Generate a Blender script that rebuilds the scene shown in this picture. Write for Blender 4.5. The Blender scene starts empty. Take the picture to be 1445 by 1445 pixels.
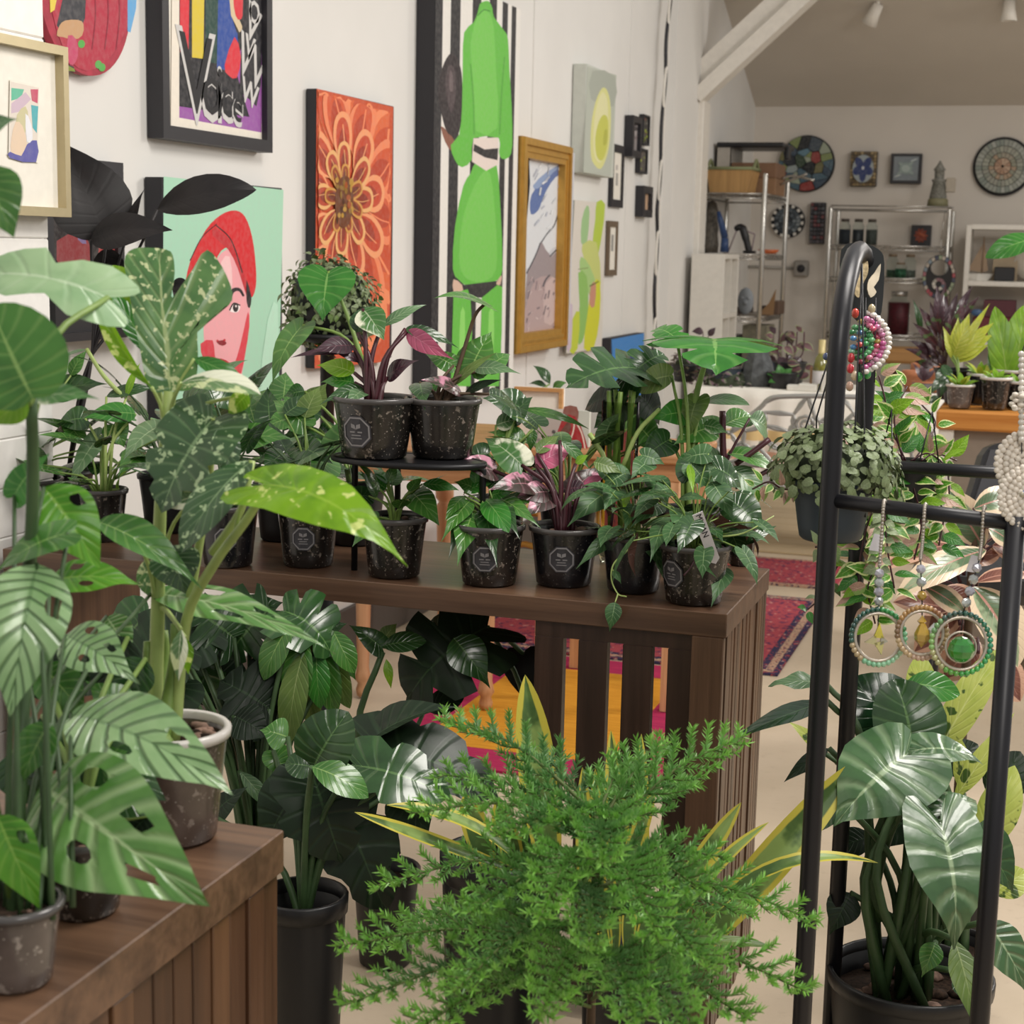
import bpy, math, random
import numpy as np
from mathutils import Vector, Matrix, noise as mnoise
SC = bpy.context.scene
COL = SC.collection
rnd = random.Random(7)
# ------------------------------------------------------------------ camera
F_PX, CX, CY = 2300.0, 722.5, 722.5        # focal length in pixels of a 1445 x 1445 frame
CAM = np.array([0.0, 0.0, 1.40])
def _rows():
    n = lambda a: a / np.linalg.norm(a)
    dy = n(np.array([1490 - CX, -(368 - CY), -F_PX])); q = n(np.array([490 - CX, -(346 - CY), -F_PX]))
    up = n(np.cross(dy, q)); up = up if up[1] > 0 else -up
    return np.array([np.cross(dy, up), dy, up])
ROT = _rows()                               # world = ROT @ camera
cam_data = bpy.data.cameras.new('camera'); cam = bpy.data.objects.new('camera', cam_data); COL.objects.link(cam)
cam_data.sensor_width = 36.0; cam_data.lens = 36.0 * F_PX / 1445.0
cam_data.dof.use_dof = True; cam_data.dof.focus_distance = 2.65; cam_data.dof.aperture_fstop = 11.0
cam.matrix_world = Matrix([[*ROT[0], 0], [*ROT[1], 0], [*ROT[2], 1.40], [0, 0, 0, 1]])
SC.camera = cam
# ------------------------------------------------------------------ light
SC.view_settings.view_transform = 'Standard'; SC.view_settings.look = 'None'
SC.view_settings.exposure = 0.0; SC.view_settings.gamma = 1.0; SC.view_settings.use_curve_mapping = False
w = bpy.data.worlds.new('room_light'); SC.world = w; w.use_nodes = True
w.node_tree.nodes['Background'].inputs['Color'].default_value = (1.0, 0.97, 0.93, 1)
w.node_tree.nodes['Background'].inputs['Strength'].default_value = 0.46
def area(name, loc, size, power, target, col=(1, 0.95, 0.885), sy=None):
    d = bpy.data.lights.new(name, 'AREA'); d.energy = power; d.size = size; d.color = col
    if sy: d.shape = 'RECTANGLE'; d.size_y = sy
    o = bpy.data.objects.new(name, d); COL.objects.link(o); o.location = loc
    o.rotation_euler = (Vector(target) - Vector(loc)).to_track_quat('-Z', 'Y').to_euler(); return o
area('ceiling_light_over_aisle', (1.9, 6.1, 2.55), 0.9, 76, (-0.9, 6.0, 0.6))
area('ceiling_light_over_tables', (0.5, 2.6, 3.3), 1.1, 72, (-0.9, 2.7, 0.7))
area('ceiling_light_by_entrance', (0.9, 0.1, 3.0), 1.0, 30, (-0.3, 2.4, 0.6))
area('ceiling_light_over_bench', (0.9, 8.6, 3.4), 0.7, 26, (-0.9, 7.4, .7))
area('track_light_in_workshop', (0.3, 10.9, 2.85), 0.5, 12, (-0.6, 10.6, 0.0))
# ------------------------------------------------------------------ helpers: geometry from the photograph's rays
def V(*a): return np.array(a, dtype=float)
def unit(a): a = np.asarray(a, float); return a / (np.linalg.norm(a) + 1e-12)
def ray(u, v): return ROT @ np.array([(u - CX) / F_PX, -(v - CY) / F_PX, -1.0])
def at(u, v, Z): return CAM + ray(u, v) * Z                 # a point Z metres in front of the lens plane
def atH(u, v, h): r = ray(u, v); return CAM + r * ((h - CAM[2]) / r[2])
def atX(u, v, x): r = ray(u, v); return CAM + r * (x / r[0])
def atY(u, v, y): r = ray(u, v); return CAM + r * (y / r[1])
def depth(p): return -(ROT.T @ (np.asarray(p) - CAM))[2]
C_R, C_U, C_T = ROT[:, 0], ROT[:, 1], ROT[:, 2]             # the viewer's right, up and towards directions
def lin(h):
    h = h.lstrip('#'); c = [int(h[i:i + 2], 16) / 255 for i in (0, 2, 4)]
    return tuple((x / 12.92 if x <= .04045 else ((x + .055) / 1.055) ** 2.4) for x in c) + (1.0,)
# ------------------------------------------------------------------ materials
class NT:
    def __init__(s, name):
        s.m = bpy.data.materials.new(name); s.m.use_nodes = True; s.t = s.m.node_tree
        s.p = s.t.nodes['Principled BSDF']; s.out = s.t.nodes['Material Output']
    def n(s, typ, **kw):
        x = s.t.nodes.new(typ)
        for k, v in kw.items(): setattr(x, k, v)
        return x
    def put(s, sock, v):
        if hasattr(v, 'is_output') or isinstance(v, bpy.types.NodeSocket): s.t.links.new(v, sock)
        else: sock.default_value = v
    def math(s, op, a, b=0.0, c=None, clamp=False):
        x = s.n('ShaderNodeMath', operation=op, use_clamp=clamp); s.put(x.inputs[0], a); s.put(x.inputs[1], b)
        if c is not None: s.put(x.inputs[2], c)
        return x.outputs[0]
    def mix(s, f, a, b, mode='MIX'):
        x = s.n('ShaderNodeMix', data_type='RGBA', blend_type=mode); s.put(x.inputs[0], f); s.put(x.inputs[6], a); s.put(x.inputs[7], b)
        return x.outputs[2]
    def coord(s, kind='Object'):
        return s.n('ShaderNodeTexCoord').outputs[kind]
    def mapped(s, vec, scale):
        x = s.n('ShaderNodeMapping'); s.put(x.inputs['Vector'], vec); x.inputs['Scale'].default_value = scale; return x.outputs[0]
    def noise(s, vec, scale, detail=3.0, rough=.55, out=0):
        x = s.n('ShaderNodeTexNoise'); s.put(x.inputs['Vector'], vec); x.inputs['Scale'].default_value = scale
        x.inputs['Detail'].default_value = detail; x.inputs['Roughness'].default_value = rough; return x.outputs[out]
    def step(s, v, lo, hi):
        x = s.n('ShaderNodeMapRange', interpolation_type='SMOOTHSTEP'); s.put(x.inputs[0], v)
        x.inputs[1].default_value = lo; x.inputs[2].default_value = hi; return x.outputs[0]
    def bump(s, h, strength, dist=.01):
        x = s.n('ShaderNodeBump'); x.inputs['Strength'].default_value = strength; x.inputs['Distance'].default_value = dist
        s.put(x.inputs['Height'], h); s.put(s.p.inputs['Normal'], x.outputs[0])
    def set(s, **kw):
        for k, v in kw.items(): s.put(s.p.inputs[k.replace('_', ' ')], v)
        return s
_mats = {}
def flat(name, h, rough=.5, metal=0.0, var=.03, spec=.5, coat=0.0, scale=30):
    """plain material with a little uneven tone"""
    if name in _mats: return _mats[name]
    s = NT(name); c = lin(h); d = tuple(x * (1 - 2 * var) for x in c[:3]) + (1,)
    n = s.noise(s.coord(), scale)
    s.set(Base_Color=s.mix(s.step(n, .3, .7), d, c), Roughness=rough, Metallic=metal, Specular_IOR_Level=spec, Coat_Weight=coat)
    _mats[name] = s.m; return s.m
def glass(name, h, rough=.03, ior=1.35):
    if name in _mats: return _mats[name]
    s = NT(name); s.set(Base_Color=lin(h), Roughness=rough, Transmission_Weight=1.0, IOR=ior); _mats[name] = s.m; return s.m
def painted(name='art_paint', rough=.55):
    """paint whose colours are stored on the mesh faces"""
    if name in _mats: return _mats[name]
    s = NT(name); a = s.n('ShaderNodeAttribute', attribute_name='Col').outputs[0]
    n = s.noise(s.coord(), 60, 4)
    s.set(Base_Color=s.mix(s.math('MULTIPLY', s.step(n, .35, .7), .10), a, (.5, .48, .45, 1)), Roughness=rough, Specular_IOR_Level=.3)
    _mats[name] = s.m; return s.m
def wood(name, dark, light, axis='X', scale=1.0, rough=.35, strips=0.0, coat=0.0):
    """grain that runs along one object axis; strips > 0 adds butcher-block staves of that width"""
    if name in _mats: return _mats[name]
    s = NT(name); co = s.coord()
    st = {'X': (1.2, 26, 26), 'Y': (26, 1.2, 26), 'Z': (26, 26, 1.2)}[axis]
    v = s.mapped(co, tuple(x * scale for x in st))
    g = s.noise(v, 1.0, 6, .65); g2 = s.noise(s.mapped(co, tuple(x * scale * 4 for x in st)), 1.0, 3)
    f = s.math('ADD', s.math('MULTIPLY', s.step(g, .28, .72), .75), s.math('MULTIPLY', g2, .25))
    col = s.mix(f, lin(dark), lin(light))
    oi = s.n('ShaderNodeObjectInfo').outputs['Random']
    col = s.mix(s.math('MULTIPLY', oi, .35), col, lin(dark))
    s.set(Base_Color=col, Roughness=s.math('ADD', s.math('MULTIPLY', g2, .18), rough - .08), Coat_Weight=coat)
    s.bump(g, .12, .003); _mats[name] = s.m; return s.m
def leafmat(name, c1, c2=None, vein='#9ab56f', mid=.035, midf=.8, latn=9, latf=.25, latw=.2, rough=.32, spec=.5,
            var=None, varc=None, edge=None, edgew=.86, half=None, thr=.12, under=None, coat=0.0, blotch=0.0, bump=.25):
    """leaf blade: UV x runs along the blade, UV y is 0.5 at the midrib and 0 / 1 at the two margins"""
    if name in _mats: return _mats[name]
    s = NT(name); uv = s.n('ShaderNodeSeparateXYZ'); s.put(uv.inputs[0], s.coord('UV')); t, v = uv.outputs[0], uv.outputs[1]
    k = s.math('ABSOLUTE', s.math('MULTIPLY', s.math('SUBTRACT', v, .5), 2.0))
    ob = s.coord()
    oi = s.n('ShaderNodeObjectInfo').outputs['Random']
    nz = s.noise(ob, 22, 3)
    col = s.mix(s.step(nz, .3, .7), lin(c2 or c1), lin(c1))
    col = s.mix(s.math('MULTIPLY', oi, .30), col, tuple(x * .55 for x in lin(c1)[:3]) + (1,))
    if var:                                   # marbling: (colour, scale, low, high, stretch along blade)
        sx = var[4] if len(var) > 4 else 1.0
        q = s.noise(s.mapped(ob if sx == 1.0 else s.coord('UV'), (sx, 1, 1) if sx != 1.0 else (1, 1, 1)), var[1], 4, .6)
        col = s.mix(s.step(q, var[2], var[3]), col, lin(var[0]))
    if varc:                                  # small spots
        q = s.noise(ob, varc[1], 2, .5); col = s.mix(s.step(q, varc[2], varc[3]), col, lin(varc[0]))
    if half:                                  # one side of the blade another colour
        q = s.math('ADD', v, s.math('MULTIPLY', s.math('SUBTRACT', s.noise(ob, 30, 2), .5), .5)); col = s.mix(s.step(q, half[1], half[1] + .06), col, lin(half[0]))
    ph = s.math('SUBTRACT', s.math('MULTIPLY', t, latn), s.math('MULTIPLY', k, .6))
    fr = s.math('ABSOLUTE', s.math('SUBTRACT', s.math('FRACT', ph), .5))
    lat = s.math('SUBTRACT', 1.0, s.step(fr, 0.0, latw))
    col = s.mix(s.math('MULTIPLY', lat, latf), col, lin(vein))
    md = s.math('SUBTRACT', 1.0, s.step(k, mid * .5, mid * 1.6))
    col = s.mix(s.math('MULTIPLY', md, midf), col, lin(vein))
    if isinstance(edge, tuple): edge, edgew = edge
    if edge: col = s.mix(s.step(s.math('ADD', k, s.math('MULTIPLY', s.math('SUBTRACT', s.noise(ob, 14, 2), .5), .35)), edgew - .05, edgew + .05), col, lin(edge))
    if under:
        col = s.mix(s.n('ShaderNodeNewGeometry').outputs['Backfacing'], col, lin(under))
    s.set(Base_Color=col, Roughness=rough, Specular_IOR_Level=spec, Coat_Weight=coat, Coat_Roughness=.12)
    h = s.math('ADD', s.math('MULTIPLY', lat, -1.0), s.math('MULTIPLY', nz, .5)); s.bump(h, bump, .004)
    tr = s.n('ShaderNodeBsdfTranslucent'); s.put(tr.inputs['Color'], col)
    mx = s.n('ShaderNodeMixShader'); mx.inputs[0].default_value = thr
    s.t.links.new(s.p.outputs[0], mx.inputs[1]); s.t.links.new(tr.outputs[0], mx.inputs[2]); s.t.links.new(mx.outputs[0], s.out.inputs[0])
    _mats[name] = s.m; return s.m
# ------------------------------------------------------------------ objects
def setp(o, label=None, cat=None, group=None, kind=None):
    if label: o['label'] = label
    if cat: o['category'] = cat
    if group: o['group'] = group
    if kind: o['kind'] = kind
    return o
def thing(name, label, cat, loc=(0, 0, 0), group=None, rz=0.0):
    o = bpy.data.objects.new(name, None); COL.objects.link(o); o.location = [float(x) for x in loc]; o.rotation_euler = (0, 0, rz)
    o.empty_display_size = .05; return setp(o, label, cat, group)
def origin(o):
    p = V(0, 0, 0)
    while o is not None: p = p + np.array(o.location); o = o.parent
    return p
class MB:
    """collects vertices, faces, uvs, colours and material slots in world space; build() makes ONE mesh object"""
    def __init__(s): s.v = []; s.f = []; s.m = []; s.c = []; s.uv = []; s.sm = []
    def add(s, vs, fs, mi=0, col=None, uv=None, smooth=False):
        b = len(s.v); s.v.extend([tuple(map(float, p)) for p in vs])
        for f in fs:
            s.f.append(tuple(b + i for i in f)); s.m.append(mi); s.c.append(col or (1, 1, 1, 1)); s.sm.append(smooth)
        s.uv.extend(uv if uv else [(0, 0)] * len(vs)); return s
    def box(s, lo, hi, mi=0, col=None, bev=0.0):
        (x0, y0, z0), (x1, y1, z1) = lo, hi
        if bev <= 0:
            vs = [(x, y, z) for x in (x0, x1) for y in (y0, y1) for z in (z0, z1)]
            return s.add(vs, [(0, 1, 3, 2), (4, 6, 7, 5), (0, 4, 5, 1), (2, 3, 7, 6), (0, 2, 6, 4), (1, 5, 7, 3)], mi, col)
        b = min(bev, (x1 - x0) * .45, (y1 - y0) * .45, (z1 - z0) * .45)
        vs = []; idx = {}
        for i, x in enumerate((x0, x1)):
            for j, y in enumerate((y0, y1)):
                for k, z in enumerate((z0, z1)):
                    sx, sy, sz = (1 if i == 0 else -1), (1 if j == 0 else -1), (1 if k == 0 else -1)
                    for a, p in enumerate(((x, y + sy * b, z + sz * b), (x + sx * b, y, z + sz * b), (x + sx * b, y + sy * b, z))):
                        idx[(i, j, k, a)] = len(vs); vs.append(p)
        fs = []
        g = lambda i, j, k, a: idx[(i, j, k, a)]
        for i in (0, 1): q = [g(i, 0, 0, 0), g(i, 1, 0, 0), g(i, 1, 1, 0), g(i, 0, 1, 0)]; fs.append(q if i else q[::-1])
        for j in (0, 1): q = [g(0, j, 0, 1), g(0, j, 1, 1), g(1, j, 1, 1), g(1, j, 0, 1)]; fs.append(q if j else q[::-1])
        for k in (0, 1): q = [g(0, 0, k, 2), g(1, 0, k, 2), g(1, 1, k, 2), g(0, 1, k, 2)]; fs.append(q if k else q[::-1])
        for i in (0, 1):
            for j in (0, 1): fs.append([g(i, j, 0, 0), g(i, j, 1, 0), g(i, j, 1, 1), g(i, j, 0, 1)])
        for i in (0, 1):
            for k in (0, 1): fs.append([g(i, 0, k, 0), g(i, 1, k, 0), g(i, 1, k, 2), g(i, 0, k, 2)])
        for j in (0, 1):
            for k in (0, 1): fs.append([g(0, j, k, 1), g(1, j, k, 1), g(1, j, k, 2), g(0, j, k, 2)])
        for i in (0, 1):
            for j in (0, 1):
                for k in (0, 1): fs.append([g(i, j, k, 0), g(i, j, k, 1), g(i, j, k, 2)])
        return s.add(vs, fs, mi, col)
    def tube(s, pts, r, n=8, mi=0, col=None, cap=True, smooth=True, flatten=1.0):
        pts = [np.asarray(p, float) for p in pts]; m = len(pts); rs = r if hasattr(r, '__len__') else [r] * m
        vs = []; ref = None
        for i, p in enumerate(pts):
            t = unit(pts[min(i + 1, m - 1)] - pts[max(i - 1, 0)])
            if ref is None: ref = unit(np.cross(t, V(0, 0, 1) if abs(t[2]) < .9 else V(1, 0, 0)))
            a = unit(ref - t * np.dot(ref, t)); ref = a; b = np.cross(t, a)
            for j in range(n):
                w = 2 * math.pi * j / n; vs.append(p + rs[i] * (a * math.cos(w) + b * math.sin(w) * flatten))
        fs = [(i * n + j, i * n + (j + 1) % n, (i + 1) * n + (j + 1) % n, (i + 1) * n + j) for i in range(m - 1) for j in range(n)]
        s.add(vs, fs, mi, col, smooth=smooth)
        if cap: b = len(s.v) - m * n; s.f += [tuple(b + j for j in range(n))[::-1], tuple(b + (m - 1) * n + j for j in range(n))]; s.m += [mi] * 2; s.c += [col or (1, 1, 1, 1)] * 2; s.sm += [False] * 2
        return s
    def lathe(s, prof, c=(0, 0, 0), n=24, mi=0, col=None, smooth=True, axis=None, uvs=False):
        """prof: (radius, height) pairs about the z axis (or another axis) through c"""
        c = np.asarray(c, float); ax = V(0, 0, 1) if axis is None else unit(axis)
        a = unit(np.cross(ax, V(0, 1, 0) if abs(ax[1]) < .9 else V(1, 0, 0))); b = np.cross(ax, a); vs = []
        for r, h in prof:
            for j in range(n): w = 2 * math.pi * j / n; vs.append(c + ax * h + max(r, 1e-5) * (a * math.cos(w) + b * math.sin(w)))
        m = len(prof)
        fs = [(i * n + j, i * n + (j + 1) % n, (i + 1) * n + (j + 1) % n, (i + 1) * n + j) for i in range(m - 1) for j in range(n)]
        return s.add(vs, fs, mi, col, smooth=smooth)
    def poly(s, pts, mi=0, col=None): return s.add(pts, [tuple(range(len(pts)))], mi, col)
    def prism(s, pts, d, mi=0, col=None):
        pts = [np.asarray(p, float) for p in pts]; d = np.asarray(d, float); n = len(pts)
        return s.add(pts + [p + d for p in pts], [tuple(range(n))[::-1], tuple(range(n, 2 * n))] + [(i, (i + 1) % n, n + (i + 1) % n, n + i) for i in range(n)], mi, col)
    def ball(s, c, r, nu=10, nv=7, mi=0, col=None, sc=(1, 1, 1), smooth=True):
        c = np.asarray(c, float); vs = []
        for i in range(nv + 1):
            th = math.pi * i / nv
            for j in range(nu): ph = 2 * math.pi * j / nu; vs.append(c + r * V(math.sin(th) * math.cos(ph) * sc[0], math.sin(th) * math.sin(ph) * sc[1], math.cos(th) * sc[2]))
        return s.add(vs, [(i * nu + j, (i + 1) * nu + j, (i + 1) * nu + (j + 1) % nu, i * nu + (j + 1) % nu) for i in range(nv) for j in range(nu)], mi, col, smooth=smooth)
    def build(s, name, mats, parent=None, label=None, cat=None, group=None, kind=None, loc=None, local=False):
        if not isinstance(mats, (list, tuple)): mats = [mats]
        o0 = V(0, 0, 0) if local else (origin(parent) if parent is not None else (V(*loc) if loc is not None else V(0, 0, 0)))
        me = bpy.data.meshes.new(name); me.from_pydata([tuple(np.array(p) - o0) for p in s.v], [], s.f)
        for m in mats: me.materials.append(m)
        me.polygons.foreach_set('material_index', s.m); me.polygons.foreach_set('use_smooth', s.sm)
        li = np.empty(len(me.loops), dtype=np.int32); me.loops.foreach_get('vertex_index', li)
        uvl = me.uv_layers.new(name='UVMap'); uvl.data.foreach_set('uv', np.array(s.uv, dtype=np.float32)[li].ravel())
        if any(c != (1, 1, 1, 1) for c in s.c):
            at_ = me.color_attributes.new('Col', 'FLOAT_COLOR', 'CORNER'); cc = []
            for p, c in zip(s.f, s.c): cc += list(c) * len(p)
            at_.data.foreach_set('color', cc)
        me.update()
        o = bpy.data.objects.new(name, me); COL.objects.link(o)
        if parent is not None: o.parent = parent
        elif loc is not None: o.location = [float(x) for x in loc]
        return setp(o, label, cat, group, kind)
def curve(pts, n=12):
    """Catmull-Rom through points"""
    P = [np.asarray(p, float) for p in pts]; P = [2 * P[0] - P[1]] + P + [2 * P[-1] - P[-2]]; out = []
    for i in range(1, len(P) - 2):
        for j in range(n):
            t = j / n; a, b, c, d = P[i - 1:i + 3]
            out.append(.5 * (2 * b + (c - a) * t + (2 * a - 5 * b + 4 * c - d) * t * t + (3 * b - a - 3 * c + d) * t ** 3))
    out.append(P[-2]); return out
def smooth_loop(pts, n=4):
    P = [np.asarray(p, float) for p in pts]; m = len(P); out = []
    for i in range(m):
        a, b, c, d = P[i - 1], P[i], P[(i + 1) % m], P[(i + 2) % m]
        for j in range(n):
            t = j / n; out.append(.5 * (2 * b + (c - a) * t + (2 * a - 5 * b + 4 * c - d) * t * t + (3 * b - a - 3 * c + d) * t ** 3))
    return out
def text_part(txt, size, p, xdir, ydir, mat, parent, name='lettering', align='CENTER', thick=.0003, label=None):
    """real lettering: xdir is the reading direction, ydir the up direction of the letters"""
    cu = bpy.data.curves.new(name, 'FONT'); cu.body = txt; cu.size = size; cu.align_x = align; cu.align_y = 'CENTER'; cu.extrude = thick; cu.resolution_u = 2
    t = bpy.data.objects.new(name, cu); COL.objects.link(t)
    me = bpy.data.meshes.new_from_object(t.evaluated_get(bpy.context.evaluated_depsgraph_get())); bpy.data.objects.remove(t)
    x, y = unit(xdir), unit(ydir); z = np.cross(x, y)
    me.transform(Matrix([[x[0], y[0], z[0], p[0]], [x[1], y[1], z[1], p[1]], [x[2], y[2], z[2], p[2]], [0, 0, 0, 1]]))
    o0 = origin(parent); me.transform(Matrix.Translation((-o0[0], -o0[1], -o0[2]))); me.materials.clear(); me.materials.append(mat)
    o = bpy.data.objects.new(name, me); COL.objects.link(o); o.parent = parent
    return setp(o, label)
# ================================================================== THE ROOM
WX = -2.24                # left wall
BY = 12.6                 # back wall
TT = 0.79                 # height of the two slatted display tables
def wall_mat(name, h, bumpy=.12):
    s = NT(name); c = lin(h); co = s.coord(); n = s.noise(co, 1.6, 3); n2 = s.noise(co, 120, 2)
    s.set(Base_Color=s.mix(s.step(n, .35, .7), tuple(x * .95 for x in c[:3]) + (1,), c), Roughness=.75, Specular_IOR_Level=.25)
    s.bump(n2, bumpy, .002); return s.m
M_WALL = wall_mat('wall_paint', '#e4e2de'); M_BACK = wall_mat('workshop_wall_paint', '#d3ccc3'); M_CEIL = wall_mat('ceiling_paint', '#cfc7bc')
M_TRIM = flat('white_trim_paint', '#e6e1d8', .5); M_BASE = flat('dark_baseboard', '#4d4641', .5)
s = NT('concrete'); co = s.coord()
a = s.step(s.noise(co, 2.2, 5, .6), .35, .7); b = s.step(s.noise(co, 30, 4, .6), .55, .75)
c = s.mix(a, lin('#c2b199'), lin('#cdbca5')); c = s.mix(s.math('MULTIPLY', b, .18), c, lin('#9a8770'))
s.set(Base_Color=c, Roughness=s.math('ADD', s.math('MULTIPLY', a, .08), .45), Specular_IOR_Level=.4); s.bump(b, .08, .003); M_FLOOR = s.m
def struct(name, mb, mats, label=None): return mb.build(name, mats, None, label, None, None, 'structure')
floor = struct('floor', MB().box((-2.6, -0.6, -.1), (4.5, BY + .2, 0)), M_FLOOR)
M_PLANK = wood('pale_floor_board', '#b09b7a', '#cbb797', 'X', 1.0, .5)
for i in range(12):                                       # pale boards laid over the concrete at the back of the shop
    y = 7.62 + i * .2
    MB().box((-2.2, y, .0), (1.6, y + .192, .012), bev=.003).build('plank', M_PLANK, floor)
struct('wall_left', MB().box((WX - .15, -0.6, 0), (WX, 9.62, 4.6)).box((WX - .15, 9.62, 0), (WX + .05, 10.50, 4.6)).box((WX - .15, 10.5, 0), (WX, BY, 4.6)), M_WALL)
for yy in (7.02, 8.72): struct('trim_%d' % (1 if yy < 8 else 2), MB().box((WX, yy, 0), (WX + .006, yy + .03, 4.6)), M_WALL)
struct('trim_3', MB().box((WX, 10.30, 0), (WX + .085, 10.50, 2.34), bev=.006), M_TRIM)
struct('wall_back', MB().box((WX - .15, BY, 0), (4.5, BY + .15, 2.52)), M_BACK)
struct('baseboard_left', MB().box((WX, 1.0, 0), (WX + .016, 9.62, .17), bev=.004), M_BASE)
# sloping workshop ceiling, low at the back wall and rising towards the shop
cz = lambda y: 2.50 + (BY - y) * .42
struct('ceiling', MB().prism([(WX - .1, BY, cz(BY)), (4.5, BY, cz(BY)), (4.5, 9.3, cz(9.3)), (WX - .1, 9.3, cz(9.3))], (0, 0, .06)), M_CEIL)
# roof brace: a white box beam rising from the post at the end of the shop wall
p0, p1 = atY(983, 132, 10.42), atY(1126, 0, 10.42); d = unit(p1 - p0); p1 = p0 + d * 2.6; nn = unit(np.cross(d, V(0, 1, 0)))
if nn[2] < 0: nn = -nn
mb = MB(); bm = MB()
mb.prism([p0 + nn * .01, p1 + nn * .01, p1 + nn * .125, p0 + nn * .125], (0, -.09, 0)); bm.prism([p0 - nn * .085, p1 - nn * .085, p1 - nn * .0, p0 - nn * .0], (0, -.16, 0))
tr = thing('roof_brace', 'white timber roof brace rising diagonally from the post at the end of the gallery wall', 'beam', p0)
mb.build('board', M_TRIM, tr); bm.build('board', M_TRIM, tr)
# slatted white panel that the pale framed print hangs on
PX = -1.98; pe = atX(68, 300, PX)[1]
M_SLATW = flat('white_slat_board', '#efece8', .5)
pw = thing('slat_panel', 'white slatted display panel standing at the near end of the gallery wall', 'panel', (PX, pe - .5, 0))
MB().box((PX - .03, pe - 1.4, 0), (PX - .012, pe, 2.5)).build('backing', M_SLATW, pw)
for i in range(26): MB().box((PX - .012, pe - 1.4, i * .1 - .0), (PX, pe, i * .1 + .0993), bev=.003).build('slat', M_SLATW, pw)
# ------------------------------------------------------------------ rugs
def rugmat(name, base, fig, fig2, scale):
    s = NT(name); co = s.coord(); v = s.n('ShaderNodeTexVoronoi', feature='F1', distance='MANHATTAN'); s.put(v.inputs['Vector'], co); v.inputs['Scale'].default_value = scale
    n = s.noise(co, scale * 1.6, 2); c = s.mix(s.step(v.outputs['Distance'], .3, .36), lin(fig), lin(base)); c = s.mix(s.step(n, .56, .6), c, lin(fig2))
    wv = s.noise(co, 300, 2); c = s.mix(s.math('MULTIPLY', wv, .35), c, (.02, .01, .01, 1)); s.set(Base_Color=c, Roughness=.95, Specular_IOR_Level=.1); s.bump(wv, .4, .003); return s.m
def plainrug(name, h, h2):
    s = NT(name); co = s.coord(); n = s.noise(s.mapped(co, (8, 120, 8)), 1.0, 4); n2 = s.noise(co, 250, 2)
    c = s.mix(s.step(n, .35, .7), lin(h2), lin(h)); s.set(Base_Color=c, Roughness=.95, Specular_IOR_Level=.1); s.bump(n2, .4, .003); return s.m
M_YEL = plainrug('ochre_wool', '#d79a35', '#c4862a'); M_MAG = plainrug('magenta_wool', '#b5345a', '#9c2a52')
M_PERS = rugmat('persian_field', '#b4505a', '#d59a92', '#6b3a58', 30); M_NAVY = rugmat('persian_border', '#3d3a57', '#c9a9a0', '#a94b50', 40); M_CREAM = rugmat('persian_guard_stripe', '#c9a58c', '#a4444b', '#4a3a55', 55)
def bands(name, x0, x1, y0, y1, specs, mats, label):
    """specs: inset of each band; every band its own part"""
    t = thing(name, label, 'rug', ((x0 + x1) / 2, (y0 + y1) / 2, 0)); i0 = 0.0
    for k, (ins, nm) in enumerate(specs):
        i1 = specs[k + 1][0] if k + 1 < len(specs) else None; mb = MB(); h = .008 + .0008 * k
        if i1 is None: mb.box((x0 + ins, y0 + ins, .001), (x1 - ins, y1 - ins, h))
        else:
            mb.box((x0 + ins, y0 + ins, .001), (x1 - ins, y0 + i1, h)).box((x0 + ins, y1 - i1, .001), (x1 - ins, y1 - ins, h))
            mb.box((x0 + ins, y0 + i1, .001), (x0 + i1, y1 - i1, h)).box((x1 - i1, y0 + i1, .001), (x1 - ins, y1 - i1, h))
        mb.build(nm, mats[k], t)
    return t
bands('wool_rug', -1.80, -.91, 4.02, 5.30, [(0, 'border'), (.17, 'field')], [M_MAG, M_YEL], 'flat woven ochre rug with a magenta border under the front table')
bands('persian_rug', -2.0, -.79, 5.34, 6.62, [(0, 'border'), (.022, 'guard_stripe'), (.05, 'inner_border'), (.075, 'field')], [M_NAVY, M_CREAM, M_NAVY, M_PERS], 'red persian rug with navy borders beyond the ochre rug')
bands('persian_rug', -2.0, -.75, 6.86, 7.48, [(0, 'border'), (.04, 'field')], [M_CREAM, M_PERS], 'narrow pink and red persian runner before the pale floor boards')
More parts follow.
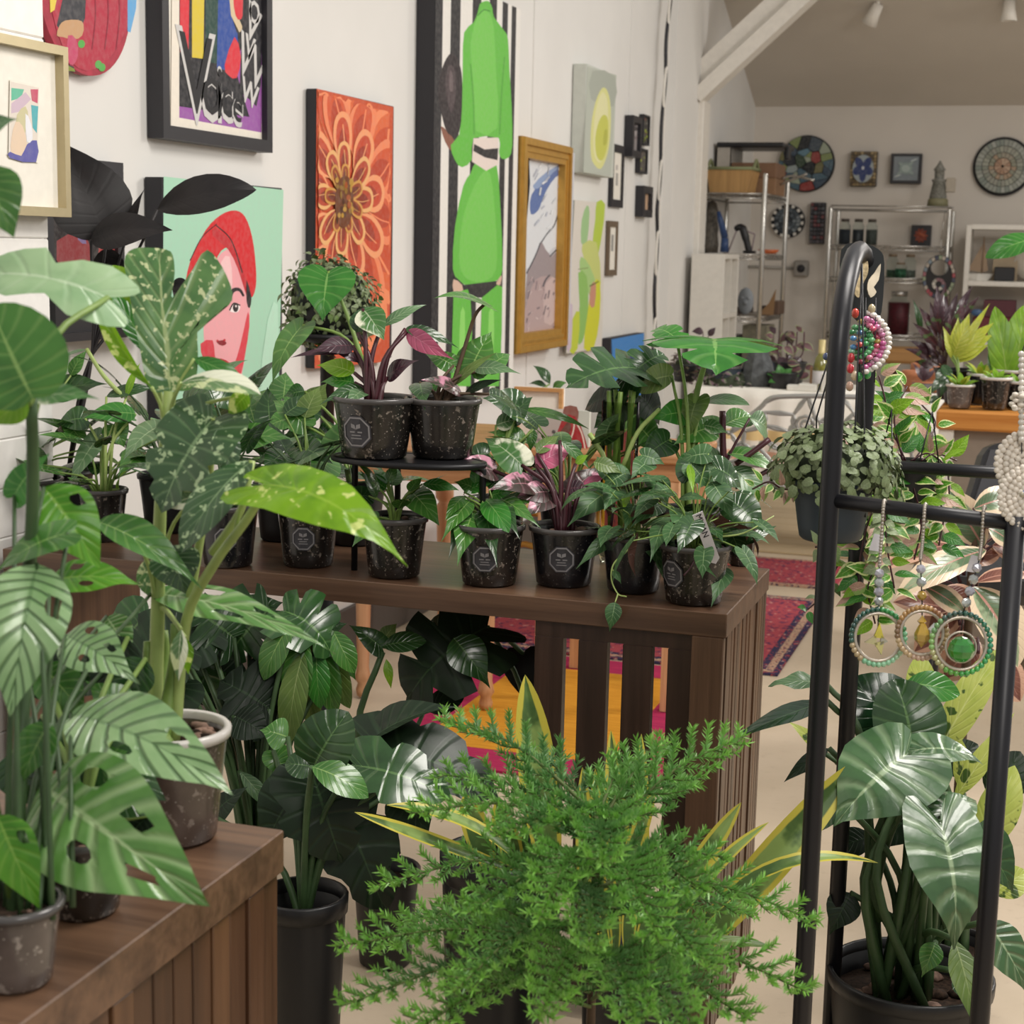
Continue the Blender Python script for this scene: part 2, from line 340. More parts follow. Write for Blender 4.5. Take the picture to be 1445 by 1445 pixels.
# ------------------------------------------------------------------ slatted display tables
M_W = {a: wood('dark_walnut_laminate_' + a, '#483327', '#80614a', a.upper(), 1.0, .34) for a in 'xyz'}
M_SLAT = wood('shaded_walnut_slat', '#2a1d16', '#49342a', 'Z', 1.0, .34)  # same walnut, darkened in its colour for the shade on the front grille
M_STV = [wood('stave_%d' % i, d_, l_, 'Z', 1.0, .32) for i, (d_, l_) in enumerate([('#3c281b', '#64452f'), ('#553a27', '#7d5a3e'), ('#4a3020', '#70503a'), ('#2e1d14', '#4d3526'), ('#6d4a2f', '#9a7048')])]
M_GAP = flat('dark_joint', '#1a110c', .8)
def table(name, label, x0, x1, y0, y1, lip, slat_side, staves, seed):
    """solid top with an apron edge, a stave end panel on the right, and a slat grille at the front"""
    t = thing(name, label, 'table', ((x0 + x1) / 2, (y0 + y1) / 2, 0)); r = random.Random(seed)
    mb = MB().box((x0, y0, TT - lip), (x1, y1, TT), bev=.0015); mb.build('tabletop', M_W['x'], t)
    # right end panel: backing plus vertical staves with dark joints
    e = MB().box((x1 - .045, y0 + .004, 0), (x1 - .009, y1 - .004, TT - lip)).build('end_panel', M_GAP, t)
    y = y0 + .002; n = staves; wd = (y1 - y0 - .004) / n
    for i in range(n):
        pr = r.choice((.0, .0015, .003)); z = 0.0; cuts = [0.0, TT - lip - .002]
        MB().box((x1 - .012, y + .0015, 0), (x1 - .006 + pr, y + wd - .0015, TT - lip - .002), bev=.0012).build('plank', r.choice(M_STV[:3] if staves > 14 else M_STV), e); y += wd
    MB().box((x1 - .06, y0, 0), (x1 - .004, y0 + .02, TT - lip), bev=.002).build('front_stile', M_W['z'], t)
    # left end panel
    MB().box((x0, y0, 0), (x0 + .045, y1, TT - lip), bev=.002).build('end_panel', M_W['z'], t)
    if slat_side:
        xs, n, sw, gap, ztop = slat_side; g = MB()
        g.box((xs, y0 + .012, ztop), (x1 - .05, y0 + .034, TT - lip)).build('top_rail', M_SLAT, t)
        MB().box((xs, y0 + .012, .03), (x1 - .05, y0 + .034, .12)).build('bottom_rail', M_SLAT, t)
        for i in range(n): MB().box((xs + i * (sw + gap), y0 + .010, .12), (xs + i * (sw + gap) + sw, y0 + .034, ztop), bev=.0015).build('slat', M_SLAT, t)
    return t
fr = atH(1018, 866, TT); br = atH(1095, 803, TT); t2 = atH(401, 1171, TT)
T1x, T1y0, T1y1 = fr[0] + .01, fr[1], br[1]; T2x, T2y = t2[0], t2[1]
xa = atY(757, 900, T1y0 + .02); zt = atY(860, 905, T1y0 + .02)[2]
span = (T1x - .05) - xa[0]
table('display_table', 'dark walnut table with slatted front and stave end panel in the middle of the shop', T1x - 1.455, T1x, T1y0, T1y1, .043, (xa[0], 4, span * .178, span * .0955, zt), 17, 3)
table('display_table', 'brown butcher block table in the lower left corner, holding the tall marbled monstera', T2x - .75, T2x, T2y - .95, T2y, .046, None, 26, 5)
# ================================================================== PICTURES ON THE WALLS
M_ART = painted(); M_BLK = flat('black_frame_paint', '#26252a', .45); M_GOLD = flat('gilt_frame', '#c79a48', .38, .45, .06); M_CHAMP = flat('champagne_frame', '#b9ab88', .35, .5)
M_CANV = flat('canvas_edge', '#2b2a2e', .7); M_CANVL = flat('pale_canvas_edge', '#c9cdc4', .7); M_PAPER = flat('mat_board', '#ece7dc', .7)
class Art:
    """flat painting made of colour areas lying on one plane of the wall; px: outline in photograph pixels"""
    def __init__(s, plane): s.mb = MB(); s.pl = plane; s.k = 0
    def P(s, u, v, lift): return s.pl(u, v, lift)
    def a(s, h, px, sm=0):
        s.k += 1; pts = [s.P(u, v, .00005 * s.k) for u, v in px]
        if sm: pts = smooth_loop(pts, sm)
        s.mb.poly(pts, 0, lin(h)); return s
    def line(s, h, px, wpx, n=6):
        s.k += 1; pts = curve([V(u, v, 0) for u, v in px], n) if len(px) > 2 else [V(*p, 0) for p in px]; m = len(pts); L, R = [], []
        for i, p in enumerate(pts):
            t = unit(pts[min(i + 1, m - 1)] - pts[max(i - 1, 0)]); q = V(-t[1], t[0], 0); ww = .5 * (wpx[0] + (wpx[1] - wpx[0]) * i / (m - 1)) if hasattr(wpx, '__len__') else wpx * .5
            L.append(p + q * ww); R.append(p - q * ww)
        W = lambda p: s.P(p[0], p[1], .00005 * s.k)
        for i in range(m - 1): s.mb.add([W(L[i]), W(L[i + 1]), W(R[i + 1]), W(R[i])], [(0, 1, 2, 3)], 0, lin(h))
        return s
    def disc(s, h, u, v, ru, rv, n=16): return s.a(h, [(u + ru * math.cos(2 * math.pi * i / n), v + rv * math.sin(2 * math.pi * i / n)) for i in range(n)])
def xplane(x): return lambda u, v, l: atX(u, v, x + l)
def yplane(y): return lambda u, v, l: atY(u, v, y - l)
def wallrect(u0, u1, vt0, vt1, vb0, x):
    """y0, y1, z0, z1 of a rectangle on plane x from its corners in the photograph"""
    a, b, c = atX(u0, vt0, x), atX(u1, vt1, x), atX(u0, vb0, x); return a[1], b[1], c[2], (a[2] + b[2]) / 2
def canvas(name, label, cat, y0, y1, z0, z1, x0, dep, side, frame=0.0, fmat=None, matboard=0.0, group=None):
    t = thing(name, label, cat, (x0 + dep, (y0 + y1) / 2, (z0 + z1) / 2), group)
    if frame <= 0: MB().box((x0, y0, z0), (x0 + dep, y1, z1), bev=.002).build('canvas', side, t)
    else:
        MB().box((x0, y0 + frame * .4, z0 + frame * .4), (x0 + dep * .55, y1 - frame * .4, z1 - frame * .4)).build('backing', side, t)
        for nm, q in (('a', ((y0, z0), (y1, z0), (y1 - frame, z0 + frame), (y0 + frame, z0 + frame))), ('b', ((y1, z1), (y0, z1), (y0 + frame, z1 - frame), (y1 - frame, z1 - frame))),
                      ('c', ((y0, z1), (y0, z0), (y0 + frame, z0 + frame), (y0 + frame, z1 - frame))), ('d', ((y1, z0), (y1, z1), (y1 - frame, z1 - frame), (y1 - frame, z0 + frame)))):
            mb = MB(); o_, i_ = q[:2], q[2:]
            mb.prism([V(x0, y, z) for y, z in q], (dep, 0, 0))
            if frame > .05:                       # stepped moulding
                Q = [V(x0 + dep, y, z) for y, z in q]; lp = lambda a, b, k: Q[a] + (Q[b] - Q[a]) * k
                mb.prism([lp(0, 3, .06), lp(1, 2, .06), lp(1, 2, .38), lp(0, 3, .38)], (.012, 0, 0)); mb.prism([lp(0, 3, .55), lp(1, 2, .55), lp(1, 2, .70), lp(0, 3, .70)], (.006, 0, 0))
            mb.build('frame_side', fmat, t)
    return t
# ---- orange flower canvas
x = WX + .04; y0, y1, z0, z1 = wallrect(447, 556, 124, 151, 520, x)
t = canvas('flower_canvas', 'tall canvas print of a glowing orange flower close up on the gallery wall', 'painting', y0, y1, z0, z1, WX + .004, .036, M_CANV)
A = Art(xplane(x + .001)); A.a('#c9532f', [(447, 125), (555, 151), (549, 510), (444, 520)])
fc = (486, 280); r = random.Random(4)
def petal(ang, r0, r1, wd, c1, c2, c3):
    e = lambda d, o: (fc[0] + (d * math.cos(ang) - o * math.sin(ang)) * .62, fc[1] + (d * math.sin(ang) + o * math.cos(ang)) * 1.25)
    cl = lambda p: (min(max(p[0], 450), 549), min(max(p[1], 133 + .245 * (p[0] - 447)), 508))
    A.a(c1, [cl(e(*q)) for q in ((r0, 0), (r0 + (r1 - r0) * .4, wd), (r1 * .9, wd * .9), (r1, 0), (r1 * .9, -wd * .9), (r0 + (r1 - r0) * .4, -wd))], 3)
    A.a(c2, [cl(e(*q)) for q in ((r0, 0), (r0 + (r1 - r0) * .4, wd * .72), (r1 * .85, wd * .6), (r1 * .93, 0), (r1 * .85, -wd * .6), (r0 + (r1 - r0) * .4, -wd * .72))], 3)
    A.a(c3, [cl(e(*q)) for q in ((r0, 0), (r0 + (r1 - r0) * .35, wd * .5), (r1 * .72, wd * .36), (r1 * .80, 0), (r1 * .72, -wd * .36), (r0 + (r1 - r0) * .35, -wd * .5))], 3)
    A.line(c1, [cl(e(r0 + 4, wd * .1)), cl(e(r1 * .6, wd * .2)), cl(e(r1 * .85, wd * .05))], max(.8, wd * .07))
for ring, (n, ra, rb, wd, cs) in enumerate([(10, 60, 190, 42, ('#f08f62', '#dd6a3e', '#c9502e')), (9, 50, 140, 28, ('#ee8a60', '#d25a36', '#b8452a')), (9, 36, 100, 20, ('#f0a070', '#c44a2e', '#a03a26')), (8, 20, 70, 14, ('#eab274', '#b5452c', '#8a3222')), (7, 8, 42, 9, ('#d0984a', '#96401f', '#6d2c18'))]):
    for i in range(n): petal(2 * math.pi * (i + .37 * ring + r.uniform(-.15, .15)) / n, ra, rb * r.uniform(.88, 1.08), wd, *cs)
A.a('#6b3a1c', [(478, 255), (492, 250), (499, 280), (493, 315), (480, 320), (473, 290)], 3)
for i in range(26): A.disc(r.choice(['#8d6a24', '#4d2a14', '#a0501f', '#b98f38']), r.uniform(475, 497), r.uniform(252, 318), r.uniform(1.5, 3.4), r.uniform(3, 6), 7)
A.mb.build('print', M_ART, t)
# ---- black framed graffiti poster
x = WX + .05; y0, y1, z0, z1 = wallrect(226, 384, -220, -265, 194, x); z0 = atX(226, 194, x)[2]; z1 = 2.75
t = canvas('framed_poster', 'black framed poster with graffiti lettering on a purple ground', 'poster', y0, y1, z0, z1, WX + .004, .046, M_PAPER, .034, M_BLK)
px_ = WX + .032; A = Art(xplane(px_)); A.a('#ece4d6', [(243, -60), (378, -60), (375, 205), (241, 186)]); A.a('#9a5aa6', [(253, -60), (372, -60), (369, 187), (253, 166)])
A.a('#222228', [(253, -60), (330, -60), (345, 60), (330, 90), (352, 165), (253, 150)])
A.a('#d8323f', [(254, -60), (268, -60), (266, 76), (254, 73)]); A.a('#d9c23c', [(271, -60), (289, -60), (287, 83), (271, 81)]); A.a('#24463e', [(290, -60), (309, -60), (306, 90), (290, 86)])
A.a('#2f4f9e', [(309, -60), (330, -60), (336, 62), (322, 100), (306, 96)]); A.a('#1e1e22', [(322, -60), (352, -60), (342, 46), (334, 46), (326, 20)]); A.a('#d8c4a0', [(318, -60), (326, -60), (332, 14), (343, 40), (338, 46), (326, 22)])
A.a('#d8323f', [(330, -30), (345, -30), (344, 18), (336, 28), (330, 10)], 2); A.a('#d8323f', [(331, 52), (340, 80), (334, 110), (322, 106), (317, 92)], 2)
A.a('#26252b', [(345, -60), (372, -60), (368, 120), (362, 150), (352, 140), (338, 130), (341, 60)])
A.mb.build('print', M_ART, t)
M_INKW = flat('grey_lettering_ink', '#cfcdcb', .6); M_INKK = flat('black_lettering_ink', '#1d1c20', .6)
base = atX(300, 132, px_ + .0017); up = unit(atX(300, 100, px_) - atX(300, 150, px_)); al = V(0, 1, .0)
for ch, uu, vv, sz, rz in (('V', 277, 117, .36, .0), ('o', 299, 131, .26, .03), ('i', 310, 136, .24, 0), ('c', 320, 142, .20, 0), ('e', 336, 152, .17, -.3)):
    p = atX(uu, vv, px_ + .0015); q = V(0, math.cos(rz), math.sin(rz)); uq = V(0, -math.sin(rz), math.cos(rz))
    text_part(ch, sz, p, q, uq, M_INKW, t); text_part(ch, sz * .82, p + V(.0007, 0, sz * .03), q, uq, M_INKK, t)
for ch, uu, vv, sz, rz in (('V', 356, 36, .15, -.4), ('v', 353, 62, .15, -.2), ('W', 355, 92, .17, -.35), ('w', 353, 126, .15, -.25), ('o', 359, 12, .14, 0)):
    p = atX(uu, vv, px_ + .0015); q = V(0, math.cos(rz), math.sin(rz)); uq = V(0, -math.sin(rz), math.cos(rz)); text_part(ch, sz, p, q, uq, M_INKW, t)
# ---- round painting
x = WX + .03; c = atX(122, -14, x); R_ = atX(122, 106, x)[2]; R_ = c[2] - R_
t = thing('round_painting', 'round painting of a figure in a crimson coat above the dark red poster', 'painting', c)
mb = MB().lathe([(0, -.02), (R_, -.02), (R_, 0), (0, 0)], c, 48, axis=(1, 0, 0), smooth=False); mb.build('canvas', flat('crimson_paint', '#b03045', .6, 0, .15), t)
A = Art(xplane(x + .001)); A.a('#b03045', [(68, -20), (90, 70), (122, 100), (160, 75), (188, 10), (180, -60), (90, -70)], 3); A.a('#3a3a40', [(100, -40), (123, -40), (120, 26), (112, 44), (86, 44), (80, 36), (88, 0)], 0); A.a('#c39a72', [(84, 36), (92, 29), (110, 28), (118, 34), (116, 50), (104, 56), (88, 52), (80, 50)], 2)
A.a('#66a6d8', [(180, -40), (194, -30), (192, 12), (184, 46), (180, 44)]); A.a('#e0c84e', [(70, -20), (84, -20), (77, 14), (71, 18)]); A.a('#c0486a', [(96, 50), (108, 56), (110, 78), (103, 92), (95, 84)], 2)
A.a('#2c2c30', [(92, 90), (104, 94), (106, 102), (94, 100)]); A.a('#7d8a3c', [(95, 92), (105, 97), (106, 101), (96, 100)])
for u, v in ((115, 62), (139, 91), (144, 95)): A.disc('#58a84e', u, v, 5, 6, 10)
for u in (132, 150, 166): A.line('#8f2438', [(u, -30), (u + 3, 20), (u - 2, 70)], 1.6)
A.mb.build('print', M_ART, t)
# ---- dark red poster behind the plants
x = WX + .03; y0, y1, z0, z1 = wallrect(96, 172, 222, 230, 470, x); y0 -= .10
t = canvas('dark_poster', 'dark framed picture with red shapes low on the wall behind the foreground plants', 'painting', y0, y1, z0, z1, WX + .004, .03, M_BLK, .03, M_BLK)
A = Art(xplane(WX + .024)); A.a('#211a1c', [(72, 228), (169, 236), (169, 462), (72, 462)]); A.a('#c94a44', [(154, 270), (168, 243), (170, 262), (162, 272)], 2); A.a('#cc4a44', [(88, 283), (102, 296), (112, 315), (106, 324), (95, 314)], 2)
A.a('#8b3136', [(80, 340), (120, 330), (130, 380), (90, 390)], 2); A.a('#7a6a94', [(108, 312), (116, 322), (122, 344), (110, 338)], 2); A.a('#a03c3c', [(140, 345), (165, 342), (160, 375), (142, 378)], 2); A.a('#6d5a46', [(90, 400), (150, 400), (150, 440), (90, 445)], 2)
A.mb.build('print', M_ART, t)
# ---- screen below
x = WX + .05; y0, y1, z0, z1 = wallrect(72, 206, 396, 394, 484, x)
t = canvas('wall_screen', 'black wall screen partly hidden under the dark red poster', 'screen', y0, y1, z0, z1, WX + .03, .03, M_BLK, .02, M_BLK)
MB().box((WX + .004, y0 + .1, z0 + .05), (WX + .03, y1 - .1, z1 - .05)).build('bracket', M_BLK, t)
# ---- mint canvas with a woman in a red head scarf
x = WX + .06; y0, y1, z0, z1 = wallrect(231, 400, 248, 267, 606, x); y1 = atX(400, 267, x)[1]
t = canvas('portrait_canvas', 'mint green canvas portrait of a face under a red head scarf', 'painting', y0, y1, z0, z1, WX + .004, .052, M_CANV)
xx = WX + .057; A = Art(xplane(xx)); A.a('#a9d8bd', [(231, 249), (400, 268), (393, 562), (229, 600)])
A.a('#d3272f', [(262, 405), (268, 370), (290, 325), (312, 303), (332, 297), (346, 306), (356, 335), (361, 375), (361, 405), (354, 420), (346, 395), (330, 352), (312, 354), (300, 380), (285, 400), (270, 410)], 3)
A.a('#f0a9b0', [(300, 380), (312, 357), (330, 352), (340, 380), (347, 405), (353, 425), (352, 450), (350, 475), (346, 500), (341, 530), (332, 548), (320, 565), (302, 540), (290, 500), (287, 450), (292, 410)], 2)
A.a('#f6c9cb', [(312, 370), (324, 362), (328, 400), (322, 420), (310, 410)], 2); A.a('#d9414f', [(283, 485), (300, 480), (303, 500), (308, 520), (322, 527), (334, 505), (343, 470), (350, 440), (352, 460), (346, 500), (340, 528), (330, 548), (316, 545), (300, 530), (288, 510)], 2)
A.a('#c22a33', [(304, 322), (330, 345), (344, 385), (352, 415), (348, 418), (336, 380), (322, 352), (300, 332)], 2); A.line('#2a1c20', [(305, 318), (322, 333), (331, 350), (342, 385)], 1.6); A.line('#2a1c20', [(268, 368), (285, 335), (306, 316)], 1.2)
A.a('#231a1e', [(348, 395), (355, 420), (352, 435), (348, 425)], 2); A.line('#231a1e', [(320, 422), (329, 410), (338, 409), (344, 418)], (7, 3)); A.a('#fbeeee', [(324, 438), (331, 428), (339, 432), (336, 440), (329, 441)], 2); A.disc('#231a1e', 332.5, 434, 4, 6.5, 12); A.disc('#fbeeee', 333, 432, 1.2, 1.6, 8); A.line('#231a1e', [(324, 438), (330, 428), (339, 431)], 1.8)
A.a('#231a1e', [(245, 402), (258, 399), (266, 402), (262, 420), (246, 420)], 2); A.line('#c42c3a', [(306, 480), (311, 484), (318, 479)], 3); A.a('#8d1f2c', [(306, 483), (313, 480), (320, 484), (314, 488)], 2); A.a('#b81f30', [(304, 510), (312, 506), (324, 512), (318, 519), (308, 518)], 2)
A.a('#d8636c', [(302, 538), (318, 560), (330, 552), (345, 575), (338, 575), (296, 580)], 2); A.a('#b9e3cb', [(378, 450), (392, 430), (390, 555), (366, 560)], 2); A.mb.build('print', M_ART, t)
# ---- green suit canvas
x = WX + .075; y0, y1, z0, z1 = wallrect(599, 729, -60, 10, 575, x); z1 = atX(729, 11, x)[2]; y0 = atX(612, 200, x)[1]; y1 = atX(731, 200, x)[1]
t = canvas('figure_canvas', 'tall striped canvas of a figure in a lime green suit holding a dark ball', 'painting', y0, y1, z0, z1, WX + .004, .07, M_CANV)
A = Art(xplane(x)); yy = lambda f, z: V(x + .00003, y0 + (y1 - y0) * f, z)
A.mb.poly([yy(0, z0), yy(1, z0), yy(1, z1), yy(0, z1)], 0, lin('#e9e6e0')); A.k = 3
for f0, f1 in ((.0, .075), (.16, .265), (.40, .50), (.60, .69), (.76, .83), (.88, .94)): A.mb.poly([yy(f0, z0) + V(.00006, 0, 0), yy(f1, z0) + V(.00006, 0, 0), yy(f1, z1) + V(.00006, 0, 0), yy(f0, z1) + V(.00006, 0, 0)], 0, lin('#28272b'))
A.a('#8a5a48', [(622, 178), (632, 186), (642, 200), (638, 214), (628, 200)], 2); A.a('#2c2428', [(636, 75), (646, 84), (652, 110), (652, 160), (646, 190), (632, 188), (624, 165), (618, 130), (624, 96)], 4); A.a('#4c4044', [(634, 92), (642, 100), (643, 135), (637, 160), (631, 140), (629, 112)], 3); A.a('#6d6062', [(635, 100), (639, 108), (639, 128), (634, 125)], 3)
G1, G2, G3 = '#66bd45', '#78c956', '#57a83c'
A.a(G1, [(683, 2), (690, 2), (695, 12), (697, 24), (712, 44), (717, 56), (719, 100), (722, 150), (723, 205), (718, 222), (708, 224), (704, 214), (704, 195), (668, 195), (666, 225), (652, 236), (642, 226), (636, 205), (648, 190), (652, 150), (653, 90), (655, 46), (668, 32), (674, 18), (677, 6)], 2)
A.a(G2, [(676, 18), (690, 18), (697, 40), (700, 100), (702, 180), (672, 185), (668, 120), (664, 60)], 2); A.line(G3, [(664, 90), (668, 140), (669, 190)], 2.2); A.line(G3, [(712, 80), (708, 130), (705, 190)], 2.2); A.line('#3f8a30', [(674, 22), (683, 14), (692, 16)], 1.5)
A.a(G1, [(672, 228), (686, 240), (700, 228), (706, 290), (709, 380), (700, 396), (680, 405), (662, 404), (648, 396), (639, 380), (642, 320), (654, 262), (664, 245)], 2); A.a(G2, [(676, 250), (692, 246), (700, 320), (700, 380), (680, 398), (655, 390), (648, 360), (655, 300)], 3)
A.a('#e8dad2', [(668, 195), (703, 194), (703, 232), (686, 241), (666, 228)]); A.a('#29282b', [(669, 203), (684, 211), (703, 209), (702, 226), (684, 222), (668, 213)])
A.a('#29282b', [(640, 388), (655, 402), (705, 396), (708, 386), (708, 420), (640, 420)]); A.a('#d8b8a4', [(640, 394), (652, 402), (652, 414), (640, 412)], 2); A.a('#d8b8a4', [(700, 400), (708, 388), (706, 402)], 2)
A.a(G1, [(640, 414), (660, 408), (664, 420), (666, 470), (664, 545), (636, 545)]); A.a(G1, [(680, 420), (702, 402), (709, 405), (708, 470), (704, 545), (676, 545)]); A.a('#8fd96a', [(650, 440), (656, 440), (655, 500), (648, 500)], 2); A.a('#8fd96a', [(690, 440), (697, 440), (696, 500), (689, 500)], 2)
A.mb.build('print', M_ART, t)
# ---- gilt framed landscape
x = WX + .10; y0, y1, z0, z1 = wallrect(741, 809, 191, 208, 499, x)
t = canvas('framed_painting', 'abstract blue and mauve landscape in a wide gold frame', 'painting', y0, y1, z0, z1, WX + .004, .085, M_BLK, .085, M_GOLD)
A = Art(xplane(WX + .056)); A.a('#c9cbd2', [(751, 205), (811, 216), (803, 480), (735, 482)]); A.a('#dcdfe3', [(752, 212), (806, 226), (800, 330), (780, 350), (742, 380), (748, 260)], 2); A.a('#5b72a8', [(750, 275), (770, 250), (790, 236), (806, 230), (805, 240), (784, 250), (768, 275), (760, 296), (749, 302)], 3); A.a('#8fa3c8', [(752, 262), (772, 242), (800, 228), (780, 244), (760, 266)], 2)
A.a('#9b8f92', [(744, 385), (760, 352), (764, 340), (770, 352), (778, 362), (796, 345), (799, 350), (795, 480), (735, 482)]); A.a('#b39d9d', [(748, 410), (764, 390), (790, 400), (788, 470), (738, 476)], 2); A.a('#c8b2b0', [(770, 400), (788, 395), (786, 450), (768, 455)], 2); A.line('#3a3c48', [(743, 386), (755, 362), (763, 342)], 1.6); A.line('#3a3c48', [(764, 342), (772, 330), (782, 318), (788, 300), (793, 288)], 1.6); A.line('#3a3c48', [(776, 362), (788, 350), (798, 344)], 1.8); A.line('#5a565e', [(766, 405), (770, 395), (776, 388)], 2.5)
r = random.Random(9)
for i in range(40): u, v = r.uniform(742, 794), r.uniform(392, 474); A.line(r.choice(['#7d7178', '#d6c6c4', '#8a7a80', '#c4aeb0']), [(u, v), (u + r.uniform(1, 4), v + r.uniform(-14, 8))], r.uniform(.8, 2))
for i in range(26): u, v = r.uniform(752, 800), r.uniform(225, 340); A.line(r.choice(['#eceef0', '#b9bdc9', '#d5d9de']), [(u, v), (u + r.uniform(2, 7), v + r.uniform(-12, -3))], r.uniform(1, 2.6))
A.mb.build('print', M_ART, t)
# ---- avocado canvas, lime figure canvas
x = WX + .07; y0, y1, z0, z1 = wallrect(828, 870, 92, 105, 244, x)
t = canvas('avocado_canvas', 'pale grey green canvas of a halved avocado above the lime figure canvas', 'painting', y0, y1, z0, z1, WX + .004, .066, M_CANVL)
A = Art(xplane(x + .001)); A.a('#b9bfb3', [(829, 94), (870, 106), (862, 248), (823, 243)]); A.a('#aab0a5', [(836, 100), (868, 108), (866, 150), (834, 140)], 2); A.a('#dcdc92', [(850, 124), (858, 130), (862, 155), (861, 195), (856, 222), (848, 238), (840, 234), (834, 220), (834, 180), (840, 145)], 3); A.a('#e4e2ae', [(850, 130), (857, 142), (858, 180), (854, 215), (846, 230), (838, 215), (838, 180), (842, 150)], 3); A.a('#c9cc5c', [(852, 162), (858, 170), (857, 205), (850, 226), (842, 220), (840, 195), (845, 172)], 3); A.a('#b5b84c', [(853, 184), (857, 184), (856, 202), (851, 204)], 2); A.mb.build('print', M_ART, t)
x = WX + .04; y0, y1, z0, z1 = wallrect(811, 855, 282, 288, 498, x)
t = canvas('figure_canvas', 'narrow canvas of tangled lime green limbs beside the gold frame', 'painting', y0, y1, z0, z1, WX + .004, .036, M_CANVL)
A = Art(xplane(x + .001)); A.a('#dcd6cc', [(811, 282), (855, 287), (849, 491), (799, 499)]); A.a('#9fc58c', [(828, 290), (832, 300), (828, 345), (820, 342), (821, 310)], 2); A.a('#b5cc45', [(842, 285), (854, 288), (848, 340), (842, 362), (836, 345), (840, 310)], 2); A.a('#c8d07a', [(822, 345), (842, 342), (848, 400), (838, 405), (824, 365)], 2); A.a('#a8cc80', [(820, 362), (832, 375), (842, 405), (838, 430), (826, 400), (818, 380)], 2)
A.a('#8fbf62', [(816, 385), (828, 390), (830, 440), (822, 482), (814, 480), (818, 430)], 2); A.a('#d2d42c', [(836, 402), (847, 398), (846, 450), (838, 490), (824, 492), (828, 450)], 2); A.a('#c3d03c', [(808, 450), (818, 440), (815, 492), (804, 496)], 2); A.a('#c98f78', [(834, 402), (841, 400), (839, 432), (832, 430)], 2); A.a('#cdbccb', [(802, 440), (808, 430), (806, 490), (800, 492)], 2); A.line('#5d6a30', [(832, 404), (845, 397)], 1.6); A.line('#7d8a50', [(816, 380), (830, 378)], 1.0); A.mb.build('print', M_ART, t)
# ---- small frames near the post
def smallframe(name, label, q, dep, fr_, face, dec, fm=None, cat='picture'):
    x = WX + dep; y0, y1, z0, z1 = wallrect(*q, x); t = canvas(name, label, cat, y0, y1, z0, z1, WX + .004, dep - .004, M_PAPER, fr_, fm or M_BLK)
    A = Art(xplane(WX + dep * .62)); f = fr_ * .7
    g = lambda a, b, l=0: V(WX + dep * .62 + l, y0 + (y1 - y0) * a, z0 + (z1 - z0) * b)
    A.mb.poly([g(.05, .03), g(.95, .03), g(.95, .97), g(.05, .97)], 0, lin(face)); rr = random.Random(len(label))
    for h, a0, b0, a1, b1 in dec: A.mb.poly([g(a0, b0, .001), g(a1, b0, .001), g(a1, b1, .001), g(a0, b1, .001)], 0, lin(h))
    A.mb.build('print', M_ART, t); return t
D = lambda n, cs, sd: [(random.Random(sd * 31 + i).choice(cs),) + tuple(sorted_box(random.Random(sd * 77 + i))) for i in range(n)]
def sorted_box(r): a, b = r.uniform(.1, .75), r.uniform(.08, .85); return a, b, a + r.uniform(.08, .2), b + r.uniform(.03, .12)
smallframe('picture_frame', 'tall thin black frame with a pale print beside the avocado canvas', (865, 882, 203, 206, 292), .02, .04, '#dfe0d8', [('#aaa7a2', .42, .35, .6, .55), ('#b9b2ad', .4, .6, .55, .68)])
smallframe('picture_frame', 'deep black shadow box frame with a grey photo near the post', (894, 907, 163, 166, 221), .05, .035, '#8f8888', D(14, ['#5d5658', '#b9b0b0', '#7a6a70', '#3f3a3c'], 3))
smallframe('small_canvas', 'small dark collage block behind the deep black shadow box', (909, 918, 161, 164, 204), .03, .012, '#4d4a44', D(14, ['#a3b53a', '#7a4a44', '#8f8a86', '#26252a'], 5), M_CANV)
smallframe('small_canvas', 'lower small dark collage block with a lime spot under the shadow box', (904, 915, 209, 211, 244), .03, .012, '#57524c', D(12, ['#b9cc3a', '#9a948e', '#3c3836', '#7d6a64'], 8), M_CANV)
smallframe('picture_frame', 'small thick black frame with a tan print, lowest beside the post', (909, 922, 262, 264, 306), .05, .04, '#c2a184', [('#a98466', .3, .1, .7, .25)])
smallframe('picture_frame', 'narrow thin brown frame hanging lowest of the small prints', (860, 873, 311, 313, 389), .02, .03, '#dfdbd2', [('#9a9894', .4, .45, .65, .75)], flat('brown_frame', '#6b5a48', .5))
# ---- blue canvas leaning low by the wall
x = WX + .05; y0, y1, z0, z1 = wallrect(862, 909, 478, 469, 640, x)
t = canvas('blue_canvas', 'deep edged blue canvas with a dark seal shape behind the monstera', 'painting', y0, y1, z0, z1, WX + .004, .046, M_CANV)
A = Art(xplane(x + .001)); A.a('#3f87cf', [(863, 479), (909, 470), (905, 625), (868, 640)]); A.a('#3b4a86', [(889, 495), (893, 492), (897, 500), (902, 560), (885, 560), (884, 510)], 2); A.a('#3462ae', [(874, 585), (906, 580), (905, 620), (870, 632)]); A.a('#c9705a', [(883, 556), (889, 552), (890, 575), (897, 585), (890, 590), (884, 580)], 2); A.mb.build('print', M_ART, t)
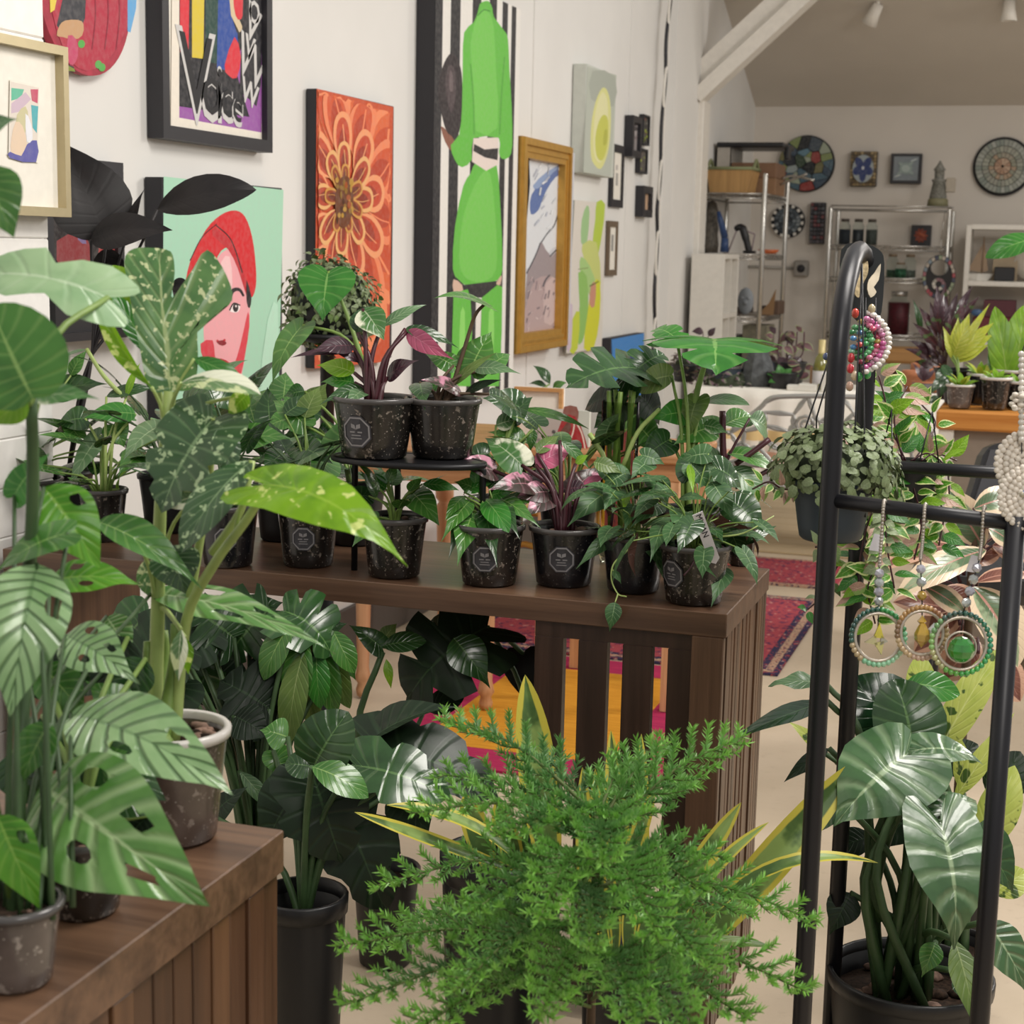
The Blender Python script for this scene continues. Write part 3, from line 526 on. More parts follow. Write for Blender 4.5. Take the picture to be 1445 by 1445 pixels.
# ---- pale framed print on the slat panel (its far side sticks out past the panel)
x = PX + .05; y1 = atX(96, 62, x)[1]; z1 = atX(92, 66, x)[2]; z0 = atX(86, 306, x)[2]; y0 = y1 - .62
t = canvas('framed_print', 'champagne framed print with a wide cream mat at the left edge', 'picture', y0, y1, z0, z1, PX + .006, .044, M_PAPER, .018, M_CHAMP)
A = Art(xplane(PX + .033)); A.a('#e9e4d8', [(14, 112), (56, 122), (54, 230), (12, 222)]); A.a('#ddd3c8', [(15, 115), (55, 124), (52, 228), (13, 222)]); A.a('#63b79a', [(16, 124), (34, 126), (30, 138), (16, 142)]); A.a('#c9b3c2', [(16, 146), (36, 130), (44, 140), (26, 158), (16, 160)]); A.a('#c0566e', [(43, 126), (54, 126), (53, 146), (45, 142)]); A.a('#54aab2', [(44, 148), (54, 150), (52, 188), (46, 180)]); A.a('#c8c19a', [(24, 162), (36, 150), (40, 170), (30, 200), (22, 190)], 2); A.a('#dfc7ae', [(22, 172), (32, 178), (38, 205), (28, 222), (16, 214), (16, 196)], 2); A.a('#5b5aa0', [(38, 204), (52, 198), (51, 229), (14, 223), (14, 214), (30, 220)], 2); A.a('#e3e3e8', [(36, 160), (44, 175), (46, 196), (38, 200)], 2)
A.mb.build('print', M_ART, t)
# ================================================================== BACK WALL
BF = BY - .03
GROUT = flat('dark_grout', '#2c2b2c', .8); GLZ = painted('mosaic_glass', .2)
def tess(t, c, cells, y, name='tile'):
    """every piece of glass of a mosaic is a part of its own"""
    for pts, h in cells: MB().prism([V(p[0], y, p[1]) for p in pts], (0, -.006, 0), 0, lin(h)).build(name, GLZ, t)
def backobj(name, label, cat, u, v): return thing(name, label, cat, atY(u, v, BF))
def disc_back(t, c, R, mat, name='backing'): MB().lathe([(0, -.03), (R, -.03), (R, 0), (0, 0)], c, 40, axis=(0, -1, 0), smooth=False).build(name, mat, t)
pxm = depth(atY(1250, 250, BF)) / F_PX       # metres per pixel on the back wall
c = atY(1138, 231, BF); t = thing('mosaic_disc', 'large round mosaic of jagged coloured glass above the plastic tub', 'mosaic', c); R_ = 40 * pxm; disc_back(t, c, R_, GROUT)
r = random.Random(11); pts = [(r.uniform(-1, 1), r.uniform(-1, 1)) for _ in range(46)]; pts = [p for p in pts if p[0] ** 2 + p[1] ** 2 < .95]
def vor(pts, R, shrink, clipn=28):
    cells = []
    for i, p in enumerate(pts):
        poly = [(math.cos(2 * math.pi * k / clipn) * .97, math.sin(2 * math.pi * k / clipn) * .97) for k in range(clipn)]
        for j, q in enumerate(pts):
            if i == j: continue
            mx, my = (p[0] + q[0]) / 2, (p[1] + q[1]) / 2; nx, ny = q[0] - p[0], q[1] - p[1]; out = []
            f = lambda a: (a[0] - mx) * nx + (a[1] - my) * ny
            for k in range(len(poly)):
                a, b = poly[k], poly[(k + 1) % len(poly)]; fa, fb = f(a), f(b)
                if fa <= 0: out.append(a)
                if fa * fb < 0: tt = fa / (fa - fb); out.append((a[0] + (b[0] - a[0]) * tt, a[1] + (b[1] - a[1]) * tt))
            poly = out
            if len(poly) < 3: break
        if len(poly) >= 3:
            cx, cy = sum(a[0] for a in poly) / len(poly), sum(a[1] for a in poly) / len(poly)
            cells.append([((cx + (a[0] - cx) * shrink) * R, (cy + (a[1] - cy) * shrink) * R) for a in poly])
    return cells
off = lambda cells, c: [[(c[0] + a[0], c[2] + a[1]) for a in cell] for cell in cells]
pal = ['#5f7f8f', '#8a3f3c', '#3d4c5c', '#7d8a5a', '#2b3038', '#96a08e', '#46505a', '#6d6a4a', '#a3463e', '#4d6472', '#24282c', '#8f9a9a', '#3a4a3c']
tess(t, c, [(cell, r.choice(pal)) for cell in off(vor(pts, R_, .93), c)], BF - .03)
c = atY(1112, 312, BF); t = thing('mosaic_disc', 'small round black and white mosaic swirl with a checked rim', 'mosaic', c); R_ = 24 * pxm; disc_back(t, c, R_, GROUT); cells = []
for i in range(28): a0, a1 = 2 * math.pi * i / 28, 2 * math.pi * (i + .9) / 28; cells.append(([(c[0] + rr * R_ * math.cos(a), c[2] + rr * R_ * math.sin(a)) for rr, a in ((.82, a0), (.98, a0), (.98, a1), (.82, a1))], '#d9d6cf' if i % 2 else '#1f2024'))
for k, (ra, rb, n) in enumerate(((.56, .78, 20), (.32, .52, 14), (.08, .28, 8))):
    for i in range(n): a0, a1 = 2 * math.pi * (i + .3 * k) / n, 2 * math.pi * (i + .3 * k + .85) / n; cells.append(([(c[0] + rr * R_ * math.cos(a + .3 * rr), c[2] + rr * R_ * math.sin(a + .3 * rr)) for rr, a in ((ra, a0), (rb, a0), (rb, a1), (ra, a1))], r.choice(['#59636b', '#7d868c', '#333a42', '#4a545c'])))
tess(t, c, cells, BF - .03)
c = atY(1415, 235, BF); t = thing('mosaic_disc', 'large round pale mosaic of a sun with a dark rim, near the upper right corner', 'mosaic', c); R_ = 40 * pxm; disc_back(t, c, R_, GROUT); cells = []
for k, (ra, rb, n, cs) in enumerate(((.70, .90, 36, ['#8f938a', '#7f877f', '#9da097']), (.48, .68, 28, ['#8f8f83', '#989a8c', '#85897c']), (.30, .46, 18, ['#a18a72', '#97907f', '#8a8a78']), (.05, .28, 10, ['#ab8c74', '#a08068', '#b59a82']))):
    for i in range(n): a0, a1 = 2 * math.pi * i / n, 2 * math.pi * (i + .9) / n; cells.append(([(c[0] + rr * R_ * math.cos(a), c[2] + rr * R_ * math.sin(a)) for rr, a in ((ra, a0), (rb, a0), (rb, a1), (ra, a1))], r.choice(cs)))
tess(t, c, cells, BF - .03)
def brect(u0, u1, v0, v1, y): a, b = atY(u0, v1, y), atY(u1, v0, y); return a[0], b[0], a[2], b[2]
def backtile(name, label, q, cat, fm, cells, fr_=0.0, face='#8c8f90'):
    x0, x1, z0, z1 = brect(*q, BF); t = thing(name, label, cat, ((x0 + x1) / 2, BF, (z0 + z1) / 2))
    MB().box((x0, BF - .03, z0), (x1, BF + .03, z1), bev=.003).build('backing', fm, t); mb = MB()
    g = lambda a, b, l: V(x0 + (x1 - x0) * a, BF - .03 - l, z1 - (z1 - z0) * b)
    if fr_: mb.poly([g(fr_, fr_, .002), g(1 - fr_, fr_, .002), g(1 - fr_, 1 - fr_, .002), g(fr_, 1 - fr_, .002)], 0, lin(face))
    for k, (h, pts) in enumerate(cells): MB().prism([g(a, b, .003) for a, b in pts], (0, -.005 - .0004 * k, 0), 0, lin(h)).build('tile', GLZ, t)
    if mb.v: mb.build('print', M_ART, t)
    return t
def el(cx, cy, rx, ry, rot=0, n=12): return [(cx + rx * math.cos(a) * math.cos(rot) - ry * math.sin(a) * math.sin(rot), cy + rx * math.cos(a) * math.sin(rot) + ry * math.sin(a) * math.cos(rot)) for a in [2 * math.pi * i / n for i in range(n)]]
cells = [(random.Random(i).choice(['#8a7550', '#6b5a40', '#a08c66', '#5a4c3a']), [(x_ + .01, y_ + .01), (x_ + .115, y_ + .01), (x_ + .115, y_ + .09), (x_ + .01, y_ + .09)]) for i, (x_, y_) in enumerate([(a * .125, b * .1) for a in range(8) for b in range(10)])]
cells = [(h, p) for h, p in cells if ((p[0][0] + .05 - .5) / .38) ** 2 + ((p[0][1] + .05 - .5) / .38) ** 2 > 1] + [('#9aa3a6', el(.5, .5, .40, .40, 0, 18))] + [('#27376a', el(.5 + .2 * math.cos(a), .48 + .2 * math.sin(a), .2, .13, a)) for a in (.35, 2.8, -.75, 3.9, 1.57)] + [('#c9cdd2', el(.5, .48, .05, .05))]
backtile('flower_mosaic', 'small blue flower mosaic tile with a brown border', (1199, 1239, 214, 263, BF)[:4], 'mosaic', GROUT, cells)
backtile('turtle_picture', 'small black framed grey turtle relief beside the blue flower tile', (1256, 1302, 217, 259), 'picture', M_BLK, [('#8b9a96', el(.5, .5, .22, .2, .2)), ('#a3b0ac', el(.5, .5, .14, .12, .2)), ('#93a19d', el(.66, .33, .1, .05, -.7)), ('#93a19d', el(.3, .66, .1, .05, -.7)), ('#93a19d', el(.68, .64, .09, .05, .6)), ('#93a19d', el(.33, .35, .09, .05, .6)), ('#c0c8c8', el(.25, .75, .12, .02, -.3)), ('#c0c8c8', el(.75, .22, .12, .02, -.3))], .1, '#7d868c')
backtile('mosaic_plaque', 'narrow dark mosaic panel between the swirl mosaic and the chrome shelf', (1142, 1166, 286, 344), 'mosaic', GROUT, [(random.Random(i + 50).choice(['#45444a', '#5a5358', '#3a3a42', '#6a3f44', '#4e5258']), [(a * .25 + .02, b * .1 + .01), (a * .25 + .22, b * .1 + .01), (a * .25 + .22, b * .1 + .085), (a * .25 + .02, b * .1 + .085)]) for i, (a, b) in enumerate([(a, b) for a in range(4) for b in range(10)])])
backtile('flower_picture', 'small unframed orange and black flower picture behind the chrome shelf', (1285, 1315, 318, 347), 'picture', M_BLK, [('#8a3a22', el(.5, .5, .36, .1, a)) for a in (0, .6, 1.2, 1.8, 2.4)] + [('#b3552c', el(.55, .45, .2, .06, .4))])
# outlet box with conduit
c = atY(1131, 379, BF); t = thing('outlet_box', 'grey metal outlet box with one round socket beside the chrome shelf', 'outlet', c); MG = flat('galvanised_metal', '#a5a19b', .4, .5)
MB().box(c - V(.055, .03, .06), c + V(.055, .03, .06), bev=.01).build('box', MG, t); MB().lathe([(0, .03), (.03, .03), (.03, .036), (0, .036)], c, 16, axis=(0, -1, 0)).build('socket', M_BLK, t)
MB().tube([c + V(-.055, .01, 0), c + V(-.62, .01, .01)], .010, 8).build('conduit', MG, t)
# black cables hanging down the post
mb = MB(); mc = [(948, -40), (941, 60), (936, 150), (930, 260), (927, 330), (924, 430), (922, 500)]
pts = [atX(u, v, WX + .062) for u, v in mc]; t = thing('hanging_cable', 'twisted black and white cables hanging down beside the post', 'cable', pts[-1])
c1 = curve(pts, 14); MB().tube([p + V(0, .02 * math.sin(i * .35), 0) for i, p in enumerate(c1)], .011, 6).build('cable', M_BLK, t); MB().tube([p + V(.004, .02 * math.sin(i * .35 + 2.2), 0) for i, p in enumerate(c1)], .008, 6).build('cable', M_TRIM, t)
# track spot heads on the sloping ceiling
for (u, v, lab) in ((1233, 20, 'white track spot head on the sloping ceiling, left of two'), (1424, 14, 'white track spot head on the sloping ceiling at the upper right corner')):
    r_ = ray(u, v); k = (2.50 + BY * .42 - CAM[2]) / (r_[2] + .42 * r_[1]); p = CAM + r_ * (k - .12); t = thing('spot_light', lab, 'lamp', p)
    ax = unit(V(-.5, .3, -1)) if u < 1300 else V(0, 0, -1)
    MB().lathe([(0, -.07), (.035, -.07), (.04, .0), (.055, .07), (.045, .07), (0, .03)], p, 14, axis=ax).build('lamp_shade', M_TRIM, t); MB().tube([p - ax * .06, p - ax * .03 + V(0, .03, .16)], .012, 8).build('bracket', M_TRIM, t)
# ================================================================== BACK WORKSHOP
M_CHROME = flat('chrome_wire', '#b5b2ad', .25, .9, .05); M_WHITE = flat('white_melamine', '#dedad2', .45); M_CARD = flat('cardboard', '#8a6a4e', .8); M_DARKP = flat('black_plastic', '#1c1c20', .4); M_POST = flat('chrome_post', '#c9c6c0', .25, .85, .05)
def wire_shelf(name, label, x0, x1, y0, y1, levels, ztop, zpost):
    t = thing(name, label, 'shelf', ((x0 + x1) / 2, (y0 + y1) / 2, 0))
    for x in (x0, x1):
        for y in (y0, y1): MB().lathe([(0, 0), (.016, 0), (.016, zpost), (.012, zpost + .01), (0, zpost + .01)], (x, y, 0), 10).build('post', M_POST, t)
    for z in levels:
        mb = MB()
        for dz in (0, -.03):
            for a, b in (((x0, y0), (x1, y0)), ((x1, y0), (x1, y1)), ((x1, y1), (x0, y1)), ((x0, y1), (x0, y0))): mb.tube([V(*a, z + dz), V(*b, z + dz)], .006, 6)
        for a, b in (((x0, y0), (x1, y0)), ((x1, y0), (x1, y1))):     # zigzag truss
            A_, B_ = V(*a, z), V(*b, z); n = 16; mb.tube([A_ + (B_ - A_) * i / n - V(0, 0, .03 * (i % 2)) for i in range(n + 1)], .004, 4)
        s_ = mb.build('shelf_frame', M_CHROME, t); n = 12
        for i in range(1, n): MB().tube([V(x0 + (x1 - x0) * i / n, y0, z), V(x0 + (x1 - x0) * i / n, y1, z)], .004, 4).build('wire', M_CHROME, s_)
    return t
sx0, sx1 = atY(987, 300, 10.65)[0], atY(1078, 300, 10.65)[0]; zl = [atY(1040, v, 10.65)[2] for v in (273, 359, 447)]
wire_shelf('wire_shelf', 'tall chrome wire shelf in the corner beside the white cubby cabinet', sx0, sx1, 10.65, 11.57, zl + [.4], 0, zl[0] + .12)
def solid(name, label, cat, loc, parts, group=None):
    t = thing(name, label, cat, loc, group)
    for nm, mb, m in parts: mb.build(nm, m, t)
    return t
# basket, boxes, tub on the top shelf
z = zl[0] + .008
bas = MB(); q0 = [(sx0 + .02, 10.71), (sx1 - .10, 10.71), (sx1 - .10, 11.01), (sx0 + .02, 11.01)]; e = .035
M_WICK = wood('woven_basket', '#9a7648', '#c29a62', 'Z', 1.2, .7); M_OLIVE = flat('olive_rim', '#7f8560', .6)
zb = z + .155
bot = [V(x + (.03 if i in (0, 3) else -.03), y, z) for i, (x, y) in enumerate(q0)]; top = [V(x, y, zb) for x, y in q0]
bas.add(bot + top, [(3, 2, 1, 0)] + [(i, (i + 1) % 4, 4 + (i + 1) % 4, 4 + i) for i in range(4)]); rim = MB(); ring_ = top + [top[0]]
for i in range(4): rim.tube([top[i], top[(i + 1) % 4]], .012, 6)
for x in (q0[0][0], q0[1][0]): rim.tube(curve([V(x, 10.77, zb), V(x, 10.86, zb + .06), V(x, 10.95, zb)], 5), .01, 6)
solid('storage_basket', 'tan woven storage basket with olive rim on the top chrome shelf', 'basket', ((sx0 + sx1) / 2, 10.85, z), [('body', bas, M_WICK), ('rim', rim, M_OLIVE)])
MB().box((sx1 - .20, 11.05, z), (sx1 - .0, 11.45, z + .11), bev=.004).build('cardboard_box', M_CARD, None, 'lower of two cardboard boxes stacked behind the basket', 'box', 'cardboard boxes on the chrome shelf')
MB().box((sx1 - .30, 11.05, z + .111), (sx1 - .0, 11.45, z + .21), bev=.004).build('cardboard_box', flat('brown_card', '#7d5e48', .8), None, 'upper of two cardboard boxes stacked behind the basket', 'box', 'cardboard boxes on the chrome shelf')
tl = thing('plastic_tub', 'clear plastic storage tub with black lid above the basket', 'box', (sx0 + .25, 11.30, z + .21))
x0t, x1t = atY(1015, 300, 11.25)[0], atY(1108, 300, 11.25)[0]; za, zc = z, atY(1050, 206, 11.25)[2]
sh = MB(); xs_, ys_ = (x0t, sx1 - .31), (11.07, 11.50)
for a, b in ((xs_[0], xs_[0] + .006), (xs_[1] - .006, xs_[1])): sh.box((a, ys_[0], za), (b, ys_[1], zc - .02))
for a, b in ((ys_[0], ys_[0] + .006), (ys_[1] - .006, ys_[1])): sh.box((xs_[0], a, za), (xs_[1], b, zc - .02))
sh.box((xs_[0], ys_[0], za), (xs_[1], ys_[1], za + .006)).build('body', flat('frosted_plastic', '#b5aea4', .3), tl)
MB().box((x0t, 11.05, zc - .02), (x1t, 11.52, zc + .012), bev=.008).build('lid', M_DARKP, tl); MB().box((x0t - .015, 11.21, zc - .09), (x0t + .015, 11.33, zc), bev=.006).build('latch', M_DARKP, tl); MB().box((x1t - .015, 11.21, zc - .09), (x1t + .01, 11.33, zc), bev=.006).build('latch', M_DARKP, tl)
MB().tube(curve([V(x1t - .02, 11.15, za + .11), V(x1t + .06, 11.15, za + .13), V(x1t + .2, 11.13, za + .10)], 5), .01, 6).tube(curve([V(x1t - .02, 11.11, za + .07), V(x1t + .08, 11.09, za + .11), V(x1t + .16, 11.07, za + .14)], 5), .009, 6).build('wire_hanger', M_CHROME, None, 'bent grey wire pieces poking out past the tub', 'wire')
# things on the middle shelf
z = zl[1] + .008; g = lambda u, y: atY(u, 340, y)[0]
kn = MB().lathe([(0, 0), (.05, 0), (.055, .05), (.045, .12), (.05, .16), (.038, .22), (.045, .27), (.028, .33), (0, .35)], (g(1003, 10.95), 10.95, z), 10)
kn.build('figurine', flat('mottled_clay', '#6d665c', .6, 0, .3, .5, 0, 60), None, 'tall mottled grey figurine on the middle chrome shelf', 'figurine')
MB().box((g(990, 11.10), 11.05, z), (g(999, 11.10), 11.30, z + .38), bev=.01).build('binder', M_DARKP, None, 'black upright binder at the wall end of the middle chrome shelf', 'binder')
bl = MB(); a, b = V(g(1012, 10.85), 10.85, z + .27), V(g(1022, 10.85), 10.87, z + .10); bl.tube([a, a + (b - a) * .3, b], [.012, .02, .024], 8); bl.tube([b, b - V(0, 0, .095)], [.024, .03], 8)
bl.build('blue_bottle', flat('blue_plastic', '#37507e', .4), None, 'leaning blue bottle beside the grey figurine', 'bottle')
st = MB(); c = V(g(1052, 10.80), 10.80, z); st.tube(curve([c + V(.03, 0, 0), c + V(.0, 0, .10), c + V(-.03, 0, .17), c + V(-.075, 0, .155)], 5), [.022] * 5 + [.026] * 5 + [.02] * 5 + [.012], 8); st.box(c - V(.01, .03, 0), c + V(.07, .03, .018), bev=.005)
st.build('hand_drill', M_DARKP, None, 'black pistol shaped tool standing on the middle chrome shelf', 'tool')
MB().lathe([(0, 0), (.05, 0), (.075, .028), (.068, .03), (.045, .008), (0, .006)], (g(1085, 11.25), 11.25, z), 16).build('orange_dish', flat('orange_glaze', '#c9693a', .4), None, 'small orange dish on the middle chrome shelf', 'dish')
MB().box((g(1066, 11.15) - .03, 11.11, z), (g(1066, 11.15) + .06, 11.25, z + .02)).build('paper_pad', M_WHITE, None, 'pale paper pad lying beside the black tool', 'paper')
fr_ = MB(); c = V(g(1040, 11.15), 11.15, z)
for a, b in (((-.06, 0), (0, .17)), ((0, .17), (.12, .13)), ((.12, .13), (.1, 0))): fr_.tube([c + V(a[0], 0, a[1]), c + V(b[0], 0, b[1])], .005, 5)
fr_.build('wire_easel', flat('mauve_wire', '#8f7d84', .5), None, 'thin mauve wire easel behind the black tool', 'easel')
# things on the lower shelf
z = zl[2] + .008
for u, y, h, w_, m, nm, lab, cat in ((1056, 10.85, .16, .05, '#8a9096', 'clay_mask', 'grey oval clay mask leaning on the lower chrome shelf', 'mask'), (1085, 10.95, .17, .02, '#8a6a48', 'wooden_fin', 'brown pointed wooden piece on the lower chrome shelf', 'ornament')):
    c = V(g(u, y), y, z); mb = MB()
    if nm == 'clay_mask': mb.ball(c + V(0, 0, .09), .09, 14, 10, sc=(.6, .25, 1)).ball(c + V(0, -.02, .08), .018, 8, 6).ball(c + V(-.02, -.018, .11), .012, 8, 6).ball(c + V(.02, -.018, .11), .012, 8, 6)
    else: mb.prism([c + V(-.05, 0, 0), c + V(.05, 0, 0), c + V(.06, 0, .17), c + V(.02, 0, .08)], (0, .02, 0))
    mb.build(nm, flat(nm + '_clay', m, .6), None, lab, cat)
for i, (u, w_, h, m) in enumerate(((1050, .10, .045, '#4c3f3c'), (1082, .075, .055, '#3b2f30'), (1098, .07, .09, '#5f4a3c'))): MB().box((g(u, 11.05) - w_ / 2, 11.01, z), (g(u, 11.05) + w_ / 2, 11.25, z + h), bev=.006).build('storage_tin', flat('tin_%d' % i, m, .5), None, ['low dark brown tin on the lower chrome shelf', 'low black brown tin beside the right rear post', 'taller brown tin by the right end of the lower chrome shelf'][i], 'tin')
z4 = .408
MB().box((g(1082, 11.05) - .12, 10.95, z4), (g(1082, 11.05) + .05, 11.25, .93), bev=.005).build('cardboard_panel_box', flat('floral_card', '#8f8a78', .8, 0, .2, .3, 0, 20), None, 'tall patterned carton on the bottom chrome shelf', 'box')
MB().box((g(1046, 10.95) - .14, 10.85, z4), (g(1046, 10.95) + .03, 11.15, .86), bev=.01).build('tool_case', M_DARKP, None, 'black tool case low on the chrome shelf', 'case')
# white cubby cabinet against the wall, open towards the room
cx1 = atY(1021, 400, 10.06)[0]; cz1 = atY(1000, 358, 10.06)[2]; y0, y1 = 10.06, 10.56
t = thing('cubby_cabinet', 'white open cubby cabinet standing beside the post', 'cabinet', (WX + .2, 10.3, 0)); x0 = WX + .095
MB().box((x0, y0, 0), (cx1, y0 + .03, cz1), bev=.002).build('side_panel', M_WHITE, t); MB().box((x0, y1 - .03, 0), (cx1, y1, cz1), bev=.002).build('side_panel', M_WHITE, t)
MB().box((x0, y0 + .03, 0), (x0 + .01, y1 - .03, cz1)).build('back_panel', M_WHITE, t); MB().box((x0 + .012, (y0 + y1) / 2 - .01, 0), (cx1 - .002, (y0 + y1) / 2 + .01, cz1 - .03)).build('divider', M_WHITE, t)
for zz in (cz1 - .03, cz1 * .715, cz1 * .4, .0): MB().box((x0, y0 + .03, zz), (cx1, y1 - .03, zz + .03)).build('shelf', M_WHITE, t)
# chrome shelf with jars
rx0, rx1 = atY(1172, 300, 12.05)[0], atY(1340, 300, 12.05)[0]; zr = [atY(1250, v, 12.05)[2] for v in (297, 347, 393, 473)]
wire_shelf('wire_shelf', 'wide chrome wire shelf full of jars on the back wall', rx0, rx1, 12.05, 12.5, [zr[1], zr[2], zr[3], .42], 0, zr[0] + .01)
mb = MB().tube([V(rx0, 12.05, zr[0]), V(rx1, 12.05, zr[0])], .010, 8).tube([V(rx0, 12.05, zr[0] + .03), V(rx1, 12.05, zr[0] + .03)], .006, 6).build('top_rail', M_CHROME, bpy.data.objects['wire_shelf.001'])
M_JAR = glass('jar_glass', '#dfe8e6', .05, 1.12); M_CORK = flat('jar_lid', '#7d6a54', .6)
def jar(label, group, x, y, z, r_, h, fill, lidm, fillh=.8, clear=True):
    t = thing('jar', label, 'jar', (x, y, z), group)
    MB().lathe([(0, 0), (r_, 0), (r_, h * .74), (r_ * .68, h * .84), (r_ * .68, h * .9)], (x, y, z), 14).build('glass_body', M_JAR, t)
    MB().lathe([(0, .004), (r_ * .88, .004), (r_ * .88, h * .74 * fillh), (0, h * .74 * fillh)], (x, y, z), 14).build('contents', flat('filling_' + fill.strip('#'), fill, .5, 0, .35, .4, 0, 90), t)
    MB().lathe([(0, h * .88), (r_ * .74, h * .88), (r_ * .74, h), (0, h)], (x, y, z), 14).build('lid', lidm, t)
M_LIDG = flat('dark_lid', '#4d463f', .4, .4)
for u, fl, lab in ((1192, '#3a404c', 'left'), (1211, '#454a52', 'middle'), (1230, '#5d6460', 'right')): jar(('first %s jar from the shelf post on the upper chrome shelf' if lab == 'left' else '%s jar of the three in a row on the upper chrome shelf') % {'left': 'dark filled', 'middle': 'grey filled middle', 'right': 'pale grey third'}[lab], 'three tall jars', atY(u, 330, 12.2)[0], 12.2, zr[1] + .005, .041, .185, fl, M_LIDG)
for i, (u, fl, hh, lab) in enumerate(((1259, '#6a8a72', .17, 'clear jar with a little green filling on the second chrome shelf'), (1271, '#3d7a58', .11, 'short jar filled with green in front of two clear jars'), (1284, '#8f9a90', .17, 'clear jar with cork lid, last of the three on the second shelf'))): jar(lab, 'glass jars', atY(u, 380, 12.15 + .1 * (i != 1))[0], 12.15 + .1 * (i != 1), zr[2] + .005, .042, hh, fl, M_CORK, .45 if i != 1 else .8)
x = atY(1268, 440, 12.15)[0]; jar('big jar filled with deep red and capped in steel', None, x, 12.15, zr[3] + .005, .078, .31, '#6e1f2e', M_CHROME, .98)
for u, zz, fl, lab in ((1178, zr[3], '#55706e', 'teal jar just behind the left post of the jar shelf'), (1192, zr[3], '#7a8a86', 'pale jar beside the teal jar on the third shelf')): jar(lab, 'glass jars', atY(u, 460, 12.2)[0], 12.2, zz + .005, .036, .17, fl, M_LIDG)
# lighthouse on top rail, hanging oval mosaic
c = V(atY(1323, 290, 12.2)[0], 12.2, zr[0] + .037); t = thing('model_lighthouse', 'small model lighthouse standing on top of the jar shelf', 'ornament', c); MSH = flat('grey_shell', '#8a8a82', .5, 0, .25, .5, 0, 70); MSO = flat('olive_stone', '#7d7a5c', .6)
MB().box(c - V(.11, .10, .012), c + V(.11, .10, 0), bev=.003).build('base_board', M_CHROME, t)
MB().lathe([(0, 0), (.075, 0), (.07, .05), (.06, .055), (0, .06)], c, 12).build('rock_base', MSO, t); MB().lathe([(.055, .05), (.062, .06), (.042, .17), (.05, .175), (.05, .19), (.036, .19)], c, 12).build('tower', MSH, t)
MB().lathe([(.034, .19), (.034, .25), (.044, .255), (.02, .29), (.004, .32), (0, .32)], c, 12).build('lantern', MSH, t); MB().box(c + V(.05, -.03, .10), c + V(.115, .03, .20), bev=.004).build('keeper_house', flat('pale_wood_house', '#a9a092', .6), t)
c = atY(1325, 391, 11.98); t = thing('mosaic_oval', 'oval mosaic hoop with a round opening hanging from the jar shelf', 'mosaic', c); k = depth(c) / F_PX
MB().lathe([(.5, -.01), (1.0, -.01), (1.0, .01), (.5, .01), (.5, -.01)], (0, 0, 0), 8)
oc = lambda a, rr, dy: c + V(rr * 23 * k * math.cos(a), dy, rr * 31 * k * math.sin(a)); hc = c + V(0, 0, 13 * k); hr = 12 * k
mb = MB(); n = 28; vs = []
for dy in (.0, .014): vs += [oc(2 * math.pi * i / n, 1, dy) for i in range(n)] + [hc + V(hr * math.cos(2 * math.pi * i / n), dy, hr * .9 * math.sin(2 * math.pi * i / n)) for i in range(n)]
fs = [(i, (i + 1) % n, n + (i + 1) % n, n + i) for i in range(n)] + [(2 * n + i, 3 * n + i, 3 * n + (i + 1) % n, 2 * n + (i + 1) % n) for i in range(n)] + [(i, 2 * n + i, 2 * n + (i + 1) % n, (i + 1) % n) for i in range(n)] + [(n + i, n + (i + 1) % n, 3 * n + (i + 1) % n, 3 * n + i) for i in range(n)]
mb.add(vs, fs).build('backing', GROUT, t); r = random.Random(3)
for i in range(26):
    a0, a1 = 2 * math.pi * i / 26, 2 * math.pi * (i + .85) / 26
    MB().prism([oc(a0, .97, 0), oc(a1, .97, 0), oc(a1, .80, 0), oc(a0, .80, 0)], (0, -.005, 0), 0, lin(r.choice(['#7d8a94', '#a4525a', '#5a6478', '#8f9a80', '#b0a69a', '#44485a', '#98606a']))).build('tile', GLZ, t)
for i in range(9):
    a0 = 2 * math.pi * i / 9; q = c - V(0, 0, 10 * k)
    MB().prism([q + V(7.5 * k * rr * math.cos(a), 0, 7.5 * k * rr * math.sin(a)) for rr, a in ((.6, a0), (1.2, a0), (1.2, a0 + .6), (.6, a0 + .6))], (0, -.005, 0), 0, lin(r.choice(['#c9c4ba', '#8a6a70', '#5d6a78', '#a9a49a']))).build('tile', GLZ, t)
MB().tube([c + V(0, 0, 31 * k), V(c[0], 11.98, zr[0] - .18)], .004, 5).tube([V(c[0], 11.98, zr[0] - .18), V(c[0] + .01, 12.03, zr[0])], .003, 5).build('hook', M_CHROME, t)
# white shelf unit at the right edge
wx0 = atY(1362, 350, 12.1)[0]; zt, zs, zs2, zs3 = [atY(1400, v, 12.1)[2] for v in (318, 396, 482, 560)]
t = thing('white_bookcase', 'white open bookcase at the right end of the back wall', 'shelf', (wx0 + .5, 12.3, 0))
MB().box((wx0, 12.1, 0), (wx0 + .035, 12.5, zt), bev=.003).build('side_panel', M_WHITE, t); MB().box((wx0 + 1.0, 12.1, 0), (wx0 + 1.035, 12.5, zt), bev=.003).build('side_panel', M_WHITE, t)
for zz in (zt - .03, zs - .04, zs2 - .04, zs3 - .04): MB().box((wx0 + .035, 12.1, zz), (wx0 + 1.0, 12.5, zz + .035), bev=.003).build('shelf', M_WHITE, t)
gx = lambda u: atY(u, 380, 12.25)[0]; z = zs - .004
c = V(gx(1380), 12.25, z); t = thing('model_boat', 'small wooden model sailing boat on the white bookcase', 'ornament', c)
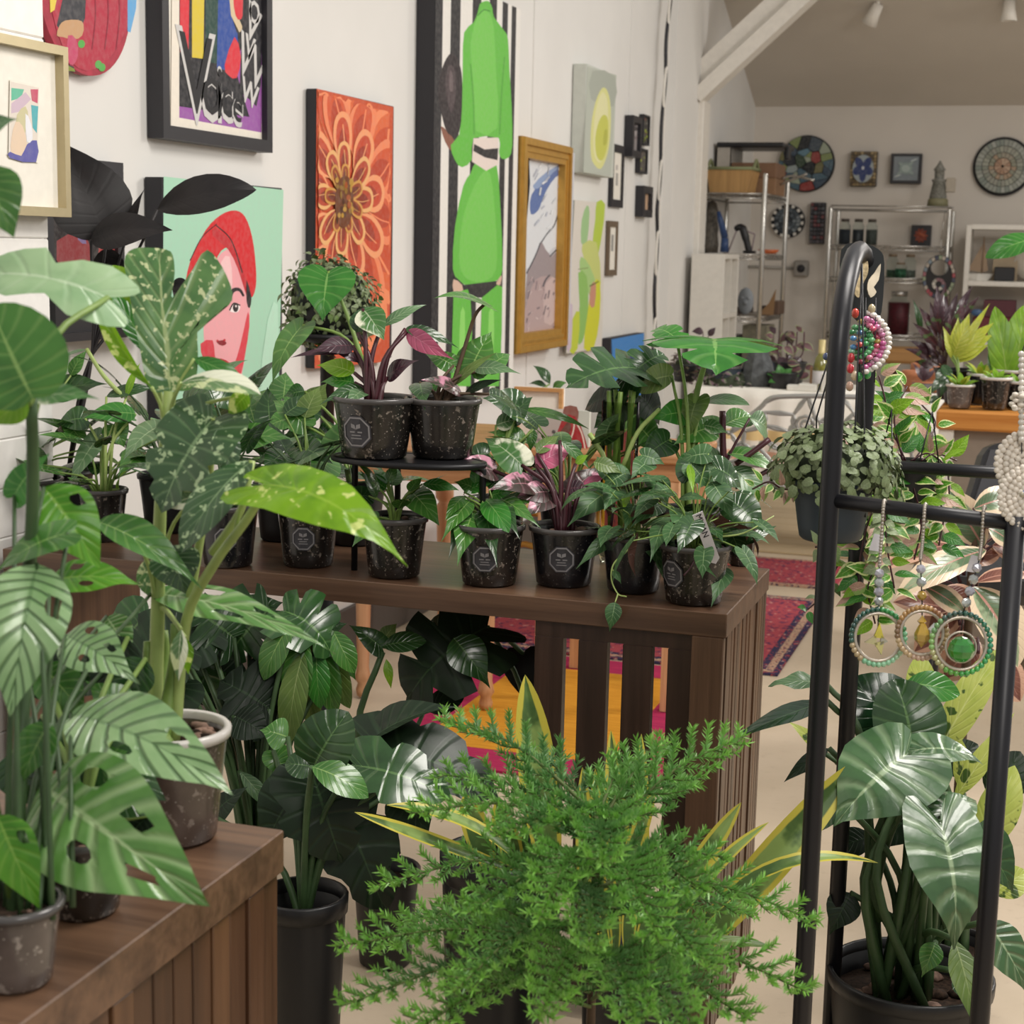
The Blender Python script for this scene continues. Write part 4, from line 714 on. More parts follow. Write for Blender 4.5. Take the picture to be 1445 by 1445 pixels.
MB().add([c + V(-.11, 0, .05), c + V(.11, 0, .05), c + V(.07, 0, 0), c + V(-.07, 0, 0), c + V(0, .04, .05), c + V(0, .03, 0), c + V(0, -.04, .05), c + V(0, -.03, 0)], [(0, 6, 7, 3), (6, 1, 2, 7), (1, 4, 5, 2), (4, 0, 3, 5), (0, 4, 1, 6), (3, 7, 2, 5)]).build('hull', M_WHITE, t)
MB().prism([c + V(.02, 0, .06), c + V(-.07, 0, .07), c + V(.02, 0, .26)], (0, .006, 0)).prism([c + V(.035, 0, .06), c + V(.07, 0, .07), c + V(.03, 0, .3)], (0, .006, 0)).build('sail', flat('brown_sail', '#96806a', .7), t); MB().tube([c + V(.028, 0, .04), c + V(.028, 0, .31)], .004, 5).build('mast', M_CARD, t)
c = V(gx(1418), 12.2, z); t = thing('shadow_box', 'little black box in front of an arched tan plaque', 'ornament', c); MB().box(c - V(.07, .02, 0), c + V(.07, .05, .10), bev=.006).build('box', M_DARKP, t); MB().prism([c + V(.085 * math.cos(a), .07, .12 + .13 * math.sin(a)) for a in [math.pi * i / 12 for i in range(13)]] + [c + V(-.085, .07, 0), c + V(.085, .07, 0)], (0, .02, 0)).build('plaque', flat('tan_plaque', '#a08e74', .6), t)
c = V(gx(1455), 12.3, z + .135); MB().lathe([(0, 0), (.06, 0), (.125, -.02), (.12, -.03), (.05, -.012), (0, -.012)], c, 24, axis=(0, 1, .25)).build('display_plate', flat('cream_glaze', '#bdb5a8', .3), None, 'round cream plate standing on the white bookcase', 'plate')
MB().box((gx(1378), 12.15, zs2 - .004), (gx(1378) + .42, 12.42, zs2 + .17), bev=.008).build('red_case', flat('dark_red_cloth', '#6b2530', .6), None, 'dark red storage box on the lower shelf of the white bookcase', 'box')
MB().box((gx(1392), 12.15, zs2 + .172), (gx(1392) + .22, 12.4, zs2 + .29), bev=.004).build('dark_box', flat('maroon_card', '#5a3038', .7), None, 'small maroon box stacked on the dark red storage box', 'box')
MB().ball(V(gx(1388) - .02, 12.13, zs2 + .20), .028, 10, 7, sc=(1.5, .5, .9)).build('blue_stone', flat('blue_glaze', '#44628a', .4), None, 'small blue stone on the edge of the dark red box', 'ornament')
# ------------------------------------------------------------------ plant bench with pastel cloth and the silver garden bench
by0 = 7.62; bz = atY(1200, 557, by0)[2]; bx0, bx1 = atY(985, 560, by0)[0], atY(1332, 560, by0)[0]
t = thing('plant_bench', 'long white plant bench under the back room window plants', 'table', ((bx0 + bx1) / 2, by0 + .3, 0))
MB().box((bx0, by0, bz - .04), (bx1, by0 + .62, bz), bev=.004).build('tabletop', M_WHITE, t)
for x in (bx0 + .03, bx1 - .07):
    for y in (by0 + .04, by0 + .54): MB().box((x, y, .012), (x + .045, y + .045, bz - .04)).build('leg', M_WHITE, t)
s = NT('pastel_stripe_cloth'); co = s.n('ShaderNodeSeparateXYZ'); s.put(co.inputs[0], s.coord()); rp = s.n('ShaderNodeValToRGB'); rp.color_ramp.interpolation = 'CONSTANT'
wv = s.noise(s.coord(), 5, 2); s.put(rp.inputs[0], s.math('ADD', s.math('MULTIPLY', co.outputs[2], 1.55), s.math('MULTIPLY', wv, .035)))
cols = ['#e9e2d4', '#e8c9ac', '#ece6da', '#ead9a6', '#efe9de', '#e6bfa6', '#ebe4d8', '#e9dcb4', '#efe9df', '#e3b49a', '#efe7da', '#e5c88f', '#f0ebe2']
els = rp.color_ramp.elements
while len(els) < len(cols): els.new(.5)
for i, c_ in enumerate(cols): els[i].position = i / len(cols); els[i].color = lin(c_)
s.set(Base_Color=rp.outputs[0], Roughness=.85); M_PAST = s.m
mb = MB(); n = 60; vs = []; xs_ = [bx0 - .005 + (bx1 - bx0 + .01) * i / n for i in range(n + 1)]
for k, z in enumerate((bz + .003, bz - .05, bz - .18, bz - .32, bz - .46)): vs += [V(x, by0 - .008 - .012 * k * (.5 + .5 * math.sin(i * .9 + .4 * k)), z) for i, x in enumerate(xs_)]
fs = [(k * (n + 1) + i, k * (n + 1) + i + 1, (k + 1) * (n + 1) + i + 1, (k + 1) * (n + 1) + i) for k in range(4) for i in range(n)]
m0 = len(vs); vs += [V(x, by0 + .25, bz + .003) for x in xs_]; fs += [(m0 + i, m0 + i + 1, i + 1, i) for i in range(n)]
mb.add(vs, fs, smooth=True).build('tablecloth', M_PAST, None, 'pastel striped cloth hanging down the front of the plant bench', 'tablecloth')
M_SILV = flat('silver_paint', '#aaa9a6', .4, .5)
gy = 7.12; G = lambda u, v: atY(u, v, gy); gz0 = .45
t = thing('garden_bench', 'silver metal garden bench with open scrollwork back before the pastel cloth', 'bench', G(1120, 700) * V(1, 1, 0))
top_ = [G(u, v) for u, v in ((985, 628), (1000, 604), (1030, 590), (1058, 586), (1074, 574), (1084, 564), (1100, 560), (1150, 559), (1196, 560), (1240, 562), (1256, 572), (1272, 588), (1300, 596), (1316, 612), (1322, 640))]
fr_ = MB().tube(curve(top_, 5), .011, 7); xl, xr = top_[0][0], top_[-1][0]; zb_ = gz0 + .03
fr_.tube([top_[0], V(xl, gy, .01)], .013, 7).tube([top_[-1], V(xr, gy, .01)], .013, 7).tube([V(xl, gy, zb_), V(xr, gy, zb_)], .011, 7); fr_.build('frame', M_SILV, t)
for x in (xl, xr): MB().tube([V(x, gy, .64), V(x, gy - .40, .64), V(x, gy - .42, .01)], .012, 7).build('leg', M_SILV, t)
for i in range(6): MB().box((xl, gy - .42 + i * .068, gz0 - .01), (xr, gy - .37 + i * .068, gz0 + .006), bev=.003).build('slat', M_SILV, t)
r = random.Random(21); env = lambda x: np.interp(x, [p[0] for p in top_], [p[2] for p in top_]); pts = []
for i in range(42):
    x = r.uniform(xl, xr); z = r.uniform(zb_, env(x)); pts.append(((x - xl) / (xr - xl) * 2 - 1, (z - zb_) / .45 * .66 - .33))
for cell in vor([(p[0] * .98, p[1]) for p in pts], 1.0, 1.0, 40):
    if any(abs(a[0]) > .97 for a in cell): continue
    lp = [V(xl + (a[0] + 1) / 2 * (xr - xl), gy, zb_ + (a[1] + .33) / .66 * .45) for a in cell]; lp = [V(p[0], p[1], min(max(p[2], zb_), env(p[0]))) for p in lp]
    lp = smooth_loop(lp, 2); MB().tube(lp + [lp[0]], .0072, 5, cap=False).build('scroll', M_SILV, t)
for cc in (G(1135, 600), G(1212, 604)):
    sp = [cc + V(.045 * (1 - .75 * i / 14) * math.cos(i * .75), -.004, .045 * (1 - .75 * i / 14) * math.sin(i * .75)) for i in range(15)]; MB().tube(sp, .008, 5).build('scroll', M_SILV, t)
# butcher block cart at the right
ky = atH(1325, 578, .90)[1]; kx0 = atY(1325, 590, ky)[0]; kz = .90; M_BUTCH = wood('orange_butcher_block', '#b06a28', '#d99a4e', 'X', .7, .35)
t = thing('kitchen_cart', 'cart with thick orange butcher block top and white frame near the right edge', 'cart', (kx0 + .4, ky + .25, 0))
MB().box((kx0 - .01, ky, kz - .066), (kx0 + .80, ky + .55, kz), bev=.008).build('worktop', M_BUTCH, t)
for x in (kx0, kx0 + .74):
    for y in (ky + .02, ky + .48): MB().box((x, y, 0), (x + .05, y + .05, kz - .066), bev=.003).build('leg', M_WHITE, t)
MB().box((kx0 + .05, ky + .05, .1), (kx0 + .74, ky + .07, kz - .066)).build('front_panel', flat('taupe_panel', '#8a7d70', .6), t); MB().box((kx0 + .05, ky + .07, .10), (kx0 + .74, ky + .5, .13)).build('shelf', M_WHITE, t)
# dark wood slab on the jar shelf side, with its steel legs
wy = 11.4; wz = atY(1275, 493, wy)[2]; x0, x1 = atY(1246, 500, wy)[0], atY(1315, 500, wy)[0]
t = thing('side_table', 'small table with thick live edge wood top behind the croton', 'table', ((x0 + x1) / 2, wy + .2, 0)); MB().box((x0, wy, wz - .10), (x1, wy + .4, wz), bev=.02).build('tabletop', wood('light_oak', '#9a6f42', '#c09358', 'X', 1, .5), t)
for x in (x0 + .05, x1 - .05):
    for y in (wy + .05, wy + .35): MB().tube([V(x, y, 0), V(x, y, wz - .1)], .02, 8).build('leg', M_CHROME, t)
# black padded chair at the right edge
p0 = at(1440, 700, 4.7); M_LEA = flat('black_leather', '#2b2b2e', .38, 0, .1)
t = thing('black_chair', 'black padded chair with slanted backrest at the right edge', 'chair', (p0[0], p0[1], 0)); hx = lambda u, v, Z=4.7: at(u, v, Z)
bk = [hx(1392, 626), hx(1470, 622), hx(1470, 750), hx(1352, 756)]; nrm = unit(np.cross(bk[1] - bk[0], bk[3] - bk[0])); nrm = nrm if nrm[1] > 0 else -nrm
q = MB(); c_ = sum(bk) / 4; rb_ = []
for i in range(4):
    a_, b_, d_ = bk[i - 1], bk[i], bk[(i + 1) % 4]; e1, e2 = unit(a_ - b_) * .035, unit(d_ - b_) * .035; rb_ += [b_ + e1, b_ + (e1 + e2) * .3, b_ + e2]
q.prism(rb_, nrm * .06); q.build('backrest', M_LEA, t)
MB().prism([c_ + (p - c_) * .86 - nrm * .012 for p in bk], nrm * .02).build('cushion', flat('grey_leather', '#4a4a4e', .4), t)
sz = hx(1360, 760)[2]
for a_, b_ in ((bk[3], bk[2]), (bk[2], bk[3])):
    e_ = a_ + (b_ - a_) * .2 + nrm * .03; MB().tube([e_ + V(0, 0, .03), V(e_[0], p0[1] - .04, sz - .06)], .012, 8).build('back_support', M_DARKP, t)
MB().box((p0[0] - .26, p0[1] - .50, sz - .10), (p0[0] + .26, p0[1] - .02, sz), bev=.03).build('seat', M_LEA, t)
for dx in (-.2, .2):
    for dy in (-.45, -.06): MB().tube([V(p0[0] + dx, p0[1] + dy, sz - .1), V(p0[0] + dx * 1.1, p0[1] + dy, 0)], .018, 8).build('leg', M_DARKP, t)
# ------------------------------------------------------------------ side table by the gallery wall, frames leaning on it
M_TURN = wood('honey_wood', '#b28058', '#dcae86', 'Z', 1.5, .45); M_TUX = wood('honey_wood_top', '#9a683f', '#c8966a', 'X', 1.5, .45)
lg = [atH(512, 985, 0), atH(685, 1005, 0)]; lx0, lx1 = lg[0][0], lg[1][0]; ly0 = (lg[0][1] + lg[1][1]) / 2; ly1 = 5.27
hz = 0.80
t = thing('console_table', 'honey coloured wooden table on turned legs behind the display table', 'table', ((lx0 + lx1) / 2, (ly0 + ly1) / 2, 0))
MB().box((lx0 - .05, ly0 - .05, hz - .03), (lx1 + .05, ly1 + .05, hz), bev=.006).build('tabletop', M_TUX, t); MB().box((lx0 - .02, ly0 - .02, hz - .10), (lx1 + .02, ly1 + .02, hz - .03), bev=.003).build('apron', M_TUX, t)
pf = [(0, 0), (.018, 0), (.022, .02), (.016, .04), (.026, .055), (.022, .075), (.019, .09), (.026, .42), (.030, .50), (.020, .515), (.032, .53), (.032, .56), (.024, .575), (.030, .60), (.030, .70), (0, .70)]
for x, y in ((lx0, ly0), (lx0, ly1), (lx1, ly0), (lx1, ly1)):
    l_ = MB().lathe(pf, (x, y, .009), 14).build('leg', M_TURN, t)
M_GILT = flat('gilded_wood', '#c9a24e', .35, .4)
t = thing('gilt_stool', 'gilded stool with an arched stretcher beyond the turned leg table', 'stool', (-1.78, 5.75, 0))
for dx in (-.20, .20):
    for dy in (0, .36): MB().tube([V(-1.78 + dx, 5.60 + dy, .012), V(-1.78 + dx * .95, 5.60 + dy, .44)], [.012, .017], 8).build('leg', M_GILT, t)
MB().box((-2.0, 5.58, .44), (-1.56, 5.98, .475), bev=.01).build('seat', M_GILT, t); MB().tube(curve([V(-1.98, 5.6, .20), V(-1.78, 5.62, .33), V(-1.58, 5.6, .20)], 6), .012, 7).build('stretcher', M_GILT, t)
t = thing('small_table', 'small square wooden table beside the turned leg table, under the red figure canvas', 'table', (-1.24, 4.95, 0))
MB().box((-1.485, 4.72, hz - .025), (-1.0, 5.2, hz), bev=.005).build('tabletop', M_TUX, t); MB().box((-1.465, 4.74, hz - .08), (-1.02, 5.18, hz - .025), bev=.003).build('apron', M_TUX, t)
for x in (-1.445, -1.04):
    for y in (4.76, 5.16): MB().prism([V(x - .017, y - .017, .0105), V(x + .017, y - .017, .0105), V(x + .017, y + .017, .0105), V(x - .017, y + .017, .0105)], (0, 0, hz - .09)).build('leg', M_TURN, t)
# framed picture on a little easel, and the red figure picture beside it
ey = 4.95; E = lambda u, v: atY(u, v, ey)
t = thing('picture_frame', 'small honey wood frame holding a blank white sheet above the display table pots', 'picture', E(765, 600)); M_HW = wood('frame_honey', '#b07a44', '#dcae78', 'X', 2, .45)
q = [E(728, 546), E(795, 541), E(797, 574), E(733, 576)]; q[0][2] = q[1][2]; zlo = hz + .004; q = [E(728, 545), V(E(796, 545)[0], ey, E(728, 545)[2]), V(E(796, 545)[0], ey, zlo), V(E(728, 640)[0], ey, zlo)]
MB().prism([q[0], q[1], q[2], q[3]], (0, .012, 0)).build('backing', flat('white_sheet', '#f3efe6', .7), t); w_ = .018
for a, b in ((0, 1), (1, 2), (2, 3), (3, 0)):
    c0, c1 = q[a], q[b]; cc = sum(q) / 4; i0, i1 = c0 + (cc - c0) * .14, c1 + (cc - c1) * .14; MB().prism([c0, c1, i1, i0], (0, -.018, 0)).build('frame_side', M_HW, t)
for dx in (-.02, .02): MB().prism([V(q[3][0] + (.03 if dx < 0 else .12), ey + .06, hz + .002), V(q[3][0] + (.045 if dx < 0 else .135), ey + .06, hz + .002), V(q[3][0] + (.045 if dx < 0 else .135), ey + .012, q[0][2] - .05), V(q[3][0] + (.03 if dx < 0 else .12), ey + .012, q[0][2] - .05)], (0, .02, 0)).build('easel_leg', M_HW, t)
ey = 4.80; q = [E(752, 576), E(832, 576), E(832, 668), E(752, 668)]; q = [q[0], V(q[1][0], ey, q[0][2]), V(q[1][0], ey, hz + .004), V(q[0][0], ey, hz + .004)]
t = thing('small_canvas', 'small canvas of a red cloaked figure on grey leaning on the turned leg table', 'painting', sum(q) / 4); MB().prism(q, (0, .02, 0)).build('canvas', M_CANVL, t)
A = Art(yplane(ey - .001)); A.a('#b9aeaa', [(753, 577), (810, 578), (805, 665), (752, 665)]); A.a('#d8d0c8', [(753, 577), (800, 577), (800, 590), (753, 590)]); A.a('#8d5a50', [(796, 574), (814, 574), (816, 590), (808, 600), (796, 592)], 2); A.a('#a5282e', [(794, 590), (812, 588), (826, 620), (831, 660), (790, 660), (782, 632)], 2); A.a('#6d4038', [(784, 624), (800, 596), (806, 604), (792, 640)], 2); A.line('#e8d8cc', [(797, 640), (808, 612), (811, 594)], 2); A.line('#e8d8cc', [(812, 594), (822, 615), (829, 655)], 2)
r = random.Random(2)
for i in range(16): A.disc(r.choice(['#8f8784', '#5a5656', '#c9bfb8']), r.uniform(756, 788), r.uniform(584, 656), r.uniform(1, 3), r.uniform(1, 3), 7)
A.mb.build('print', M_ART, t)
c = V((lx0 + lx1) / 2 + .12, 4.70, hz); 
# ================================================================== PLANTS: helpers
SHAPES = {   # half outline of a blade: (along, across) with 1 = full length and half the width
    'ovate': [(0, 0), (.06, .50), (.2, .92), (.36, 1), (.55, .84), (.75, .48), (.9, .18), (1, 0)],
    'acum': [(0, 0), (.05, .5), (.18, .92), (.34, 1), (.52, .80), (.70, .42), (.84, .15), (1, 0)],
    'ellip': [(0, 0), (.08, .40), (.25, .82), (.45, 1), (.65, .92), (.83, .6), (.94, .28), (1, 0)],
    'lance': [(0, 0), (.08, .35), (.22, .8), (.38, 1), (.56, .85), (.75, .5), (.9, .18), (1, 0)],
    'heart': [(0, 0), (-.10, .22), (-.14, .5), (-.06, .82), (.12, 1), (.34, .92), (.56, .66), (.78, .3), (.9, .1), (1, 0)],
    'arrow': [(0, 0), (-.18, .28), (-.24, .52), (-.14, .80), (.06, .96), (.28, 1), (.50, .80), (.72, .42), (.88, .14), (1, 0)],
    'round': [(0, 0), (-.05, .35), (.05, .75), (.25, 1), (.5, 1), (.75, .78), (.93, .4), (1, 0)],
    'strap': [(0, .55), (.12, .75), (.3, .95), (.5, 1), (.7, .9), (.86, .6), (.95, .28), (1, 0)],
    'fingers': {'L': [(0, 0, 0), (.05, .0, .30), (.12, .15, .42), (.2, .45, .50), (.25, .55, .95), (.3, .75, .92), (.38, .95, .68), (.5, .80, .44), (.6, .62, .14), (.7, .78, .20), (.85, .95, .18), (1, 1, 0)], 'R': [(0, 0, 0), (.08, .02, .28), (.2, .3, .36), (.35, .55, .42), (.5, .74, .46), (.7, .92, .48), (.85, 1.0, .34), (1, 1, 0)]},
    'mon': [(0, 0), (-.14, .35), (-.18, .65), (-.04, .95), (.2, 1.05), (.45, 1), (.68, .78), (.87, .42), (1, 0)],
}
def _outline(shape, nt):
    pts = [V(*p, 0) for p in SHAPES[shape]]; c = curve(pts, 8); m = len(c) - 1
    return [c[min(m, int(round(i * m / nt)))] for i in range(nt + 1)] if nt < m else [c[int(i * m / nt)] + (c[min(m, int(i * m / nt) + 1)] - c[int(i * m / nt)]) * (i * m / nt - int(i * m / nt)) for i in range(nt + 1)]
def leaf_mesh(L, W, shape='ovate', arc=.1, fold=.2, curl=.15, wave=0.0, nt=12, nk=3, lobes=None, holes=None, seed=0, droop=0.0, twist=0.0):
    """blade with its base at the origin, tip at +x (length L), upper side facing +z; returns vertices, faces, uvs"""
    r = random.Random(seed); ph = r.uniform(0, 6.28)
    if lobes: nt = max(nt, lobes[0] * 7)
    if holes: nt, nk = max(nt, 26), 8
    O = None if isinstance(SHAPES[shape], dict) else _outline(shape, nt); custom = SHAPES[shape] if O is None else None
    if custom: nt = 40; CU = {sg: curve([V(*p) for p in custom['R' if sg > 0 else 'L']], 8) for sg in (1, -1)}
    vs = []; uv = []; fs = []; cf, sf = math.cos(fold), math.sin(fold)
    def place(x, y, t, f, sg):
        bx = min(max(x, 0), 1); z = arc * L * (4 * bx * (1 - bx) + (4 * x if x < 0 else 0)) - droop * L * bx * bx * (1 if x >= 0 else 0) * (1 - bx) * 2
        yy = y * W * .5; z += abs(yy) * sf - curl * yy * yy / (W * .5 + 1e-9) + wave * W * f * f * math.sin(t * 17 + ph + (1.7 if sg > 0 else 0))
        tw = twist * bx; yv = sg * yy * cf
        return (x * L, yv * math.cos(tw), z + yv * math.sin(tw))
    mids = [min(max(i / nt * .98 - .16 * math.sin(math.pi * i / nt), 0), 1) if i < nt else 1.0 for i in range(nt + 1)]
    for i in range(nt + 1): vs.append(place(mids[i], 0, i / nt, 0, 1)); uv.append((i / nt, .5))
    for sg in (1, -1):
        base = len(vs)
        if custom:
            cl = CU[sg]; pk = [cl[min(len(cl) - 1, int(round(i * (len(cl) - 1) / nt)))] for i in range(nt + 1)]; O = [V(p[1], p[2], 0) for p in pk]
        for i in range(nt + 1):
            t = i / nt; g = 1.0
            if lobes:
                n_, dep, st = lobes; tt = (t - st) / (1 - st)
                if tt > 0: p = (tt * n_ + (.0 if sg > 0 else .12)) % 1.0; q = abs(2 * p - 1); q = max(0, (q - .58) / .42); g = 1 - dep * (q * q * (3 - 2 * q)) * min(1, tt * 5)
            for k in range(1, nk + 1):
                f = k / nk * g; x = mids[i] + (O[i][0] - mids[i]) * f; y = O[i][1] * f; vs.append(place(x, y, t, f, sg)); uv.append((t, .5 + .5 * sg * k / nk))
        dead = set()
        if holes:
            for (ht, hk, rt, rk, hs) in holes:
                if hs != sg: continue
                for i in range(nt):
                    for k in range(nk):
                        a, b = ((i + .5) / nt - ht) / rt, ((k + .5) / nk - hk) / rk
                        if a * a + b * b < 1: dead.add((i, k))
                for i in range(nt + 1):
                    for k in range(1, nk + 1):
                        a, b = (i / nt - ht) / rt, (k / nk - hk) / rk; d = math.hypot(a, b)
                        if .55 < d < 1.35 and k < nk:      # snap the rim of the hole to an ellipse
                            t2, f2 = ht + a / d * rt, hk + b / d * rk; t2 = min(max(t2, 0), 1); j = t2 * nt; j0 = int(j); j1 = min(nt, j0 + 1); fr = j - j0
                            m_ = mids[j0] + (mids[j1] - mids[j0]) * fr; o_ = O[j0] + (O[j1] - O[j0]) * fr; vs[base + i * nk + k - 1] = place(m_ + (o_[0] - m_) * f2, o_[1] * f2, t2, f2, sg)
        for i in range(nt):
            for k in range(nk):
                if (i, k) in dead: continue
                a = i if k == 0 else base + i * nk + k - 1; b = i + 1 if k == 0 else base + (i + 1) * nk + k - 1; c = base + (i + 1) * nk + k; d = base + i * nk + k
                fs.append((a, b, c, d) if sg > 0 else (a, d, c, b))
    return vs, fs, uv
def frame_of(B, T, n):
    d = unit(T - B); n = np.asarray(n, float); n = n - d * np.dot(n, d)
    if np.linalg.norm(n) < 1e-4: n = np.cross(d, V(1, .3, .2))
    n = unit(n); s = np.cross(n, d); return np.array([d, s, n]).T
_cache = {}
def put_mesh(name, key, geo, mat, parent, B, R, scale=1.0, smooth=True):
    """place a (possibly shared) blade mesh at world point B with rotation R under its plant"""
    me = _cache.get(key) if key else None
    if me is None:
        vs, fs, uv = geo(); me = bpy.data.meshes.new(name); me.from_pydata(vs, [], fs); me.materials.append(mat)
        me.polygons.foreach_set('use_smooth', [smooth] * len(fs)); li = np.empty(len(me.loops), dtype=np.int32); me.loops.foreach_get('vertex_index', li)
        me.uv_layers.new(name='UVMap').data.foreach_set('uv', np.array(uv, dtype=np.float32)[li].ravel()); me.update()
        if key: _cache[key] = me
    o = bpy.data.objects.new(name, me); COL.objects.link(o); o.parent = parent; p = np.asarray(B) - origin(parent); S = R * scale
    o.matrix_local = Matrix([[*S[0], p[0]], [*S[1], p[1]], [*S[2], p[2]], [0, 0, 0, 1]]); return o
M_SOIL = flat('potting_mix', '#3c2d23', .9, 0, .35, .2, 0, 140); M_BARK = flat('bark_chip', '#94786a', .8, 0, .3, .2, 0, 60)
def _potmat(name, dark, speck, amt, rough=.25):
    s = NT(name); co = s.coord(); n = s.noise(co, 95, 3, .6); n2 = s.noise(co, 16, 3); v = s.n('ShaderNodeTexVoronoi'); s.put(v.inputs['Vector'], co); v.inputs['Scale'].default_value = 130
    c = s.mix(s.step(n2, .3, .7), lin(dark), tuple(x * 1.7 for x in lin(dark)[:3]) + (1,)); c = s.mix(s.math('MULTIPLY', s.step(n, .58, .68), amt), c, lin(speck)); c = s.mix(s.math('MULTIPLY', s.step(v.outputs['Distance'], .16, .08), amt), c, lin('#a09a90'))
    s.set(Base_Color=c, Roughness=rough, Specular_IOR_Level=.5, Coat_Weight=.5, Coat_Roughness=.15); s.bump(n, .15, .002); return s.m
M_POTCLEAR = _potmat('clear_pot_full_of_soil', '#181513', '#857a70', .8); M_POTSMOKE = _potmat('smoky_pot_full_of_soil', '#121215', '#55524f', .35); M_POTPALE = _potmat('clear_pot_with_pale_mix', '#4f4743', '#a39a92', .8)
M_POTBLK = flat('black_nursery_pot', '#1a1a1c', .4); M_POTSLATE = flat('slate_blue_pot', '#2b3640', .45); M_RIM = flat('clear_plastic_rim', '#524f4e', .2, 0, .05); M_RIMW = flat('milky_plastic_rim', '#d2cdc8', .25); M_TERRA = flat('terracotta', '#b0704c', .7)
M_STK = flat('grey_sticker', '#3b3a3f', .45); M_STKL = flat('sticker_print', '#8a8789', .5); M_STAKE = flat('white_plant_tag', '#dcd8dc', .4); M_INK = flat('tag_ink', '#1d1c22', .5)
class Plant:
    def __init__(s, name, label, base, cat='plant', group=None): s.t = thing(name, label, cat, base, group); s.b = np.array(base, float); s.r = random.Random(hash_(label)); s.soil_z = base[2]
    def pot(s, rt, h, mat=None, rb=None, rim=None, sticker=None, chips=8, soil=None, n=26, ribs=0, lip=.008, soilmat=None):
        b = s.b; rb = rb or rt * .80; mat = mat or M_POTCLEAR; wall = .0025
        prof = [(0, .0), (rb * .9, .0), (rb, .004), (rb + (rt - rb) * .25, h * .25), (rb + (rt - rb) * .6, h * .6), (rt, h * .93), (rt, h - .001), (rt - wall, h - .001), (rt - wall * 1.5, h * .80)]
        s.potob = MB().lathe(prof, b, n).build('pot', mat, s.t)
        rm = rim or (M_POTBLK if mat is M_POTBLK else M_RIM); MB().lathe([(rt - .001, h * .93), (rt + .0035, h * .935), (rt + .0045, h), (rt + .002, h + .003), (rt - .003, h + .002), (rt - .003, h * .95)], b, n).build('rim', rm, s.potob)
        sz = soil if soil is not None else h * .86; s.soil_z = b[2] + sz; s.rt = rt; mb = MB(); r = s.r
        mb.lathe([(0, sz + .004), (rt * .4, sz + .003), (rt * .75, sz + .002), (rt - .004, sz - .003)], b, 18)
        s.soil = mb.build('soil', soilmat or M_SOIL, s.t)
        for i in range(chips):
            a, q = r.uniform(0, 6.28), rt * .85 * math.sqrt(r.random()); c = b + V(q * math.cos(a), q * math.sin(a), sz + .006); z = r.uniform(.005, .010) * rt / .07
            MB().ball(c, z, 6, 4, sc=(1.2, .9, .6)).build('bark_chip', r.choice((M_BARK, M_BARK, M_SOIL)), s.soil)
        if sticker is not None:
            u, v, size = sticker; zc = b[2] + h * v; rr = rb + (rt - rb) * v + .0012; size = size or rt * .36
            def on(du, dv, l): zz = zc + dv; r_ = rb + (rt - rb) * ((zz - b[2]) / h) + .0012 + l; a = u + du / r_; return V(b[0] + r_ * math.cos(a), b[1] + r_ * math.sin(a), zz)
            def disk(rad, l, nn=8, rot=.39): return [on(rad * math.cos(rot + 2 * math.pi * i / nn), rad * math.sin(rot + 2 * math.pi * i / nn), l) for i in range(nn)]
            def fan(rad, l, nn=8, rot=.39): mb_ = MB(); c = on(0, 0, l); d = disk(rad, l, nn, rot); mb_.add([c] + d, [(0, 1 + i, 1 + (i + 1) % nn) for i in range(nn)]); return mb_
            st = fan(size, .0004).build('sticker', M_STK, s.potob); mb_ = MB()
            d0, d1 = disk(size * .9, .001), disk(size * .82, .001)
            for i in range(8): mb_.add([d0[i], d0[(i + 1) % 8], d1[(i + 1) % 8], d1[i]], [(0, 1, 2, 3)])
            for (x0, x1, y0, y1) in ((-.34, .34, -.20, -.13), (-.28, .28, -.36, -.30), (-.20, .20, -.50, -.45), (-.4, .4, -.05, .0)): mb_.add([on(x0 * size, y0 * size, .001), on(x1 * size, y0 * size, .001), on(x1 * size, y1 * size, .001), on(x0 * size, y1 * size, .001)], [(0, 1, 2, 3)])
            for sx in (-1, 1): mb_.add([on(0, .12 * size, .001), on(sx * .30 * size, .26 * size, .001), on(sx * .26 * size, .46 * size, .001), on(sx * .04 * size, .36 * size, .001)], [(0, 1, 2, 3)])
            mb_.build('sticker_print', M_STKL, s.potob, kind='stuff')
        return s
    def stem(s, pts, r, mat, n=7, sub=4, name='stem'):
        c = curve(pts, sub) if len(pts) > 2 else pts; m = len(c); rs = [r[0] + (r[1] - r[0]) * i / (m - 1) for i in range(m)] if hasattr(r, '__len__') else r
        return MB().tube(c, rs, n).build(name, mat, s.t)
    def leaf(s, mat, shape, B, T, W, n=(0, 0, 1), key=None, pet=None, pmat=None, pr=.0028, name='leaf', **kw):
        B, T = np.asarray(B, float), np.asarray(T, float); L = np.linalg.norm(T - B); kw.setdefault('seed', s.r.randint(0, 9999))
        o = put_mesh(name, None, lambda: leaf_mesh(L, W, shape, **kw), mat, s.t, B, frame_of(B, T, n))
        if pet is not None:
            pts = [np.asarray(p, float) for p in pet] + [B]
            if len(pts) == 2: mid = (pts[0] + pts[1]) / 2; mid[2] += .12 * np.linalg.norm(pts[1] - pts[0]); mid[:2] = mid[:2] * .6 + pts[0][:2] * .4; pts.insert(1, mid)
            s.stem(pts, (pr * 1.25, pr * .85), pmat or M_STEMG)
        return o
